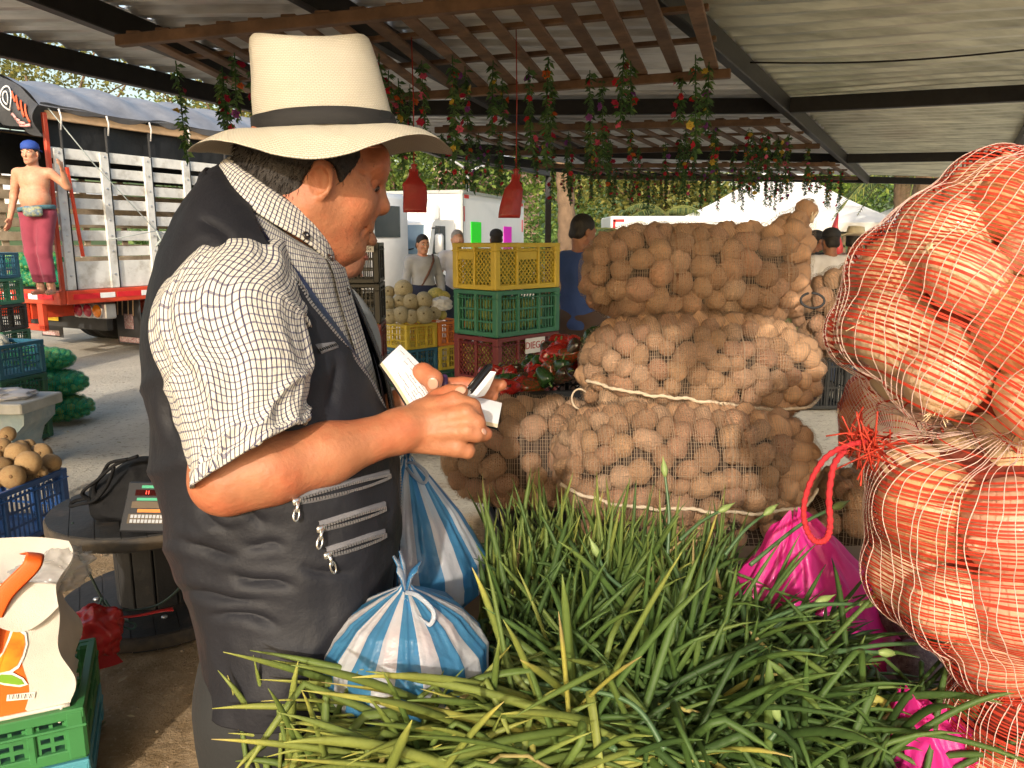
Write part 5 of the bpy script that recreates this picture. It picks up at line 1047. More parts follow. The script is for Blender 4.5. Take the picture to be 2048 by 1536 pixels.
# trousers, belt line and shoes --------------------------------------------
TRO = mat('charcoal_trousers', (.017, .018, .019), .85, var=.16, vs=6, bump=.004, bs=16)
G = SDF((-.62, .75, .0), (.02, 1.55, 1.06), .010); hc = PD(622, 1290, 1.10); fl_ = A_([hc[0]+.0, hc[1], 0])
G.ell(hc+A_([0, 0, .02]), (.132, .16, .12), None, .05)
for sy, dx in ((-1, .0), (1, .06)):
    hp_ = hc+A_([-.012, .085*sy, -.03]); kn = A_([hc[0]-.005+dx, hc[1]+.09*sy, .50]); an = A_([hc[0]-.03+dx, hc[1]+.10*sy, .06]); G.cone(hp_, kn, .118, .082, .04).cone(kn, an, .082, .066, .03)
tr_ = part('trousers', G.mb(lambda V: V+.006*np.stack([fbm(V, 9, 2, 1), fbm(V, 9, 2, 2), 0*V[:, 0]], 1)), TRO, man); bvt = bvh_of(tr_)
P = [hit(bvt, u, v)[0] for u, v in ((384, 1288), (392, 1300), (410, 1306), (430, 1310), (452, 1312))]; P = [p for p in P if p is not None]
if len(P) > 2: part('pocket_edge', MB().tube(P, .004, 6), TRO, tr_)
for sy, dx in ((-1, .0), (1, .06)):
    an = A_([hc[0]-.03+dx, hc[1]+.10*sy, .05]); G = SDF(an-.3, an+.3, .009); G.cone(an+A_([-.03, 0, 0]), an+A_([.16, 0, -.012]), .05, .038, .02).cone(an, an+A_([0, 0, .04]), .05, .05, .02).cut((0, 0, .003), (0, 0, 1)); part('shoe', G.mb(), BLACKSH, man)
# ring, notebook, pen ------------------------------------------------------
rp, rn = PD(889, 770, 1.1305), nrm(PD(925, 770, 1.135)-PD(870, 772, 1.13)); xx = nrm(np.cross(rn, [0, 0, 1])); yy = np.cross(rn, xx)
solo('finger_ring', MB().tube([rp+xx*.0132*cos(a)+yy*.0132*sin(a) for a in np.linspace(0, 6.283, 24, endpoint=False)], .003, 8, 1.6, up=rn, closed=True), mat('purple_ring', (.07, .03, .10), .35), 'purple ring on the forefinger of the hand holding the pad', 'ring')
def ruled(name):
    m = mat(name, (.78, .77, .78), .8, var=.03); t = m.node_tree; N = t.nodes; K = t.links.new; u = N.new('ShaderNodeUVMap'); sp = N.new('ShaderNodeSeparateXYZ'); K(u.outputs[0], sp.inputs[0])
    fr = N.new('ShaderNodeMath'); fr.operation = 'FRACT'; ml = N.new('ShaderNodeMath'); ml.operation = 'MULTIPLY'; ml.inputs[1].default_value = 17; K(sp.outputs[1], ml.inputs[0]); K(ml.outputs[0], fr.inputs[0]); lt = N.new('ShaderNodeMath'); lt.operation = 'LESS_THAN'; lt.inputs[1].default_value = .1; K(fr.outputs[0], lt.inputs[0])
    mx = N.new('ShaderNodeMix'); mx.data_type = 'RGBA'; Bd = N['Principled BSDF']; src = Bd.inputs['Base Color'].links[0].from_socket; K(lt.outputs[0], mx.inputs[0]); K(src, mx.inputs[6]); mx.inputs[7].default_value = (.52, .54, .66, 1); K(mx.outputs[2], Bd.inputs['Base Color']); return m
PAPER = ruled('ruled_paper'); EDGE = mat('page_edges', (.62, .52, .38), .9, var=.15, vs=200, anis=(1, 1, 30)); COVER = mat('black_cover', (.02, .02, .022), .5)
nb = thing('notebook', 'small ruled notebook with handwriting, open in the man\'s hands', 'notebook', PD(870, 800, 1.06), 0)
def quadP(c, s, t): a, b, d, e = (A_(x) for x in c); return (a*(1-s)+b*s)*(1-t)+(e*(1-s)+d*s)*t       # a-b far edge, e-d near edge
def page(c, th, lab, bul):
    s, t = np.meshgrid(np.linspace(0, 1, 22), np.linspace(0, 1, 14), indexing='ij'); a, b, d, e = (A_(x) for x in c); s3, t3 = s[..., None], t[..., None]; P = (a*(1-s3)+b*s3)*(1-t3)+(e*(1-s3)+d*s3)*t3
    n = nrm(np.cross(b-a, e-a)); n = n if n@(C0-a) > 0 else -n; P = P+n*(bul*np.sin(pi*s3)+.002*np.sin(pi*t3)); Pb = P-n*th; top_ = part(lab, MB().grid(P, np.stack([s, t], -1)), PAPER, nb)
    ed = MB()
    for sl_ in ((slice(None), 0), (slice(None), -1), (0, slice(None)), (-1, slice(None))): ed.grid(np.stack([P[sl_], Pb[sl_]], 0))
    part('page_block', ed.grid(Pb), EDGE, nb, False); cv = MB(); k = 1.02; Pc = P.mean((0, 1)); part('cover', cv.grid((P-Pc)*k+Pc-n*(th+.0008)).grid((P-Pc)*k+Pc-n*(th+.003)), COVER, nb, False); return P, n, top_
cl = [PD(764, 724, 1.06), PD(800, 689, 1.10), PD(893, 786, 1.10), PD(830, 826, 1.045)]
PL, nL, leftp = page(cl, .006, 'left_page', .003)
crr = [PD(885, 790, 1.10), PD(1004, 806, 1.105), PD(996, 848, 1.05), PD(842, 832, 1.04)]
PR, nR, rightp = page(crr, .006, 'right_page', .004)
# loose leaf standing up behind the pen
s, t = np.meshgrid(np.linspace(0, 1, 16), np.linspace(0, 1, 10), indexing='ij'); a, b, d, e = PD(868, 792, 1.088), PD(992, 744, 1.10), PD(968, 792, 1.075), PD(880, 808, 1.06); s3, t3 = s[..., None], t[..., None]
Pg = (a*(1-s3)+b*s3)*(1-t3)+(e*(1-s3)+d*s3)*t3; Pg[..., 2] += .006*np.sin(3*pi*s)*(1-t)-.004*np.sin(pi*t); part('lifted_page', MB().grid(Pg, np.stack([s, t], -1)), PAPER, nb)
# handwriting: small pen strokes lying on the left page
hw = MB(); g_ = np.random.default_rng(11)
for ln in range(9):
    tpos = .10+.085*ln; x = .08+.02*g_.random(); end = g_.choice([.5, .65, .8, .35])
    while x < end:
        w_ = g_.uniform(.05, .12); k = int(w_*90); xs_ = x+np.linspace(0, w_, k); ys_ = tpos+.016*np.sin(np.linspace(0, k*1.5, k)+g_.random()*6)*g_.uniform(.5, 1.3)+g_.normal(size=k)*.005; pts = []
        for a, b in zip(ys_, xs_): i = np.clip(1-b, 0, 1); pts.append(A_([np.interp(a*21, range(22), PL[:, int(i*13), q]) for q in range(3)])+nL*.0006)
        if len(pts) > 2: hw.tube(pts, .00035, 3)
        x += w_+.03
part('handwriting', hw, mat('grey_ink', (.10, .10, .13), .7), leftp)
pe = thing('pen', 'black capped ballpoint pen with clear barrel in the writing hand', 'pen', PD(940, 785, 1.03), 0); p0, p1 = PD(903, 826, .997), PD(981, 731, 1.045); d = p1-p0
part('barrel', MB().tube([p0, p0+d*.08, p0+d*.12, p0+d*.62], [.0008, .002, .0036, .0036], 8), mat('clear_barrel', (.55, .52, .50), .15, alpha=.75), pe); part('cap', MB().tube([p0+d*.44, p0+d*.46, p0+d*.94, p0+d], [.0046, .0052, .0050, .0040], 12), mat('black_plastic', (.012, .012, .013), .25), pe); part('clip', MB().bar(p0+d*.52+A_([-.004, -.004, .003]), p0+d*.97+A_([-.004, -.004, .003]), .003, .0016), mat('black_plastic_clip', (.012, .012, .013), .25), pe)
# ================================================================== sacks of potatoes and onions
def ico_mesh(name, m, seed, amp=.10, k=2, sub=2, n2=5.):
    import bmesh
    bm = bmesh.new(); bmesh.ops.create_icosphere(bm, subdivisions=sub, radius=1.0); V = A_([v.co[:] for v in bm.verts]); F = [tuple(v.index for v in f.verts) for f in bm.faces]; bm.free()
    V = V*(1+amp*fbm(V, 1.1, 2, seed)+amp*.25*fbm(V, n2, 1, seed+3))[:, None]; return mk_mesh(name, MB().add(V, F), m)
POT = mat('potato_skin', (.42, .24, .14), .75, var=.2, vs=3, rnd=[(0, (.36, .20, .115)), (.4, (.47, .275, .15)), (.75, (.42, .22, .135)), (1, (.55, .36, .23))], col2=(.24, .13, .075), c2s=4, c2r=(.56, .74), bump=.01, bs=9, spec=.25)
POTM = [ico_mesh('potato', POT, i, .22) for i in range(6)]
INNER = mat('dark_gap_filler', (.04, .022, .014), .9, var=.5, vs=16)  # filler behind the potatoes, shade of the gaps put into its dark colour
NETB = mat('beige_net', (.31, .225, .15), .7, var=.2, vs=30, transl=.2); CORD = mat('jute_cord', (.52, .42, .30), .9, var=.2, vs=60)
def randrot(g): q = g.normal(size=4); q /= np.linalg.norm(q); w, x, y, z = q; return A_([[1-2*(y*y+z*z), 2*(x*y-z*w), 2*(x*z+y*w)], [2*(x*y+z*w), 1-2*(x*x+z*z), 2*(y*z-x*w)], [2*(x*z-y*w), 2*(y*z+x*w), 1-2*(x*x+y*y)]])
def sack(label, C, ax, L_, b_, c_, netm, items, iname, ilabel, icat, igroup, group, rad=(.031, .042), n=170, endp=(3.2, 3.2), flare=None, tilt=0., seed=0, nt=86, nth=104, ring_w=.0008, len_w=.00045, ring_step=1, len_step=1, seam=None, seam_m=None, tubes=None, sag=.0, inner=None, vis=-.12, pinch=None, up=(0, 0, 1), itm=None, cut_y=None, el=(.84, 1.22), limit=68, deep=1.06, taut=.965, supp=1.13):
    g = np.random.default_rng(seed); C = A_(C, float); ax = nrm(ax); yv_ = nrm(np.cross(up, ax)); zv = np.cross(ax, yv_)      # yv_ points away when ax is +x
    def prof(t):
        e = np.where(t < 0, endp[0], endp[1]); w = np.clip(1-np.abs(t)**e, 0, 1)**(1/2.2); return w
    def base(t, th):
        w = prof(t); wb, wc = w, w; z0 = -sag*(t*t)
        if flare is not None:      # the +end is squeezed flat into an upright seam
            f = np.clip((t-flare[0])/(1-flare[0]), 0, 1); wb = np.where(f > 0, (1-f*f)**.6*prof(np.full_like(t, min(flare[0], .9)))*.92+.03, wb); wc = np.where(f > 0, np.maximum(prof(t), 1-.1*f)*1.0+f*flare[1], wc); z0 = z0+f*f*flare[2]
        if pinch is not None:
            f = np.exp(-((t-pinch[0])/pinch[1])**2); wb = wb*(1-pinch[2]*f); wc = wc*(1-pinch[2]*f)
        cy, cz = sup(np.cos(th), 2.5), sup(np.sin(th), 2.5)
        return C+np.multiply.outer(t*L_, ax)+(b_*wb*cy)[..., None]*yv_+(c_*wc*cz*np.where(cz < 0, .92, 1)+z0)[..., None]*zv
    tt_, th_ = np.linspace(-1, 1, nt), np.linspace(0, 2*pi, nth+1); T2, H2 = np.meshgrid(tt_, th_, indexing='ij'); Bp = base(T2, H2)
    # pack the outer layer
    P, Rr = [], []
    for _ in range(n*30):
        t = g.uniform(-1, 1); th = g.uniform(0, 2*pi); r = g.uniform(*rad); q = base(A_([t]), A_([th]))[0]; o = C+ax*L_*t*.62; d = q-o; l = np.linalg.norm(d)
        if l < r*1.05: continue
        q = q-d/l*r*deep
        if P:
            dd = np.linalg.norm(A_(P)-q, axis=1)
            if (dd < .70*(A_(Rr)+r)).any(): continue
        P.append(q); Rr.append(r)
        if len(P) >= n: break
    P, Rr = A_(P), A_(Rr)
    O = C+np.multiply.outer(T2*L_*.62, ax); D = Bp-O; l0 = np.linalg.norm(D, axis=2); D = D/(l0[..., None]+1e-9); best = l0*taut
    for q, r in zip(P, Rr*supp+.002):
        m_ = q-O; b2 = (m_*D).sum(2); dd = (m_*m_).sum(2)-b2*b2; h_ = r*r-dd; ok = (h_ > 0) & (b2 > 0); best = np.where(ok, np.maximum(best, b2+np.sqrt(np.clip(h_, 0, None))), best)
    raw = best.copy()
    for _ in range(9):
        sm = best.copy(); sm[1:-1] = (best[:-2]+best[2:])/2*.5+best[1:-1]*.5; sm2 = np.concatenate([sm[:, -2:-1], sm[:, :-1], sm[:, 1:2]], 1); sm = .5*sm+.25*(np.concatenate([sm[:, -2:-1], sm[:, :-1]], 1)+np.concatenate([sm[:, 1:], sm[:, 1:2]], 1)); best = np.maximum(sm, best-.0016)
    best = np.maximum(best, raw-.0005); N_ = O+D*best[..., None]; N_[:, -1] = N_[:, 0]
    tk_ = thing(iname[0], label, iname[1], C-A_([0, 0, c_]), 0, group)
    dT = np.gradient(N_, axis=0); dT /= np.linalg.norm(dT, axis=2, keepdims=True)+1e-9; dH = np.gradient(N_, axis=1); dH /= np.linalg.norm(dH, axis=2, keepdims=True)+1e-9; nn = np.cross(dT, dH); nn /= np.linalg.norm(nn, axis=2, keepdims=True)+1e-9
    sg = np.sign((nn*D).sum(2).mean()); nn *= sg
    mb = MB()
    for i in range(1, nt-1, ring_step):
        w_ = np.minimum(ring_w, np.linalg.norm(N_[min(i+ring_step, nt-1)]-N_[max(i-ring_step, 0)], axis=1)/2*.23)[:, None]*g.uniform(.75, 1.2); off = dT[i]*(g.normal()*.001+.0012*fbm(N_[i], 9, 2, i))[..., None]; mb.grid(np.stack([N_[i]-dT[i]*w_+off, N_[i]+dT[i]*w_+off]))
    mb2 = MB()
    for j in range(0, nth, len_step):
        w_ = len_w*g.uniform(.7, 1.3); mb2.grid(np.stack([N_[:, j]-dH[:, j]*w_+nn[:, j]*.0006, N_[:, j]+dH[:, j]*w_+nn[:, j]*.0006]))
    part('net', mb, netm[0], tk_, False, kind='stuff')
    if tubes is None: part('net', mb2, netm[1], tk_, False, kind='stuff')
    else:
        m3 = MB()
        for j in range(0, nth, len_step):
            Q = N_[:, j]+nn[:, j]*tubes+dH[:, j]*(.0075*fbm(N_[:, j], 17, 2, j))[:, None]; m3.tube(Q, tubes*g.uniform(.75, 1.2)*(1+.25*np.sin(np.arange(nt)*2.1)), 5)
        part('net', m3, netm[1], tk_, True, kind='stuff')
    inb = MB(); k = .70 if inner is None else inner; inb.grid(O[::2, ::2]+(N_-O)[::2, ::2]*k); part('lining', inb, itm or INNER, tk_)  # filler body inside the net, dark between potatoes to stand for shade
    if seam is not None:
        j0, j1 = seam; js = np.linspace(j0, j1, nt); Q = A_([N_[i, int(js[i]) % nth]+nn[i, int(js[i]) % nth]*.004 for i in range(3, nt-3)]); Q = np.stack([np.convolve(np.r_[[Q[0, k_]]*2, Q[:, k_], [Q[-1, k_]]*2], np.ones(5)/5, 'valid') for k_ in range(3)], 1); part('seam_cord', MB().tube(Q, .0052*(1+.25*np.sin(np.arange(len(Q))*1.9)), 7), seam_m or CORD, tk_)
    if flare is not None:
        Q = np.concatenate([N_[-2, int(nth*.75):int(nth*.25)+nth+1:1] if False else N_[-2, [(int(nth*.75)+k_) % nth for k_ in range(0, int(nth*.5), 2)]]]); Q = Q+.006*fbm(Q, 12, 2)[:, None]; part('seam_cord', MB().tube(Q+ax*.004, .007, 6), CORD, tk_)
    hid = MB(); shown = 0; lx, rx = np.percentile(P[:, 0], 33), np.percentile(P[:, 0], 66)
    order = sorted(range(len(P)), key=lambda i: np.linalg.norm(P[i]-C0))
    for i in order:
        q, r = P[i], Rr[i]; o = C+ax*L_*np.clip((q-C)@ax/L_, -.62, .62); out = nrm(q-o); vw = nrm(C0-q); R_ = randrot(g); s3 = r*np.clip(g.normal(1, .12, 3), *el); px = 1024+FPX*(q[0])/((q-C0)@Fv)
        if out@vw > vis and shown < limit and px < 2120 and (cut_y is None or q[2] > cut_y):
            inst(items[1], items[0][g.integers(len(items[0]))], mat4(R_, q, s3), ilabel+', '+('upper ' if (q-C)@A_([0, 0, 1.]) > 0 else 'lower ')+(('left' if q[0] < lx else 'middle' if q[0] < rx else 'right') if abs(ax[0]) > .5 else ('left' if q[0] < lx+.02 else 'right'))+' part', icat, igroup); shown += 1
        else:
            me = items[0][g.integers(len(items[0]))]; V = A_([v.co[:] for v in me.vertices])*s3; hid.add(V@R_.T+q, [tuple(p.vertices) for p in me.polygons])
    if hid.n: part('contents', hid, items[0][0].materials[0], tk_, kind='stuff')
    return N_, nn, tk_
PS, PL_ = ('potato_sack', 'sack'), 'potatoes'
e_ = nrm([1, .06, 0])
def psack(lab, pl, pr, vt, vb, D, short, **k):
    a, b = PD(pl, (vt+vb)/2, D), PD(pr, (vt+vb)/2, D+k.pop('dd', .0)); t_, b2 = PD((pl+pr)/2, vt, D), PD((pl+pr)/2, vb, D); C = (a+b)/2; C[1] += .12
    return sack(lab, C, b-a, np.linalg.norm(b-a)/2+.035, k.pop('depth', .21), (t_[2]-b2[2])/2*1.13, (NETB, NETB), (POTM, 'potato'), PS, 'potato in the %s' % short, 'potato', 'potatoes in the '+short, 'net sacks of potatoes', **k)
S3 = psack('bottom sack of the three stacked potato sacks, its cord seam low along the front', 1132, 1640, 828, 1068, 2.22, 'bottom stacked sack', seed=1, n=420, nt=112, seam=(56, 62), endp=(4.6, 4.0), rad=(.029, .041))
S2 = psack('middle sack of the three stacked potato sacks, a cord seam sagging to the right', 1182, 1650, 640, 850, 2.34, 'middle stacked sack', seed=2, n=420, nt=112, seam=(53, 65), endp=(4.4, 3.6), rad=(.028, .039), tilt=0, sag=.02)
S1 = psack('topmost potato sack, tipped up with its right end sewn in an upright seam', 1186, 1622, 455, 655, 2.42, 'topmost sack', seed=3, n=420, nt=112, flare=(.62, .18, .055), endp=(4.2, 3.6), rad=(.032, .043), dd=.02)
S4 = psack('shaded potato sack lying low behind the notebook and green onions', 892, 1235, 815, 1035, 2.6, 'shaded sack behind the notebook', seed=4, n=110, endp=(3, 3), rad=(.032, .043), limit=40)
S5 = psack('round potato sack behind the red onion net, right of the stacked sacks', 1634, 1960, 535, 745, 2.75, 'sack right of the stack', seed=5, n=110, endp=(2.6, 3), rad=(.033, .045), limit=32)
S6 = psack('dark potato sack low in the shade under the red onion net', 1640, 1990, 960, 1190, 2.35, 'dark sack under the onions', seed=6, n=100, endp=(2.8, 3), rad=(.032, .043), limit=16, nt=66, nth=84)
S7 = psack('potato sack at the very bottom of the stack, mostly buried in green onions', 1150, 1700, 1045, 1270, 2.28, 'buried lowest sack', seed=8, n=90, limit=8, nt=56, nth=70)
# loops of twine at the sack mouths
tw = MB().tube([PD(1620, 600, 2.36)+A_([.03*sin(a)*1.2, -.02+.01*cos(a), .022*cos(a)]) for a in np.linspace(0, 6.0, 20)], .004, 6); part('tie_twine', tw, mat('black_twine', (.02, .02, .022), .7), S1[2])
tf = MB().tube([PD(1622, 445, 2.42), PD(1628, 432, 2.42), PD(1636, 422, 2.41)], [.006, .005, .002], 5).tube([PD(1622, 445, 2.42), PD(1624, 430, 2.42), PD(1626, 424, 2.41)], [.005, .004, .002], 5); part('seam_tuft', tf, CORD, S1[2])
part('tie_twine', MB().tube([PD(1175+16*cos(a)*1.3-20*a/6, 800+22*sin(a), 2.4) for a in np.linspace(1.2, 5.6, 16)], .0032, 5), CORD, S2[2]); part('tie_twine', MB().tube([PD(1128+14*cos(a), 905+12*sin(a), 2.5) for a in np.linspace(1., 5.6, 14)], .003, 5), CORD, S4[2])
# small red net sack behind
REDN = mat('red_net', (.60, .065, .035), .55, var=.25, vs=30, transl=.4, spec=.4); WTH = mat('white_net_thread', (.68, .50, .44), .6, var=.12, vs=60, transl=.2)
ONI = mat('onion_skin', (.68, .50, .32), .42, var=.16, vs=2.5, anis=(1, 1, .25), rnd=[(0, (.64, .44, .25)), (.35, (.70, .55, .36)), (.6, (.56, .29, .12)), (.85, (.66, .52, .32)), (1, (.56, .30, .20))], bump=.002, bs=5, coat=.15)
def onion_mesh(i):
    g = np.random.default_rng(i); mb = MB(); mb.lathe([(.001, -.97), (.30, -.93), (.72, -.66), (.97, -.2), (1.0, .12), (.86, .55), (.52, .86), (.24, 1.0), (.13, 1.08), (.12, 1.15), (.07, 1.16), (0, 1.13)], 30, sx=1+.06*g.normal(), sy=1+.06*g.normal())
    V = mb.arr(); a = np.arctan2(V[:, 1], V[:, 0]); V[:, :2] *= (1+.012*np.sin(a*7+i))[:, None]; mb.V = [V]
    for k in range(10): aa = 6.28*g.random(); mb.tube([(.06*cos(aa), .06*sin(aa), -.95), (.25*cos(aa)*g.random()*2, .25*sin(aa), -1.12-.1*g.random())], .012, 3)
    return mk_mesh('onion', mb, ONI)
ONM = [onion_mesh(i) for i in range(5)]; RIN = mat('onion_inside', (.22, .045, .025), .9, var=.4, vs=9)
p = PD(1730, 860, 2.1); sack('small red net sack wedged between the potato stack and the onion sacks', PD(1740, 855, 2.05)+A_([.12, .1, 0]), (.5, 1, .1), .24, .15, .16, (REDN, WTH), (ONM, 'onion'), ('onion_sack', 'sack'), 'onion inside the small red net sack wedged at the back', 'onion', 'onions in the small red net', 'red net sacks of onions', rad=(.036, .046), n=50, seed=21, nt=70, nth=80, ring_w=.0016, len_w=.0009, endp=(2.6, 2.6), itm=RIN, limit=16, vis=-.1)
OS = ('onion_sack', 'sack')
def osack(lab, short, uc, ul, vt, vb, D, lean, seed, **k):
    a, b = PD(uc, vt, D), PD(uc, vb, D); C = (a+b)/2; L_ = np.linalg.norm(a-b)/2; r = (uc-ul)/FPX*D*.93; d = nrm([lean, .05, 1])
    return sack(lab, C, d, L_, r, r*k.pop('dep', .95), (REDN, WTH), (ONM, 'onion'), OS, 'pale onion in the %s' % short, 'onion', 'onions in the '+short, 'red net sacks of onions', up=(0, 1, 0), rad=k.pop('rad', (.050, .066)), seed=seed, nt=k.pop('nt', 140), nth=k.pop('nth', 132), ring_step=2, len_step=2, ring_w=k.pop('rw', .0019), tubes=.00055, itm=RIN, inner=.66, vis=-.2, deep=1.12, taut=.95, supp=1.19, el=(.9, 1.08), **k)
O1 = osack('big red net sack of pale onions at the upper right, closest to the camera', 'big upper red net', 2080, 1704, 312, 905, 1.03, .62, 11, n=150, endp=(5, 1.4), limit=60, rad=(.048, .064))
O2 = osack('red net sack of pale onions under the upper one, tied with a red rope', 'middle red net', 2065, 1735, 868, 1360, 1.0, -.16, 12, n=150, endp=(1.9, 5), limit=60)
O3 = osack('lowest red net onion sack in the bottom right corner', 'lowest red net', 2095, 1884, 1318, 1700, .98, 0, 13, n=90, endp=(5, 3), limit=40)
ROPE = mat('red_rope', (.36, .014, .02), .8, var=.2, vs=120, bump=.002, bs=220); 
rp_ = [PD(*q) for q in ((1745, 882, .99), (1700, 890, .975), (1655, 912, .965), (1625, 955, .96), (1608, 1010, .96), (1612, 1055, .962), (1630, 1082, .962), (1652, 1078, .962), (1660, 1050, .962), (1658, 990, .965), (1668, 930, .97), (1690, 900, .985))]
part('tie_rope', MB().tube(spl(rp_, 160), .0030*(1+.16*np.sin(np.arange(160)*1.5)), 8, 1.3), ROPE, O2[2])
kn = MB()
for k in range(60):
    a = random.uniform(0, 6.28); p0 = PD(1735+random.gauss(0, 10), 885+random.gauss(0, 10), .99); kn.tube([p0, p0+A_([random.gauss(-.006, .012), random.gauss(-.006, .006), random.gauss(0, .012)]), p0+A_([random.gauss(-.012, .02), random.gauss(-.01, .01), random.gauss(0, .02)])], .0011, 4)
part('frayed_net', kn, REDN, O2[2], kind='stuff')
# ================================================================== green onions on the table
TBL = mat('table_boards', (.16, .11, .07), .85, var=.3, vs=5, bump=.003, bs=30)
tb = thing('stall_table', 'low wooden stall table carrying the heap of green onions', 'table', (.3, 1.45, 0))
for i in range(10): part('board', MB().box((.42, .62+.135*i, .70+.002*(i % 2)), (1.62, .125, .03), None, .004), TBL, tb, False)
for x in (-.33, 1.15):
    for y in (.62, 1.8): part('leg', MB().box((x, y, .342), (.08, .08, .683), None, .006), TBL, tb, False)
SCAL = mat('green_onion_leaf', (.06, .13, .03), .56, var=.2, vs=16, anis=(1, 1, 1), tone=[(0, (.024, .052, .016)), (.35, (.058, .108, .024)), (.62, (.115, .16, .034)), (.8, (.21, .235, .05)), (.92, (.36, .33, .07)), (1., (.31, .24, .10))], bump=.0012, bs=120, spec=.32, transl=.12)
def leaf_path(b, d, L_, droop, kink, g, n=13):
    d = nrm(d); P = [A_(b, float)]; v = d.copy(); side = nrm(g.normal(size=3)); ks = g.uniform(.35, .75)
    for i in range(1, n):
        s = i/(n-1); v = nrm(v+A_([0, 0, -1])*droop*(.35+1.9*s*s)/n+side*.10/n*3*sin(3*s+1))
        if kink and abs(s-ks) < .5/n+.02: v = nrm(v+A_([g.normal()*.5, g.normal()*.5, -1.3*kink]))
        P.append(P[-1]+v*L_/(n-1))
    return A_(P)
def leaf(mb, P, w, g, tone, hollow=.8):
    n = len(P); s = np.linspace(0, 1, n); r = w*(.85+.2*np.sin(pi*np.clip(s*1.1, 0, 1)))*np.clip((1-s)*5.5, .06, 1)**.8*np.clip(.6+s*4, 0, 1)
    up = g.normal(size=3); up[2] += 1; tn = np.clip(tone+.30*np.clip(s-.72, 0, 1)/.28*g.random()+.05*g.normal(), 0, 1); mb.tube(P, r, 7 if n > 9 else 5, hollow*g.uniform(.6, 1.2), up=up, w=tn)
# regions in the photograph: (u, v) base range, level, direction, spread, length, half width, droop, kink chance, tone (yellower on the sunlit left, darker on the shaded right), count
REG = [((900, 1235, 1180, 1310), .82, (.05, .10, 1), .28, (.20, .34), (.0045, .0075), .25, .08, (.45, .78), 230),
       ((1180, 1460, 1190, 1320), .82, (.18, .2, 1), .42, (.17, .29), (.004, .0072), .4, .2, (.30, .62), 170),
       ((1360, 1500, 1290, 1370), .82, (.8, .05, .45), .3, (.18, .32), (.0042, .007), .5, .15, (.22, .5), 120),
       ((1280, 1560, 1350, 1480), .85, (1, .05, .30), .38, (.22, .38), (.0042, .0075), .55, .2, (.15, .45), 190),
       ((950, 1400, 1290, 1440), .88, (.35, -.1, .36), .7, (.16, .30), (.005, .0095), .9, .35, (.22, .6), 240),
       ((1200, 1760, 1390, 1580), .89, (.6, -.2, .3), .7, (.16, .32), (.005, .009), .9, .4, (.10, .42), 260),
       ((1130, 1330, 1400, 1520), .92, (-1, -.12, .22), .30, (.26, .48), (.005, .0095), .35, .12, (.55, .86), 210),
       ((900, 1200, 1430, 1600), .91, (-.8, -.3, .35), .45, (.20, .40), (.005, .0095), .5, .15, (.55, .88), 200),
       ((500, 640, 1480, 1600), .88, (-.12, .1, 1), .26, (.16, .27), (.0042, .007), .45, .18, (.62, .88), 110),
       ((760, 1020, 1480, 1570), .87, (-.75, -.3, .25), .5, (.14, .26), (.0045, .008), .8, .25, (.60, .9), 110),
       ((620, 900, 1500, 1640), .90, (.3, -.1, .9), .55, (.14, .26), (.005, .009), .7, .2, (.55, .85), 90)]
g = np.random.default_rng(77); leaves = []
LLAB = ['at the back left by the striped bags', 'at the back before the bottom potato sack', 'leaning right before the pink bag', 'stretching right below the pink bag', 'in the middle of the heap', 'in the shaded right front of the heap', 'sweeping left across the middle front', 'lying across the left front of the heap', 'in the left front bunch by the dark trousers', 'just below the nearer striped bag', 'at the bottom edge below the striped bag']
def keep_leaf(P):
    w = P-C0; D = w@Fv; u = 1024+FPX*(w@Rv)/D; v = 768-FPX*(w@Uv)/D
    if ((P[:, 0]+.27)**2+(P[:, 1]-1.09)**2 < .21**2).any(): return False
    if D.min() < .73 or u.min() < g.uniform(395, 470): return False
    if ((u > 655) & (u < 955) & (v > 1150) & (v < 1335)).any(): return False
    if ((u > 790) & (u < 905) & (v > 930) & (v < 1180)).any() and g.random() < .85: return False
    if ((u > 1500) & (u < 1790) & (v > 1000) & (v < 1150+(u-1500)*.35)).any() and g.random() < .86: return False
    if ((u > 1765) & (u < 1915) & (v > 1180) & (v < 1360)).any() and g.random() < .85: return False
    if ((u > 1840) & (v > 1390)).any() and g.random() < .7: return False
    if ((u < 650) & (v < 1290)).any(): return False
    return not ((v < 930).any() or ((v < 1040).any() and g.random() < .55))
for ri, ((u0, u1, v0, v1), z, d, sp, Lr, wr, dr, kc, tr_, n) in enumerate(REG):
    for _ in range(int(n*2.2)):
        b = PZ(g.uniform(u0, u1), g.uniform(v0, v1), z-.025+g.uniform(-.07, .02)); dd = A_(d)+g.normal(size=3)*sp; P = leaf_path(b, dd, g.uniform(*Lr)*.92, dr*g.uniform(.15, 1.2), (g.uniform(.5, 1.2) if g.random() < kc+.12 else 0), g)
        if not keep_leaf(P): continue
        low_ = P[:, 2] < .75; P[low_, 2] = .75+.02*g.random()
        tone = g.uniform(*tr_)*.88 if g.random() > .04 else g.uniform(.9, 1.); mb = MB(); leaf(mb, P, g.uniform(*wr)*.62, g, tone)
        # how large it shows: nearer and higher leaves first
        c = P.mean(0); bent_ = np.linalg.norm(P[-1]-P[0]) < .86*np.linalg.norm(np.diff(P, axis=0), axis=1).sum(); ln_ = np.linalg.norm(P[-1]-P[0]); desc = ('dark green' if tone < .3 else 'mid green' if tone < .5 else 'yellowish green' if tone < .88 else 'dry tan')+(', sharply bent' if bent_ else ', long straight' if ln_ > .22 else ', short straight'); leaves.append((P[:, 2].max()*3-((c-C0)@Fv)*1.2+np.linalg.norm(P[-1]-P[0])*1.5+g.random()*.5, mb, c, desc+' onion leaf '+LLAB[ri]))
leaves.sort(key=lambda q: -q[0]); rest = MB()
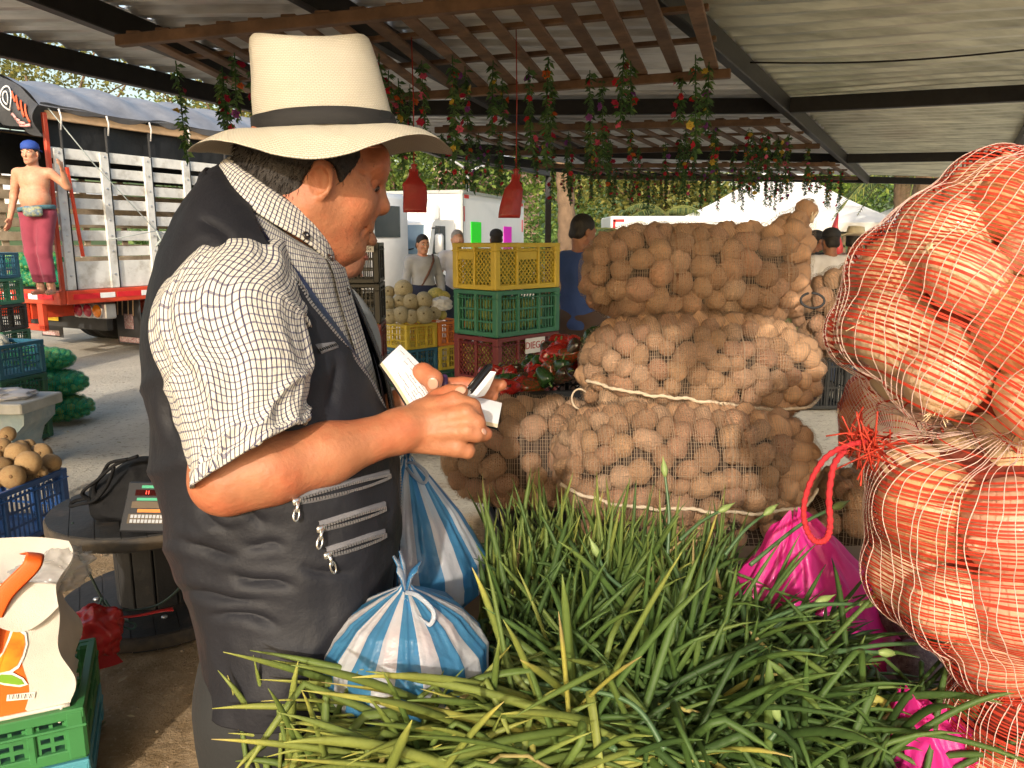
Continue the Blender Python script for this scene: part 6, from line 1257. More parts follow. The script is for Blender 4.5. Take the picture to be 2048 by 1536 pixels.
for i, (_, mb, c, ll) in enumerate(leaves):
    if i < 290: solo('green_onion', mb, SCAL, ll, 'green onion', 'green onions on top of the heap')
    else:
        for V, W_ in zip(mb.V, mb.W): rest.add(V, mb.F, w=W_)
# deeper layer that fills the heap
def heapz(x, y): return .865+.05*np.exp(-((x-.25)/.4)**2-((y-1.2)/.35)**2)
for _ in range(3200):
    u, v = g.uniform(470, 1880), g.uniform(1200, 1640); b = PZ(u, v, .82); 
    if u < 960 and v < 1440: continue
    if u > 1420 and v < 1250+.45*(u-1420): continue
    yl = np.clip((1150-u)/500, 0, 1)*.4; dd = A_([g.normal(), g.normal()*.6, .25+abs(g.normal())*.3]); P = leaf_path(b+A_([0, 0, g.uniform(-.05, .03)]), dd, g.uniform(.12, .26), .8, (.8 if g.random() < .3 else 0), g, 9); P[:, 2] = np.maximum(P[:, 2], .74)  # yl raises the tone to the left, painting in the warm sunlight there
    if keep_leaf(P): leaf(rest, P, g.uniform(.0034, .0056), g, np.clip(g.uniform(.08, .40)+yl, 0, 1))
solo('green_onion_heap', rest, SCAL, 'heap of green onions under the top leaves on the stall table', kind='stuff')
# flower stalks with pointed buds
BUD = mat('onion_bud', (.20, .27, .09), .5, var=.2, vs=30); STK = mat('onion_stalk', (.055, .11, .045), .4, var=.15, vs=20)
def budstalk(pts, dep):
    P = spl([PD(u, v, D) for (u, v), D in zip(pts, dep)], 24); t = thing('onion_stalk', 'thin green onion stalk ending in a pointed bud above the heap', 'green onion', P[0], 0, 'budding onion stalks'); part('stem', MB().tube(P, np.linspace(.0036, .0024, 24), 7), STK, t)
    x = nrm(P[-1]-P[-2]); y = nrm(np.cross(x, [0, 0, 1])); part('bud', MB().lathe([(.0022, -.004), (.0048, .002), (.0066, .009), (.005, .017), (.0018, .026), (.0004, .034)], 10, P[-1], np.stack([y, np.cross(x, y), x], 1)), BUD, t)
for pts, dep in ((((1335, 1110), (1338, 1030), (1330, 950)), (1.35, 1.36, 1.37)), (((1500, 1130), (1600, 1050), (1668, 1016)), (1.2, 1.22, 1.24)), (((1250, 1180), (1215, 1150), (1196, 1112)), (1.2, 1.2, 1.2)), (((1360, 1080), (1400, 1045), (1440, 1022)), (1.35, 1.36, 1.37)), (((1450, 1110), (1490, 1060), (1530, 1028)), (1.3, 1.31, 1.32)), (((1480, 1270), (1600, 1215), (1722, 1208)), (1.08, 1.1, 1.12)), (((1500, 1310), (1640, 1300), (1760, 1305)), (1.02, 1.05, 1.07)), (((1640, 1310), (1760, 1290), (1850, 1287)), (1.05, 1.07, 1.09)), (((1150, 1420), (1230, 1500), (1060, 1368)), (.92, .88, .95)), (((1330, 1500), (1250, 1400), (1060, 1366)), (.86, .89, .93)), (((1540, 1260), (1590, 1225), (1634, 1205)), (1.1, 1.11, 1.12)), (((1540, 1480), (1560, 1450), (1556, 1436)), (.9, .9, .9))): budstalk(pts, dep)
# ================================================================== crates
def plastic(n, c, **k): return mat(n, c, .42, var=.14, vs=6, col2=tuple(x*.6+.008 for x in c), c2s=7, c2r=(.58, .8), spec=.45, **k)
PY_, PG, PMR, PBK, PBL, POR, PTL = plastic('yellow_plastic', (.52, .37, .03)), plastic('green_plastic', (.03, .15, .085)), plastic('maroon_plastic', (.14, .02, .022)), plastic('black_plastic_crate', (.010, .0105, .011)), plastic('blue_plastic', (.015, .055, .18)), plastic('orange_plastic', (.62, .17, .02)), plastic('teal_plastic', (.02, .10, .16))
PGL = plastic('leaf_green_plastic', (.035, .16, .05)); PDG = plastic('dark_green_plastic', (.015, .075, .04))
def clipbar(mb, p, d, w, h, th, wid, y0, axis):
    """bar through p along d clipped to the panel 0..w x 0..h"""
    t0, t1 = -9, 9
    for a, hi_ in ((0, w), (1, h)):
        if abs(d[a]) < 1e-9:
            if p[a] < 0 or p[a] > hi_: return
            continue
        a0, a1 = (0-p[a])/d[a], (hi_-p[a])/d[a]; t0, t1 = max(t0, min(a0, a1)), min(t1, max(a0, a1))
    if t1-t0 < .01: return
    c = A_(p)+A_(d)*(t0+t1)/2; L_ = t1-t0; R_ = np.stack([[d[0], 0, d[1]], [0, 1, 0], [-d[1], 0, d[0]]], 1); mb.box((c[0], y0, c[1]), (L_, th, wid), R_)
def crate_panel(w, h, style, pitch=.034):
    mb = MB()
    if style == 'diamond':
        n = int((w+h)/pitch)+2
        for k in range(-n, n):
            for s in (1, -1): clipbar(mb, (k*pitch, 0 if s > 0 else h), nrm((1, s*1.0)), w, h, .004, .006, .0015*s, 0)
    else:
        k = max(int(w/.026), 2)
        for i in range(k+1): mb.box((w*i/k, 0, h/2), (.009, .005, h))
        for z in (.28, .62): mb.box((w/2, .0, h*z), (w, .0056, .012))
    return mb
def make_crate(label, L_, W_, H_, m, style, group=None, name='crate', pitch=.034, solidband=.0, panels=(3, 2)):
    t = thing(name, label, 'crate', (0, 0, 0), 0, group); f = MB(); th = .022
    f.box((0, 0, .008), (L_-.02, W_-.02, .012))
    for sx in (-1, 1):
        for sy in (-1, 1): f.box((sx*(L_/2-.02), sy*(W_/2-.02), H_/2), (.05, .05, H_-.004), None, .008)
    for z, hh, ex in ((H_-.014, .028, .004), (.016, .032, .0), (H_-.05, .008, .008)):
        for s in (-1, 1): f.box((0, s*(W_/2-th/2+ex), z), (L_+2*ex, th, hh), None, .003); f.box((s*(L_/2-th/2+ex+.0007), 0, z), (th, W_-2*th+.02, hh-.001), None, .003)
    for s in (-1, 1):
        for i in range(1, panels[0]): f.box((-L_/2+L_*i/panels[0]+.0, s*(W_/2-.010), H_/2), (.02, .024, H_-.03), None, .004)
        for i in range(1, panels[1]): f.box((s*(L_/2-.010), -W_/2+W_*i/panels[1], H_/2), (.024, .02, H_-.03), None, .004)
    part('frame', f, m, t, False, world=False)
    for s in (-1, 1):
        for (n_, ln, oth, rot) in ((panels[0], L_, W_, 0), (panels[1], W_, L_, pi/2)):
            for i in range(n_):
                w = ln/n_-.03; h = H_-.07; p = crate_panel(w, h, style if not (style == 'mix' and i % 2) else 'slots', pitch)
                if solidband and i == n_//2: p.box((w/2, 0, h*(1-solidband/2)), (w, .0075, h*solidband))
                p.xf(np.eye(3), (-ln/2+ln*i/n_+.015, s*(oth/2-.010), .033)); p.xf(Rz(rot)); part('lattice', p, m, t, False, world=False)
    return t
def place(t, c, yaw): t.location = tuple(float(x) for x in c); t.rotation_euler = (0, 0, yaw); MW[t.name] = Matrix.Translation(t.location)@Matrix.Rotation(yaw, 4, 'Z'); return t
PUL = mat('fruit_green', (.30, .33, .07), .5, var=.2, vs=4, rnd=.2)
def fill(name, c, yaw, L_, W_, z0, z1, r, m, seed):
    g = np.random.default_rng(seed); mb = MB(); me = ico_mesh('tmp', m, seed, .05, sub=1); V = A_([v.co[:] for v in me.vertices]); F = [tuple(p.vertices) for p in me.polygons]; R_ = Rz(yaw)
    for z in np.arange(z0+r, z1-r*.6, r*1.6):
        for x in np.arange(-L_/2+r+.02, L_/2-r, r*1.9):
            for y in np.arange(-W_/2+r+.02, W_/2-r, r*1.9):
                if abs(x) < L_/2-3*r and abs(y) < W_/2-3*r and z < z1-3*r: continue
                q = A_([x, y, z])+g.normal(size=3)*r*.12; mb.add(V*r*g.uniform(.85, 1.1)+A_([*(R_@A_([q[0], q[1], 0]))[:2], q[2]])+A_([c[0], c[1], 0]), F)
    bpy.data.meshes.remove(me); return solo(name, mb, m, kind='stuff')
# the tall stack in the middle: yellow, green, maroon ...
YC = RAD(46); e1, e2 = A_([cos(YC), sin(YC), 0]), A_([-sin(YC), cos(YC), 0]); K = PD(992, 480, 4.75); cc = K+.3*e1+.2*e2; HC_ = .298; GS = 'crates in the middle stack'
for k, (m, st, lab, sb) in enumerate(((PY_, 'diamond', 'yellow lattice crate on top of the middle stack', .3), (PG, 'slots', 'green slotted crate second from the top of the middle stack', .0), (PMR, 'diamond', 'maroon lattice crate with a white name tag, third in the middle stack', .0), (PMR, 'slots', 'maroon crate fourth in the middle stack behind the notebook', 0), (PBK, 'slots', 'black crate at the bottom of the middle stack', 0))):
    z = 1.485-HC_*(k+1); place(make_crate(lab, .6, .4, HC_-.004, m, st, GS, solidband=sb), (cc[0]+.004*(k % 2), cc[1], z), YC+.015*(k-1)); 
    if k < 3: fill('crated_fruit', (cc[0], cc[1]), YC, .55, .35, z+.02, z+HC_-.05, .042, PUL, k)
CARD = mat('white_card', (.72, .70, .68), .8, var=.06); REDINK = mat('red_ink', (.40, .03, .03), .6)
fn = A_([sin(YC), -cos(YC), 0]); q = cc-e2*.21+e1*.05; zt_ = 1.485-HC_*2-.075; tg = thing('name_tag', 'white tag with a hand lettered name on the maroon crate', 'tag', (q[0], q[1], zt_-.05)); Rf = np.stack([e1, [0, 0, 1], fn], 1)
part('card', MB().box((q[0]+fn[0]*.004, q[1]+fn[1]*.004, zt_), (.19, .10, .003), Rf), CARD, tg, False); part('lettering', text_mb('DIEGO', .066, Rf, (q[0]+fn[0]*.0075, q[1]+fn[1]*.0075, zt_), .0008), REDINK, tg, False)
# black stack left of the melons
cb_ = PD(668, 480, 5.55); HB = .297; GB = 'crates in the dark stack behind the man'
for k, (m, lab) in enumerate(((PBK, 'black crate with a small white sticker, topmost of the dark stack behind the man'), (PBK, 'black crate second in the dark stack behind the man'), (PMR, 'maroon crate third in the dark stack beside the melons'), (PBK, 'black crate fourth in the dark stack'), (PBK, 'black crate at the bottom of the dark stack'))):
    place(make_crate(lab, .6, .4, HB-.004, m, 'slots', GB), (cb_[0], cb_[1]+.2, 1.485-HB*(k+1)), RAD(4))
tg = thing('sticker', 'small white sticker with black marks on the top black crate', 'sticker', PD(735, 497, 5.5)); p = PD(735, 497, 5.52); part('label', MB().box(p, (.09, .002, .05)), CARD, tg, False); part('marks', text_mb('AG', .04, np.stack([[1, 0, 0], [0, 0, 1], [0, -1, 0]], 1), p-A_([0, .002, 0]), .0006), INK, tg, False)
# melon stall
YM = RAD(44); e1, e2 = A_([cos(YM), sin(YM), 0]), A_([-sin(YM), cos(YM), 0]); K = PD(813, 650, 8); cm = K+.2*e1+.3*e2; GM = 'crates under the melons'
for (m, st, du, k, lab) in ((PY_, 'mix', 0, 0, 'yellow crate carrying the pile of melons'), (PTL, 'slots', .0, 1, 'blue crate under the yellow melon crate'), (POR, 'slots', .42, 0, 'orange crate right of the yellow melon crate'), (PY_, 'slots', .42, 1, 'yellow crate under the orange one beside the melons')):
    place(make_crate(lab, .4, .6, .262, m, st, GM), (cm[0]+e1[0]*du, cm[1]+e1[1]*du, K[2]-.266*(k+1)), YM)
place(make_crate('dark green crate at the foot of the melon stall', 1.2, .6, max(K[2]-.266*2-.004, .1), PDG, 'slots'), (cm[0]+e1[0]*.2, cm[1]+e1[1]*.2, 0), YM)
MEL = mat('melon_rind', (.50, .42, .26), .7, var=.12, vs=5, col2=(.40, .32, .17), c2s=9, bump=.006, bs=55, rnd=.1); STEMM = mat('dry_stem', (.20, .15, .07), .9)
mm = [ico_mesh('melon', MEL, 40+i, .035, sub=3) for i in range(3)]
for i, (x, y, r, dd) in enumerate(((390, 915, 58, .1), (300, 935, 40, .15), (365, 993, 42, .0), (435, 995, 52, .0), (515, 985, 54, .02), (295, 1003, 44, -.05), (305, 1085, 46, -.15), (375, 1075, 52, -.14), (440, 1085, 44, -.12), (520, 1075, 54, -.1), (580, 1065, 42, .02), (345, 1040, 46, .2), (470, 1040, 48, .2))):
    p = PD(680+x*.3255, 280+y*.3255, 8.15+dd); rr_ = r*.3255*8.15/FPX; t = thing('melon', 'round netted beige melon in the pile on the yellow crate', 'melon', p, 0, 'melons piled on the yellow crate')
    o = bpy.data.objects.new('rind', mm[i % 3]); S.collection.objects.link(o); o.parent = t; o.matrix_local = mat4(Rz(i*1.3)@Rx(.4*sin(i*2)), (0, 0, 0), (rr_, rr_, rr_*1.03)); s_ = bpy.data.objects.new('stem', None) if False else None
    part('stem', MB().tube([A_([0, -rr_*.93, .25*rr_])+A_([.0, -.012, .004])*k for k in (0, 1)], [.012, .008], 6), STEMM, t, world=False)
SQ = mat('yellow_squash', (.55, .42, .10), .5, var=.2, vs=6, col2=(.30, .30, .08), c2s=5)
sqm = ico_mesh('squash', SQ, 60, .05, sub=3)
for x, y, r in ((590, 950, 52), (635, 960, 40), (620, 1075, 40)): p = PD(680+x*.3255, 280+y*.3255, 8.4); inst('squash', sqm, mat4(Rz(x), p, (r*.0019, r*.0016, r*.0015)), 'yellow green squash beside the melons', 'squash', 'squashes beside the melons')
def crumple(name, c, R3, seed, m, label, cat, amp=.22, n=(40, 60), flat=1., kind=None, freq=2.2):
    u, v = np.meshgrid(np.linspace(0, pi, n[0]), np.linspace(0, 2*pi, n[1]+1), indexing='ij'); d = np.stack([np.sin(u)*np.cos(v), np.sin(u)*np.sin(v), np.cos(u)], -1); rn_ = 1-np.abs(vnoise(d, freq, seed)); r2 = 1-np.abs(vnoise(d, freq*2.1, seed+4)); P = d*(1+amp*(rn_**2-.5)+amp*.5*(r2**2-.5))[..., None]*A_(R3)+A_(c, float); P[:, -1] = P[:, 0]; P[..., 2] = np.maximum(P[..., 2], c[2]-R3[2]*.85); return solo(name, MB().grid(P), m, label, cat)
crumple('paper_wrap', PD(683+615*.3255, 280+1008*.3255, 8.2), (.11, .09, .08), 3, mat('white_wrap', (.62, .60, .56), .7, var=.15), 'crumpled white wrapping among the squashes by the melons', 'wrapping')
# ================================================================== peppers
YP = RAD(10); cp = PD(1118, 782, 3.05); place(make_crate('black lattice crate heaped with red and green peppers', .56, .4, .27, PBK, 'diamond'), (cp[0], cp[1]+.2, cp[2]-.27), YP); place(make_crate('black crate under the pepper crate', .56, .4, .27, PBK, 'slots'), (cp[0]+.02, cp[1]+.22, cp[2]-.55), YP+.03); place(make_crate('lowest black crate under the peppers', .56, .4, max(cp[2]-.56, .1), PBK, 'slots'), (cp[0], cp[1]+.2, 0), YP)
PEPM = [mat('pepper_'+n, c, .24, var=.18, vs=6, col2=c2, c2s=5, c2r=(.42, .6), coat=.3, spec=.5) for n, c, c2 in (('red', (.38, .018, .012), (.22, .012, .01)), ('green', (.025, .075, .018), (.015, .045, .012)), ('turning', (.035, .06, .015), (.30, .03, .012)), ('dark', (.055, .014, .012), (.02, .03, .012)))]; STG = mat('pepper_stem', (.12, .20, .05), .5)
def pepper_mb(i):
    g = np.random.default_rng(i); mb = MB(); mb.lathe([(.002, -.95), (.22, -1.0), (.45, -.85), (.66, -.4), (.82, .1), (.88, .5), (.74, .78), (.42, .80), (.2, .70), (0, .68)], 28); V = mb.arr(); a = np.arctan2(V[:, 1], V[:, 0]); k = 1+.10*np.cos(3*a+i)*(1.1+V[:, 2])/2+.04*np.cos(7*a); V[:, :2] *= k[:, None]; V[:, 0] += .18*V[:, 2]**2*g.normal(); V[:, 1] += .15*V[:, 2]*g.normal(); mb.V = [V]; return mb
PPM = [[mk_mesh('flesh', pepper_mb(i), m) for i in range(3)] for m in PEPM]; PST = mk_mesh('stem', MB().tube([(0, 0, .66), (0, 0, .82), (.05, .02, 1.0), (.14, .04, 1.14)], [.16, .09, .075, .09], 8), STG)
g = np.random.default_rng(5)
for i in range(74):
    x, y = g.uniform(-.27, .30), g.uniform(-.20, .22); hz_ = .20*max(0, 1-((x-.17)/.30)**2)*(1-(y/.5)**2)*g.uniform(.45, 1) if i > 20 else .015+.04*max(0, 1-((x-.17)/.3)**2); kd = g.choice(4, p=[.36, .22, .20, .22]); s_ = g.uniform(.038, .050)
    q = A_([cp[0], cp[1]+.2, cp[2]+.005])+Rz(YP)@A_([x, y, hz_]); t = thing('bell_pepper', ['glossy red pepper in the heap on the black crate', 'glossy green pepper in the heap on the black crate', 'pepper half green and half red in the heap on the black crate', 'dark reddish pepper in the heap on the black crate'][kd], 'pepper', q, 0, 'peppers heaped on the black crate'); R_ = randrot(g)
    for n_, me in (('flesh', PPM[kd][g.integers(3)]), ('stem', PST)): o = bpy.data.objects.new(n_, me); S.collection.objects.link(o); o.parent = t; o.matrix_local = mat4(R_, (0, 0, 0), (s_, s_, s_*1.15))
# greens on a far stall
YGN = mat('lettuce_green', (.16, .34, .035), .5, var=.3, vs=12, transl=.3, tone=[(0, (.08, .20, .02)), (1, (.26, .44, .06))])
p = PD(1640, 620, 6.8); place(make_crate('bright green crate of leafy greens behind the sacks', .5, .35, .3, plastic('lime_plastic', (.16, .36, .03)), 'slots'), (p[0], p[1]+.2, p[2]-.25), RAD(5)); mb = MB(); crown(mb, (p[0], p[1]+.2, p[2]+.08), (.24, .17, .10), 420, .10, 9); solo('leafy_greens', mb, YGN, 'bunch of bright leafy greens standing in the green crate', 'greens', smooth=False)
place(make_crate('dark crate stand holding up the crate of leafy greens', .6, .45, p[2]-.255, PBK, 'slots'), (p[0], p[1]+.2, 0), RAD(3))
# ================================================================== hanging red bags
RBG = mat('red_plastic', (.33, .028, .025), .38, var=.2, vs=12, bump=.004, bs=30, transl=.2, coat=.2)
def hangbag(u, v0, v1, w0, w1, D, seed, label, lean=0.):
    a, b = PD(u, v0, D), PD(u+lean, v1, D); n = 26; s_ = np.linspace(0, 1, n); th = np.linspace(0, 2*pi, 37); w = np.interp(s_, [0, .06, .35, .9, 1], [.12, .16, w0, w1, w1*.96])*D/FPX/2*2; P = np.zeros((n, 37, 3))
    for i in range(n): c = a+(b-a)*s_[i]; P[i] = c+np.outer(np.cos(th)*(w[i] if w[i] > .02 else .02), [1, .25, 0])+np.outer(np.sin(th)*min(w[i]*.32, .03)*(1 if i < n-1 else .3), [-.25, 1, 0])
    d = P-(a+(b-a)*s_[:, None])[:, None]; P = P+d*(.22*fbm(P*A_([1, 1, .35]), 26, 2, seed)*np.clip(1.3-s_, .3, 1)[:, None])[..., None]; P[:, -1] = P[:, 0]; t = thing('hanging_bag', label, 'bag', b, 0, 'red bags hanging from the roof'); part('bag', MB().grid(P), RBG, t); top_ = PD(u, v0-36, D); top_[2] = 2.5; part('cord', MB().tube([a+A_([0, 0, -.01]), a+(top_-a)*.5+A_([.004, 0, 0]), top_], .003, 6), RBG, t)
    part('knot', MB().lathe([(.004, -.02), (.014, -.008), (.011, .006), (.018, .022), (.003, .026)], 10, a), RBG, t)
hangbag(828, 338, 425, 23, 24, 3.9, 1, 'bundle of dark red plastic bags hanging beside the man\'s face', 2); hangbag(1032, 348, 436, 20, 22, 3.8, 2, 'slanted bundle of dark red plastic bags hanging right of the box truck corner', -14)
p = PD(1672, 478, 18.5); solo('red_cloth', MB().tube([p+A_([0, 0, .6]), p+A_([-.05, 0, .3]), p+A_([0, 0, -.2]), p+A_([.05, 0, -.6])], [.03, .12, .3, .22], 10, .5), RBG, 'red bag hanging from the tent frame behind the straw hat', 'bag')
# ================================================================== left side: crates, limes, bench, fruit
GL = 'crates in the far left stack'; c0 = PD(-64, 505, 7.9); HL = .272
for k, (m, lab) in enumerate(((PTL, 'teal blue crate topmost of the far left stack by the truck'), (PG, 'green crate second of the far left stack'), (PBK, 'black crate third of the far left stack'), (PDG, 'dark green crate fourth of the far left stack'), (PBK, 'black crate at the bottom of the far left stack'))): place(make_crate(lab, .6, .4, HL-.004, m, 'slots', GL), (c0[0]-.04+.012*k, c0[1]+.2, c0[2]-HL*(k+1)), RAD(-6))
c1_ = PZ(12, 690, .76); yb = RAD(-12); bl = [('open blue crate of cauliflower standing on a green crate', PTL), ('dark green crate under the open blue crate', PDG), ('dark crate at the bottom under the blue cauliflower crate', PDG)]
for k, (lab, m) in enumerate(bl): place(make_crate(lab, .62, .42, .25, m, 'slots', 'crates under the cauliflower'), (c1_[0]-.30, c1_[1]+.22, .76-.254*(k+1)), yb)
CAU = mat('cauliflower', (.60, .58, .48), .8, var=.15, vs=20, bump=.01, bs=60)
cm_ = ico_mesh('cauliflower', CAU, 71, .16, sub=3, n2=9)
for i, (dx, dy) in enumerate(((-.12, -.04), (-.30, .0), (-.45, -.05), (-.2, .12), (-.4, .13))): inst('cauliflower', cm_, mat4(Rz(i), (c1_[0]+dx-.08, c1_[1]+.2+dy, .72+.015*i % .03), (.085, .085, .07)), 'white cauliflower head in the open blue crate', 'cauliflower', 'cauliflowers in the blue crate')
LIM = mat('lime_skin', (.10, .22, .025), .35, var=.2, vs=5, rnd=[(0, (.06, .17, .025)), (.6, (.14, .25, .03)), (1, (.32, .33, .05))]); LMM = [ico_mesh('lime', LIM, 80+i, .05, sub=1) for i in range(2)]
GNET = mat('green_net', (.01, .33, .19), .5, var=.2, vs=20, transl=.3); GIN = mat('lime_inside', (.02, .16, .08), .8, var=.3, vs=12)
def lsack(lab, short, C, L_, b_, c_, seed, lim=34, n=150): return sack(lab, C, (1, .1, 0), L_, b_, c_, (GNET, GNET), (LMM, 'lime'), ('lime_sack', 'sack'), 'green lime in the %s' % short, 'lime', 'limes in the '+short, 'green net sacks of limes', rad=(.026, .033), n=n, seed=seed, nt=56, nth=56, ring_w=.0018, len_w=.0013, itm=GIN, inner=.74, deep=.96, taut=.93, limit=lim, vis=-.05, endp=(2.6, 2.4))
pl_ = PZ(112, 850, 0)
lsack('lowest green net sack of limes on the ground beside the bench', 'lowest lime sack', pl_+A_([-.10, .16, .11]), .32, .2, .115, 31); lsack('middle green net sack of limes beside the blue crate', 'middle lime sack', pl_+A_([-.13, .16, .32]), .32, .2, .115, 32); lsack('topmost green net sack of limes leaning beside the blue crate', 'topmost lime sack', pl_+A_([-.20, .18, .515]), .29, .18, .10, 33)
for k, (x, y, z) in enumerate(((.5, 1.0, 1.0), (.55, 1.5, 1.0), (.5, 1.2, 1.22), (.6, 1.75, 1.2), (1.0, .6, 1.0))): lsack('green net sack of limes lying on the truck bed, %s' % ('nearest the man\'s legs', 'second along the edge', 'on top of the others', 'at the far side', 'deepest inside by the white slats')[k], 'lime sacks on the truck', T_(x, y, z), .34, .22, .13, 35+k, 12, 90)
CONC = mat('pale_concrete', (.40, .40, .38), .85, var=.2, vs=8, bump=.003, bs=50); CONB = mat('bluish_concrete', (.24, .31, .34), .8, var=.25, vs=6, col2=(.36, .38, .37), c2s=5, bump=.003, bs=40)
bq = PZ(62, 803, .49); bn = thing('concrete_bench', 'concrete bench with a pale slab and a curved bluish leg', 'bench', (bq[0]-.7, bq[1]+.1, 0)); part('slab', MB().box((bq[0]-.75, bq[1]+.16, .455), (1.5, .42, .07), Rz(RAD(-3)), .008), CONC, bn, False)
for dx in (-.24, -1.25):
    outl = [(-.17, 0), (-.15, .06), (-.09, .10), (-.07, .16), (-.10, .24), (-.18, .32), (-.2, .41), (.2, .41), (.19, .33), (.11, .25), (.08, .16), (.10, .10), (.15, .06), (.17, 0)]; part('leg', MB().poly([(bq[0]+dx+x*1.0, bq[1]-.02, z+.008) for x, z in outl], (0, 1, 0), .34), CONB, bn, False)
crumple('plastic_sheet', (bq[0]-.36, bq[1]+.12, .515), (.26, .14, .035), 8, mat('clear_sheet', (.62, .62, .66), .3, transl=.3, alpha=.85), 'crumpled pale plastic sheet lying on the concrete bench', 'plastic sheet', .5)
a, b = PZ(0, 985, .31), PZ(134, 932, .31); d = nrm(b-a); d[2] = 0; nn_ = A_([-d[1], d[0], 0]); yv2 = math.atan2(d[1], d[0]); cc2 = b-d*.32+nn_*.21; place(make_crate('blue crate heaped with round tan fruit on the ground', .62, .42, .30, PBL, 'slots', panels=(3, 2)), (cc2[0], cc2[1], .004), yv2)
TAN = mat('tan_fruit', (.40, .26, .12), .75, var=.2, vs=5, col2=(.28, .16, .07), c2s=5, bump=.006, bs=22, rnd=.15); tm_ = [ico_mesh('fruit', TAN, 90+i, .09, sub=3) for i in range(3)]; NUB = mat('fruit_nub', (.16, .09, .04), .9)
for i, (x, y, r, dd) in enumerate(((30, 145, 36, .25), (85, 195, 32, .2), (72, 225, 50, .05), (10, 195, 38, .1), (120, 265, 52, -.05), (172, 222, 46, .15), (213, 265, 42, .1), (55, 322, 50, -.15), (5, 275, 40, -.05), (115, 322, 28, -.02), (165, 305, 32, .0), (-40, 240, 48, .05), (-30, 330, 48, -.15), (120, 190, 30, .25), (-70, 290, 48, -.1))):
    p = PD(x*.479, 800+y*.479, 3.98+dd); r_ = r*.479*3.98/FPX; t = thing('round_fruit', 'round tan fruit with a dark nub in the blue crate', 'fruit', p, 0, 'tan fruit in the blue crate'); o = bpy.data.objects.new('rind', tm_[i % 3]); S.collection.objects.link(o); o.parent = t; R_ = randrot(g); o.matrix_local = mat4(R_, (0, 0, 0), (r_, r_, r_*.96)); part('nub', MB().lathe([(.010, 0), (.009, .005), (.003, .008), (0, .007)], 8, A_([.35, -.8, .35*sin(i*3)])*r_*1.0, np.stack([[1, 0, 0], [0, 0, 1], [0, -1, 0]], 1)), NUB, t, world=False)
# ================================================================== cable drum table
BLK = mat('black_painted_wood', (.022, .021, .021), .6, var=.35, vs=7, col2=(.075, .055, .04), c2s=5, c2r=(.56, .75), bump=.003, bs=30, anis=(1, 1, 1)); BRW = mat('bare_drum_rim', (.10, .075, .05), .8, var=.3, vs=9, col2=(.03, .028, .027), c2s=4, c2r=(.4, .6))
sc_ = A_([-1.46, 2.98, 0]); sp_ = thing('cable_drum', 'black cable drum used as a table on the bare earth', 'table', sc_)
for z0, z1 in ((.0, .06), (.39, .45)):
    for i in range(9):     # boards of the disc
        R0 = .375; x0, x1 = -R0+2*R0*i/9+.0012, -R0+2*R0*(i+1)/9-.0012; xs_ = np.linspace(x0, x1, 6); yy = np.sqrt(np.clip(R0**2-xs_**2, 0, None)); ol = [(x, -y) for x, y in zip(xs_, yy)]+[(x, y) for x, y in zip(xs_[::-1], yy[::-1])]; R_ = Rz(.5); part('board', MB().poly([sc_+R_@A_([x, y, z0+.001*(i % 3)]) for x, y in ol], (0, 0, 1), z1-z0), BLK, sp_, False)
    part('rim', MB().lathe([(.377, z0+.006), (.381, z0+.01), (.381, z1-.012), (.377, z1-.006)], 64, sc_), BRW, sp_)
for i in range(12): a = 6.283*i/12+.1; part('stave', MB().box(sc_+A_([.145*cos(a), .145*sin(a), .225]), (.02, .073, .328), Rz(a), .003), BLK, sp_, False)
part('bolts', (lambda mb: [mb.lathe([(.012, 0), (.012, .006), (0, .009)], 8, sc_+A_([.24*cos(a), .24*sin(a), .0615])) for a in (3.4, 4.0, 4.6, 5.2)] and mb)(MB()), CHR, sp_)
# black drawstring bag
BAGM = mat('black_fabric', (.007, .007, .008), .8, var=.3, vs=20, bump=.006, bs=22, spec=.2)
bc = PD(262, 972, 2.98); bc[2] = .455; G = SDF(bc-.26, bc+.3, .007); G.ell(bc+A_([0, 0, .08]), (.145, .11, .10), None, .03).ell(bc+A_([.05, .0, .13]), (.11, .09, .095), None, .04).ell(bc+A_([-.06, -.02, .06]), (.09, .08, .06), None, .04).ell(bc+A_([.02, -.05, .03]), (.15, .08, .03), None, .03).cut((0, 0, .456), (0, 0, 1))
bk = thing('drawstring_bag', 'black drawstring bag slumped on the cable drum', 'bag', bc); part('body', G.mb(lambda V: V+.010*np.stack([vnoise(V, 22, 1), vnoise(V, 22, 2), vnoise(V, 26, 3)], 1)), BAGM, bk)
bs_ = lambda pts, D: spl([PD(u, v, D+.02*k) for k, (u, v) in enumerate(pts)], 34)
for pts in (((275, 912), (230, 930), (195, 960), (165, 985), (180, 1000)), ((228, 935), (215, 970), (190, 1000), (160, 1008), (142, 1012), (150, 1002), (185, 995)), ((255, 918), (220, 926), (205, 948), (188, 975), (200, 1000), (225, 1008))): part('strap', MB().tube(bs_(pts, 2.82), .009, 7, .7), BAGM, bk)
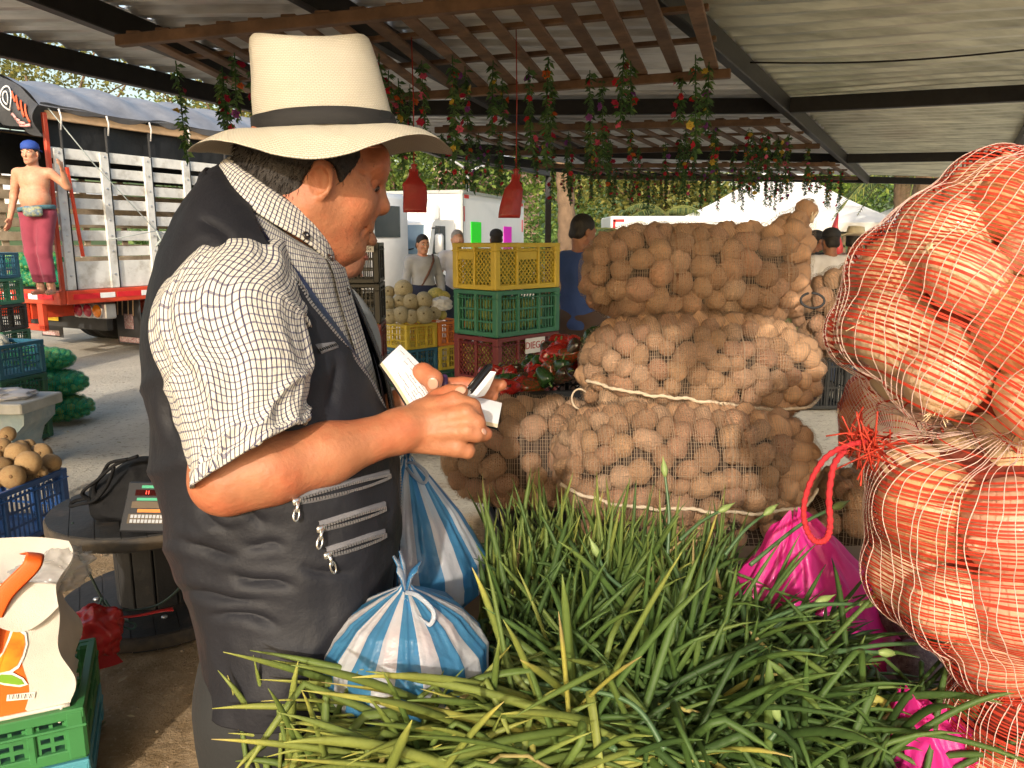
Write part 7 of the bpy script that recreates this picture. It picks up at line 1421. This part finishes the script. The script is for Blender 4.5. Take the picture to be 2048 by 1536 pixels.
# scale
sp0 = PD(302, 1000, 2.78); sp0[2] = .455; sc2 = thing('electronic_scale', 'black electronic price scale with a lit red figure on the cable drum', 'scale', sp0); Rs = Rz(RAD(-2))@Rx(RAD(58)); n_ = Rs@A_([0, 0, 1]); ux, uy = Rs@A_([1, 0, 0]), Rs@A_([0, 1, 0]); ctr = sp0+A_([.03, .0, .095])
part('panel', MB().box(ctr, (.26, .185, .016), Rs, .006), mat('black_scale_plastic', (.018, .018, .02), .35, spec=.5), sc2, False); part('base', MB().box(sp0+A_([.03, .1, .02]), (.26, .2, .04), None, .008), BLK, sc2, False)
GRL, ORL, BRL, LED = mat('green_label', (.05, .32, .18), .5), mat('orange_label', (.60, .20, .03), .5), mat('brown_keys', (.10, .07, .04), .6), mat('lit_digits', (1, .05, .03), .4, emit=3.)
for y, h_, m_, w_ in ((.072, .010, GRL, .09), (.050, .022, mat('led_window', (.03, .004, .004), .1), .13), (.026, .010, GRL, .11), (.006, .024, BRL, .14), (-.016, .012, ORL, .09), (-.045, .034, BRL, .15)): part('field', MB().box(ctr+n_*.0095+uy*y-ux*.03, (w_, h_, .002), Rs), m_, sc2, False)
part('digits', text_mb('11', .018, np.stack([ux, uy, n_], 1), ctr+n_*.0112+uy*.05-ux*.05, .0005), LED, sc2, False)
kb = MB(); [kb.box(ctr+n_*.011+uy*(-.054+.017*j)-ux*(.03+.06-.0135*i), (.010, .012, .002), Rs) for i in range(10) for j in range(2)]; part('keys', kb, GREY, sc2, False)
cabp = [PD(145, 1045, 2.9), PD(148, 1085, 2.86), PD(165, 1120, 2.84), PD(185, 1160, 2.82), PD(200, 1190, 2.8), PD(215, 1215, 2.78), PD(262, 1220, 2.78), PD(310, 1212, 2.76), PD(345, 1190, 2.75), PD(372, 1160, 2.75)]
solo('power_cable', MB().tube(spl(cabp, 60), .0045, 6), mat('dark_cable', (.03, .05, .04), .5), 'thin dark cable looping down from the cable drum', 'cable')
lp = MB().tube(spl([PD(u, v, 2.77) for u, v in ((205, 1195), (200, 1215), (222, 1235), (245, 1252), (265, 1258), (270, 1248), (248, 1240), (225, 1222), (210, 1200))], 40), .004, 6); solo('cable_loop', lp, mat('cable_green', (.04, .09, .08), .5), 'small tangle of cable on the drum base', 'cable')
# red bag on the drum base
RB2 = mat('bright_red_plastic', (.52, .03, .03), .3, var=.15, vs=10, transl=.25, coat=.3)
crumple('red_bag', PD(196, 1262, 2.66), (.085, .07, .09), 12, RB2, 'crumpled red plastic bag hanging off the foot of the cable drum', 'bag', .35, freq=1.6); pr = [PD(225, 1235, 2.66), PD(270, 1232, 2.68), PD(320, 1222, 2.70), PD(346, 1218, 2.72)]; solo('red_strip', MB().tube(spl(pr, 24), [[.006+.012*s, .003] for s in np.linspace(0, 1, 24)**1.5], 8, up=(0, 0, 1)), RB2, 'twisted strip of red plastic lying on the drum base', 'plastic strip')
s, t = np.meshgrid(np.linspace(0, 1, 18), np.linspace(0, 1, 14), indexing='ij'); qa, qb, qc, qd = PD(160, 1270, 2.62), PD(205, 1258, 2.64), PZ(242, 1322, .012), PZ(186, 1345, .012); Pg = (qa*(1-s[..., None])+qb*s[..., None])*(1-t[..., None])+(qd*(1-s[..., None])+qc*s[..., None])*t[..., None]; Pg += .022*np.stack([vnoise(Pg, 11, 1), vnoise(Pg, 11, 2)-.5, .4*np.abs(vnoise(Pg, 11, 3))], -1); solo('red_sheet', MB().grid(Pg), RB2, 'flattened lower end of red plastic trailing onto the earth', 'plastic sheet')
# ================================================================== mango tote on crates
TY = RAD(24); te1, te2 = A_([cos(TY), sin(TY), 0]), A_([-sin(TY), cos(TY), 0]); TK = PD(140, 1410, 2.06); zc = TK[2]
ck = TK+te1*.03-te2*.02; cq = ck-te1*.31+te2*.20
place(make_crate('leaf green slotted crate under the printed tote bag', .62, .40, .15, PGL, 'slots', panels=(5, 2)), (cq[0], cq[1], zc-.152), TY); LB = plastic('light_blue_plastic', (.06, .24, .30)); place(make_crate('light blue crate at the very bottom left corner', .62, .40, zc-.158, LB, 'slots'), (cq[0], cq[1], .002), TY)
WOV = mat('white_woven_plastic', (.66, .62, .56), .6, var=.08, vs=12, bump=.0015, bs=420, transl=.15); ORP = mat('orange_panel', (.75, .13, .015), .5, var=.08, vs=9, bump=.001, bs=300)
tt2 = thing('tote_bag', 'white and orange woven tote bag printed with a mango, standing on the green crate', 'bag', TK-te1*.24+te2*.12)
W2, D2, H2 = .47, .24, .40
def bagP(x, y, z): 
    b = .012*sin(6*x+9*z)+.010*sin(13*z+4*y); return TK+te1*(-W2+x*W2+b*(z > .02))+te2*(y*D2-.025*sin(pi*x)*sin(pi*min(z, 1)*.9)*(1-2*y))+A_([0, 0, z*H2+.003])
def bagsheet(f, n=(26, 30)): s, t = np.meshgrid(np.linspace(0, 1, n[0]), np.linspace(0, 1, n[1]), indexing='ij'); return A_([[f(a, b) for a, b in zip(r1, r2)] for r1, r2 in zip(s, t)])
topz = lambda x: 1-.15*np.clip((x-.45)/.55, 0, 1)+.02*np.sin(x*9)
XO = .80
part('front_panel', MB().grid(bagsheet(lambda a, b: bagP(XO+a*(1-XO), 0, b*topz(XO+a*(1-XO))))), WOV, tt2); part('print_panel', MB().grid(bagsheet(lambda a, b: bagP(a*XO, 0, b*topz(a*XO)))), ORP, tt2)
part('side_panel', MB().grid(bagsheet(lambda a, b: bagP(1, a, b*topz(1)))), WOV, tt2); part('side_panel', MB().grid(bagsheet(lambda a, b: bagP(0, a, b))), WOV, tt2); part('back_panel', MB().grid(bagsheet(lambda a, b: bagP(a, 1, b*topz(a)*1.08))), WOV, tt2); part('bottom', MB().grid(bagsheet(lambda a, b: bagP(a, b, 0))), WOV, tt2)
# folded corner of the mouth
fo = bagsheet(lambda a, b: bagP(.66+.34*a, -.02-.10*b*(1-a*.4), topz(.66+.34*a)-.30*b*sin(pi*(.15+.7*a)))); part('folded_flap', MB().grid(fo), WOV, tt2)
def fr(u, v, o=.004):      # point on the printed face seen at (u, v)
    r = ray(u, v); q = C0+r*((TK-C0)@te2/(r@te2)); w = q-TK; return bagP(w@te1/W2+1, 0, w[2]/H2)-te2*o
def blob(pts, m, name, o): part(name, MB().poly([fr(u, v, o) for u, v in pts], -te2, .0012), m, tt2, False)
WPT = mat('white_ink', (.74, .71, .66), .6); MG1 = mat('mango_ink', (.80, .32, .02), .55, col2=(.78, .14, .01), c2s=9, var=.1); LF1 = mat('leaf_ink', (.18, .36, .03), .55)
blob([(-40, 1345), (-20, 1330), (0, 1300), (15, 1268), (28, 1248), (40, 1250), (54, 1262), (57, 1285), (50, 1310), (38, 1332), (22, 1342), (0, 1346), (-20, 1352)], WPT, 'mango_outline', .003); blob([(-36, 1341), (-16, 1328), (3, 1302), (18, 1272), (29, 1255), (38, 1257), (49, 1267), (51, 1285), (45, 1307), (35, 1326), (20, 1336), (0, 1340), (-20, 1346)], MG1, 'mango_print', .0045)
blob([(-12, 1356), (4, 1338), (26, 1340), (44, 1354), (50, 1368), (36, 1372), (10, 1366)], WPT, 'leaf_outline', .003); blob([(-8, 1355), (5, 1343), (24, 1345), (40, 1356), (44, 1366), (34, 1367), (10, 1361)], LF1, 'leaf_print', .0045)
blob([(14, 1387), (64, 1384), (65, 1397), (14, 1400)], WPT, 'barcode_patch', .003); bb = MB(); [bb.add([fr(u, 1386.5, .0046), fr(u+w_, 1386.5, .0046), fr(u+w_, 1396, .0046), fr(u, 1396, .0046)], [(0, 1, 2, 3)]) for u, w_ in zip(np.arange(18, 62, 3.1), [1.2, .7, 1.8, .7, 1.2, 2, .7, 1.4, .8, 1.9, 1, .7, 1.6, 1.1, .8])]; part('barcode', bb, INK, tt2, False)
part('hem', MB().tube([bagP(x, -.01, .0) for x in np.linspace(0, 1, 20)], .006, 6), WOV, tt2); part('thread_tail', MB().tube([bagP(.96, -.02, -.0), bagP(.955, -.04, -.03), bagP(.965, -.05, -.07), bagP(.94, -.05, -.10)], .004, 5).tube([bagP(.96, -.03, -.02), bagP(.985, -.05, -.035)], .004, 5), WOV, tt2)
hs = [fr(-34, 1300, .012), fr(-8, 1240, .018), fr(22, 1180, .024), fr(46, 1134, .026), fr(54, 1118, .016), fr(50, 1116, -.02), fr(30, 1130, -.06)]
part('handle', MB().tube(spl(hs, 30), [[.021, .0022]]*30, 8, up=-te2), mat('orange_strap', (.80, .12, .015), .5, bump=.001, bs=300), tt2)
crumple('clear_bag', PD(105, 1140, 2.2), (.09, .10, .05), 15, mat('clear_plastic', (.55, .55, .56), .18, alpha=.45, transl=.3, spec=.7), 'crumpled clear plastic bag poking out of the printed tote', 'bag', .4)
# ================================================================== striped bags of produce
def stripe_mat():
    m = bpy.data.materials.new('striped_plastic'); m.use_nodes = True; t = m.node_tree; N = t.nodes; K = t.links.new; Bd = N['Principled BSDF']; u = N.new('ShaderNodeUVMap'); sp = N.new('ShaderNodeSeparateXYZ'); K(u.outputs[0], sp.inputs[0])
    f = N.new('ShaderNodeMath'); f.operation = 'FRACT'; K(sp.outputs[0], f.inputs[0]); lt = N.new('ShaderNodeMath'); lt.operation = 'LESS_THAN'; lt.inputs[1].default_value = .46; K(f.outputs[0], lt.inputs[0])
    mx = N.new('ShaderNodeMix'); mx.data_type = 'RGBA'; K(lt.outputs[0], mx.inputs[0]); mx.inputs[6].default_value = (.10, .37, .68, 1); mx.inputs[7].default_value = (.72, .74, .78, 1); K(mx.outputs[2], Bd.inputs['Base Color']); Bd.inputs['Roughness'].default_value = .28; Bd.inputs['Coat Weight'].default_value = .3
    nz = N.new('ShaderNodeTexNoise'); nz.inputs['Scale'].default_value = 24; nz.inputs['Detail'].default_value = 4; bp = N.new('ShaderNodeBump'); bp.inputs['Distance'].default_value = .0022; K(nz.outputs['Fac'], bp.inputs['Height']); K(bp.outputs[0], Bd.inputs['Normal'])
    tr = N.new('ShaderNodeBsdfTranslucent'); K(mx.outputs[2], tr.inputs[0]); tp = N.new('ShaderNodeBsdfTransparent'); K(mx.outputs[2], tp.inputs[0]); m1 = N.new('ShaderNodeMixShader'); m1.inputs[0].default_value = .32; K(Bd.outputs[0], m1.inputs[1]); K(tr.outputs[0], m1.inputs[2])
    al = N.new('ShaderNodeMath'); al.operation = 'MULTIPLY_ADD'; K(lt.outputs[0], al.inputs[0]); al.inputs[1].default_value = -.14; al.inputs[2].default_value = .50; m2 = N.new('ShaderNodeMixShader'); K(al.outputs[0], m2.inputs[0]); K(m1.outputs[0], m2.inputs[1]); K(tp.outputs[0], m2.inputs[2]); K(m2.outputs[0], N['Material Output'].inputs[0]); return m
STRP = stripe_mat(); TOM = mat('red_fruit', (.42, .06, .03), .3, var=.2, vs=5, rnd=.25); tmm = [ico_mesh('fruit', TOM, 110+i, .06, sub=2) for i in range(2)]
def striped(label, knot, base, R_, prof, N_, seed, nfr, phase=0.):
    knot, base = A_(knot), A_(base); n, m_ = 80, 181; s = np.linspace(0, 1, n); th = np.linspace(0, 2*pi, m_); r = np.interp(s, *prof)*R_; c = knot+np.outer(s, base-knot); d = np.stack([np.cos(th), np.sin(th), 0*th], 1)
    pl = np.stack([np.cos(th)*2+5, np.sin(th)*2+5, 0*th], 1); amp = np.interp(s, [0, .12, .5, 1], [.30, .16, .045, .03]); fold = (1-np.abs(vnoise(pl, 2.4, seed)))-.5; fold2 = (1-np.abs(vnoise(pl, 5.1, seed+2)))-.5
    q = np.stack([np.broadcast_to(np.cos(th)*1.4, (n, m_)), np.broadcast_to(np.sin(th)*1.4, (n, m_)), np.broadcast_to((s*1.8)[:, None], (n, m_))], -1); lump = .05*fbm(q, 1.7, 2, seed)+.035*((1-np.abs(vnoise(q, 2.8, seed+5)))**3-.3)
    rad_ = r[:, None]*(1+amp[:, None]*(fold+.6*fold2)[None]+lump*np.clip(s*3, 0, 1)[:, None]); P = c[:, None]+rad_[..., None]*d[None]; P[:, -1] = P[:, 0]
    uv = np.stack([np.broadcast_to(th/(2*pi)*N_+phase, (n, m_))+.10*fold[None]*0, np.broadcast_to(s[:, None], (n, m_))], -1); t = thing('striped_bag', label, 'bag', base, 0, 'blue and white striped bags'); part('bag', MB().grid(P, uv), STRP, t)
    kb = MB(); g = np.random.default_rng(seed)
    for k in range(5):      # gathered top and the two tied handles
        a = 6.28*k/5+g.random(); L_ = g.uniform(.02, .05); kb.tube([knot+A_([0, 0, -.01]), knot+A_([cos(a)*.008, sin(a)*.008, L_*.6]), knot+A_([cos(a)*.018, sin(a)*.014, L_])], [[.008, .004], [.009, .0025], [.006, .001]], 8, uvs=9)
    part('knot', kb, STRP, t)
    for sg in (1,):
        lp_ = [knot+A_([0, -.010, -.006]), knot+A_([sg*.016, -.022, -.004]), knot+A_([sg*.036, -.034, -.018]), knot+A_([sg*.032, -.040, -.032]), knot+A_([sg*.014, -.030, -.024]), knot+A_([0, -.016, -.012])]; part('handle', MB().tube(spl(lp_, 26), [[.0030, .0007]]*26, 6, up=(0, -1, 1), uvs=12), STRP, t)
    for i in range(nfr):
        f = .45+.5*g.random(); a = g.random()*6.28; rr_ = np.interp(f, *prof)*R_*.56*math.sqrt(g.random()); q = knot+(base-knot)*f+A_([cos(a)*rr_, sin(a)*rr_, .02]); inst('red_fruit', tmm[i % 2], mat4(randrot(g), q, (.031,)*3), 'reddish fruit showing dimly through the %s' % ('front striped bag' if nfr > 9 else 'rear striped bag'), 'fruit', 'red fruit inside the striped bags')
PRF = ([0, .04, .10, .25, .5, .75, .92, 1.0], [.05, .09, .26, .62, .95, 1.0, .82, .45])
k1 = PD(812, 1168, .93); b1 = k1+A_([-.006, .02, -.160]); striped('nearer blue and white striped bag, knotted, bulging with red fruit', k1, b1, .104, PRF, 11, 3, 14, .2)
k2 = PD(815, 915, 1.30); b2 = k2+A_([.03, .02, -.28]); striped('taller blue and white striped bag behind the man\'s vest', k2, b2, .108, ([0, .04, .12, .35, .65, .85, 1.0], [.08, .12, .30, .66, 1.0, .92, .5]), 9, 7, 8, .6)
# ================================================================== pink bags, beets
PNKB = mat('pink_plastic', (.85, .04, .34), .40, var=.14, vs=9, transl=.42, alpha=.93, coat=.1, bump=.004, bs=26)
def pinkbag(label, c, rx, ry, h, seed, n=(56, 120)):
    s, th = np.meshgrid(np.linspace(0, 1, n[0]), np.linspace(0, 2*pi, n[1]+1), indexing='ij'); r = np.interp(s, [0, .05, .2, .5, .8, .95, 1], [.05, .14, .36, .70, .95, 1.0, .9]); d = np.stack([np.cos(th), np.sin(th), s*1.2], -1)
    cr = (1-np.abs(vnoise(d, 1.7, seed)))**2*.22+(1-np.abs(vnoise(d*A_([1, 1, .6]), 4.2, seed+3)))**2*.13+.05*(1-np.abs(vnoise(d, 9, seed+5))); r = r*(.82+cr); lean = (1-s)**1.5
    P = np.stack([c[0]+rx*r*np.cos(th)-.05*lean, c[1]+ry*r*np.sin(th), c[2]+h*(1-s)+.02*fbm(d, 3, 2, seed)], -1); P[:, -1] = P[:, 0]; return solo('pink_bag', MB().grid(P), PNKB, label, 'bag')
pc = PD(1622, 1296, 1.46); pinkbag('crumpled hot pink plastic bag standing between the green onions and the onion sacks', pc, .172, .12, .262, 4); pc2 = PD(1868, 1530, 1.02); pinkbag('second hot pink bag tucked under the lowest onion sack at the bottom right', pc2, .07, .07, .10, 9)
BEET = mat('beet_skin', (.27, .17, .19), .75, var=.25, vs=6, col2=(.36, .28, .25), c2s=6, bump=.008, bs=18, rnd=.2); BST = mat('beet_stem', (.30, .015, .06), .5, var=.3, vs=30); bm_ = [ico_mesh('beet', BEET, 130+i, .09, sub=3) for i in range(2)]
def beet(u, v, D, r, a, lab):
    p = PD(u, v, D); t = thing('beet', lab, 'beet', p, 0, 'beets beside the pink bag'); o = bpy.data.objects.new('root', bm_[int(u) % 2]); S.collection.objects.link(o); o.parent = t; o.matrix_local = mat4(Rz(a)@Rx(.5), (0, 0, 0), (r, r, r*1.15)); mb = MB(); g = np.random.default_rng(int(u))
    for k in range(7): q = A_([cos(a)*r*.8, -abs(sin(a))*r*.5, -r*.2])+g.normal(size=3)*r*.12; mb.tube([q, q+A_([cos(a)*.03, -.02, -.005])+g.normal(size=3)*.01, q+A_([cos(a)*.06, -.035, -.02])+g.normal(size=3)*.018], [.004, .003, .0015], 5)
    part('stems', mb, BST, t)
    MW[t.name] = Matrix.Translation(t.location)
for q in ((1792, 1222, 1.42, .040, 5.2, 'pale purple beet right of the pink bag'), (1838, 1250, 1.38, .043, 5.0, 'largest beet under the edge of the onion net'), (1834, 1332, 1.30, .038, 4.4, 'beet among the green onion tips at the right'), (1884, 1296, 1.36, .037, 4.8, 'dark beet with red stems against the onion net'), (1900, 1350, 1.30, .037, 4.2, 'beet half hidden by the lowest onion sack')): beet(*q)
mb = MB(); g = np.random.default_rng(9)
for k in range(70): p = PD(g.uniform(1740, 1900), g.uniform(1165, 1240), 1.62+.1*g.random()); d = g.normal(size=3)*A_([.05, .04, .012]); mb.tube([p, p+d*.5+A_([0, 0, .006]), p+d], .0012, 3)
solo('straw', mb, mat('dry_straw', (.45, .36, .22), .9, var=.25, vs=40), kind='stuff')
mb = MB()
for k in range(160): p = PD(g.uniform(1790, 1930), g.uniform(1285, 1350), 1.34+.06*g.random()); d = g.normal(size=3)*A_([.02, .02, .012]); mb.tube([p, p+d*.5+A_([0, 0, .004]), p+d], .0022, 4)
solo('beet_trimmings', mb, BST, kind='stuff')
place(make_crate('dark crate under the pink bag and the beets', .60, .52, .42, PBK, 'slots'), (1.0, 1.56, .285), RAD(8))
place(make_crate('dark crate on the ground under the beets', .60, .42, .27, PBK, 'slots'), (1.0, 1.62, .005), RAD(8))
# pallet under the potato sacks and supports under the onion sacks
pt = thing('wooden_pallet', 'low wooden pallet under the stacked potato sacks', 'pallet', (.95, 2.6, 0))
for i in range(8): part('slat', MB().box((.9, 2.25+.12*i, .135), (1.9, .095, .022), None, .003), TBL, pt, False)
for x in (.05, .9, 1.75): part('bearer', MB().box((x, 2.66, .062), (.09, .95, .12), None, .004), TBL, pt, False)
sb_ = [('lowest hidden potato sack under the stack, resting on the pallet', 1120, 1690, 1250, 1420, 2.3)]
psack('lowest potato sack on the pallet below the table top', 1120, 1690, 1235, 1440, 2.36, 'sack on the pallet', seed=15, n=60, limit=0, nt=50, nth=60)
place(make_crate('dark crate holding up the red onion sacks', .62, .5, .29, PBK, 'slots'), (.98, .98, .004), RAD(3))
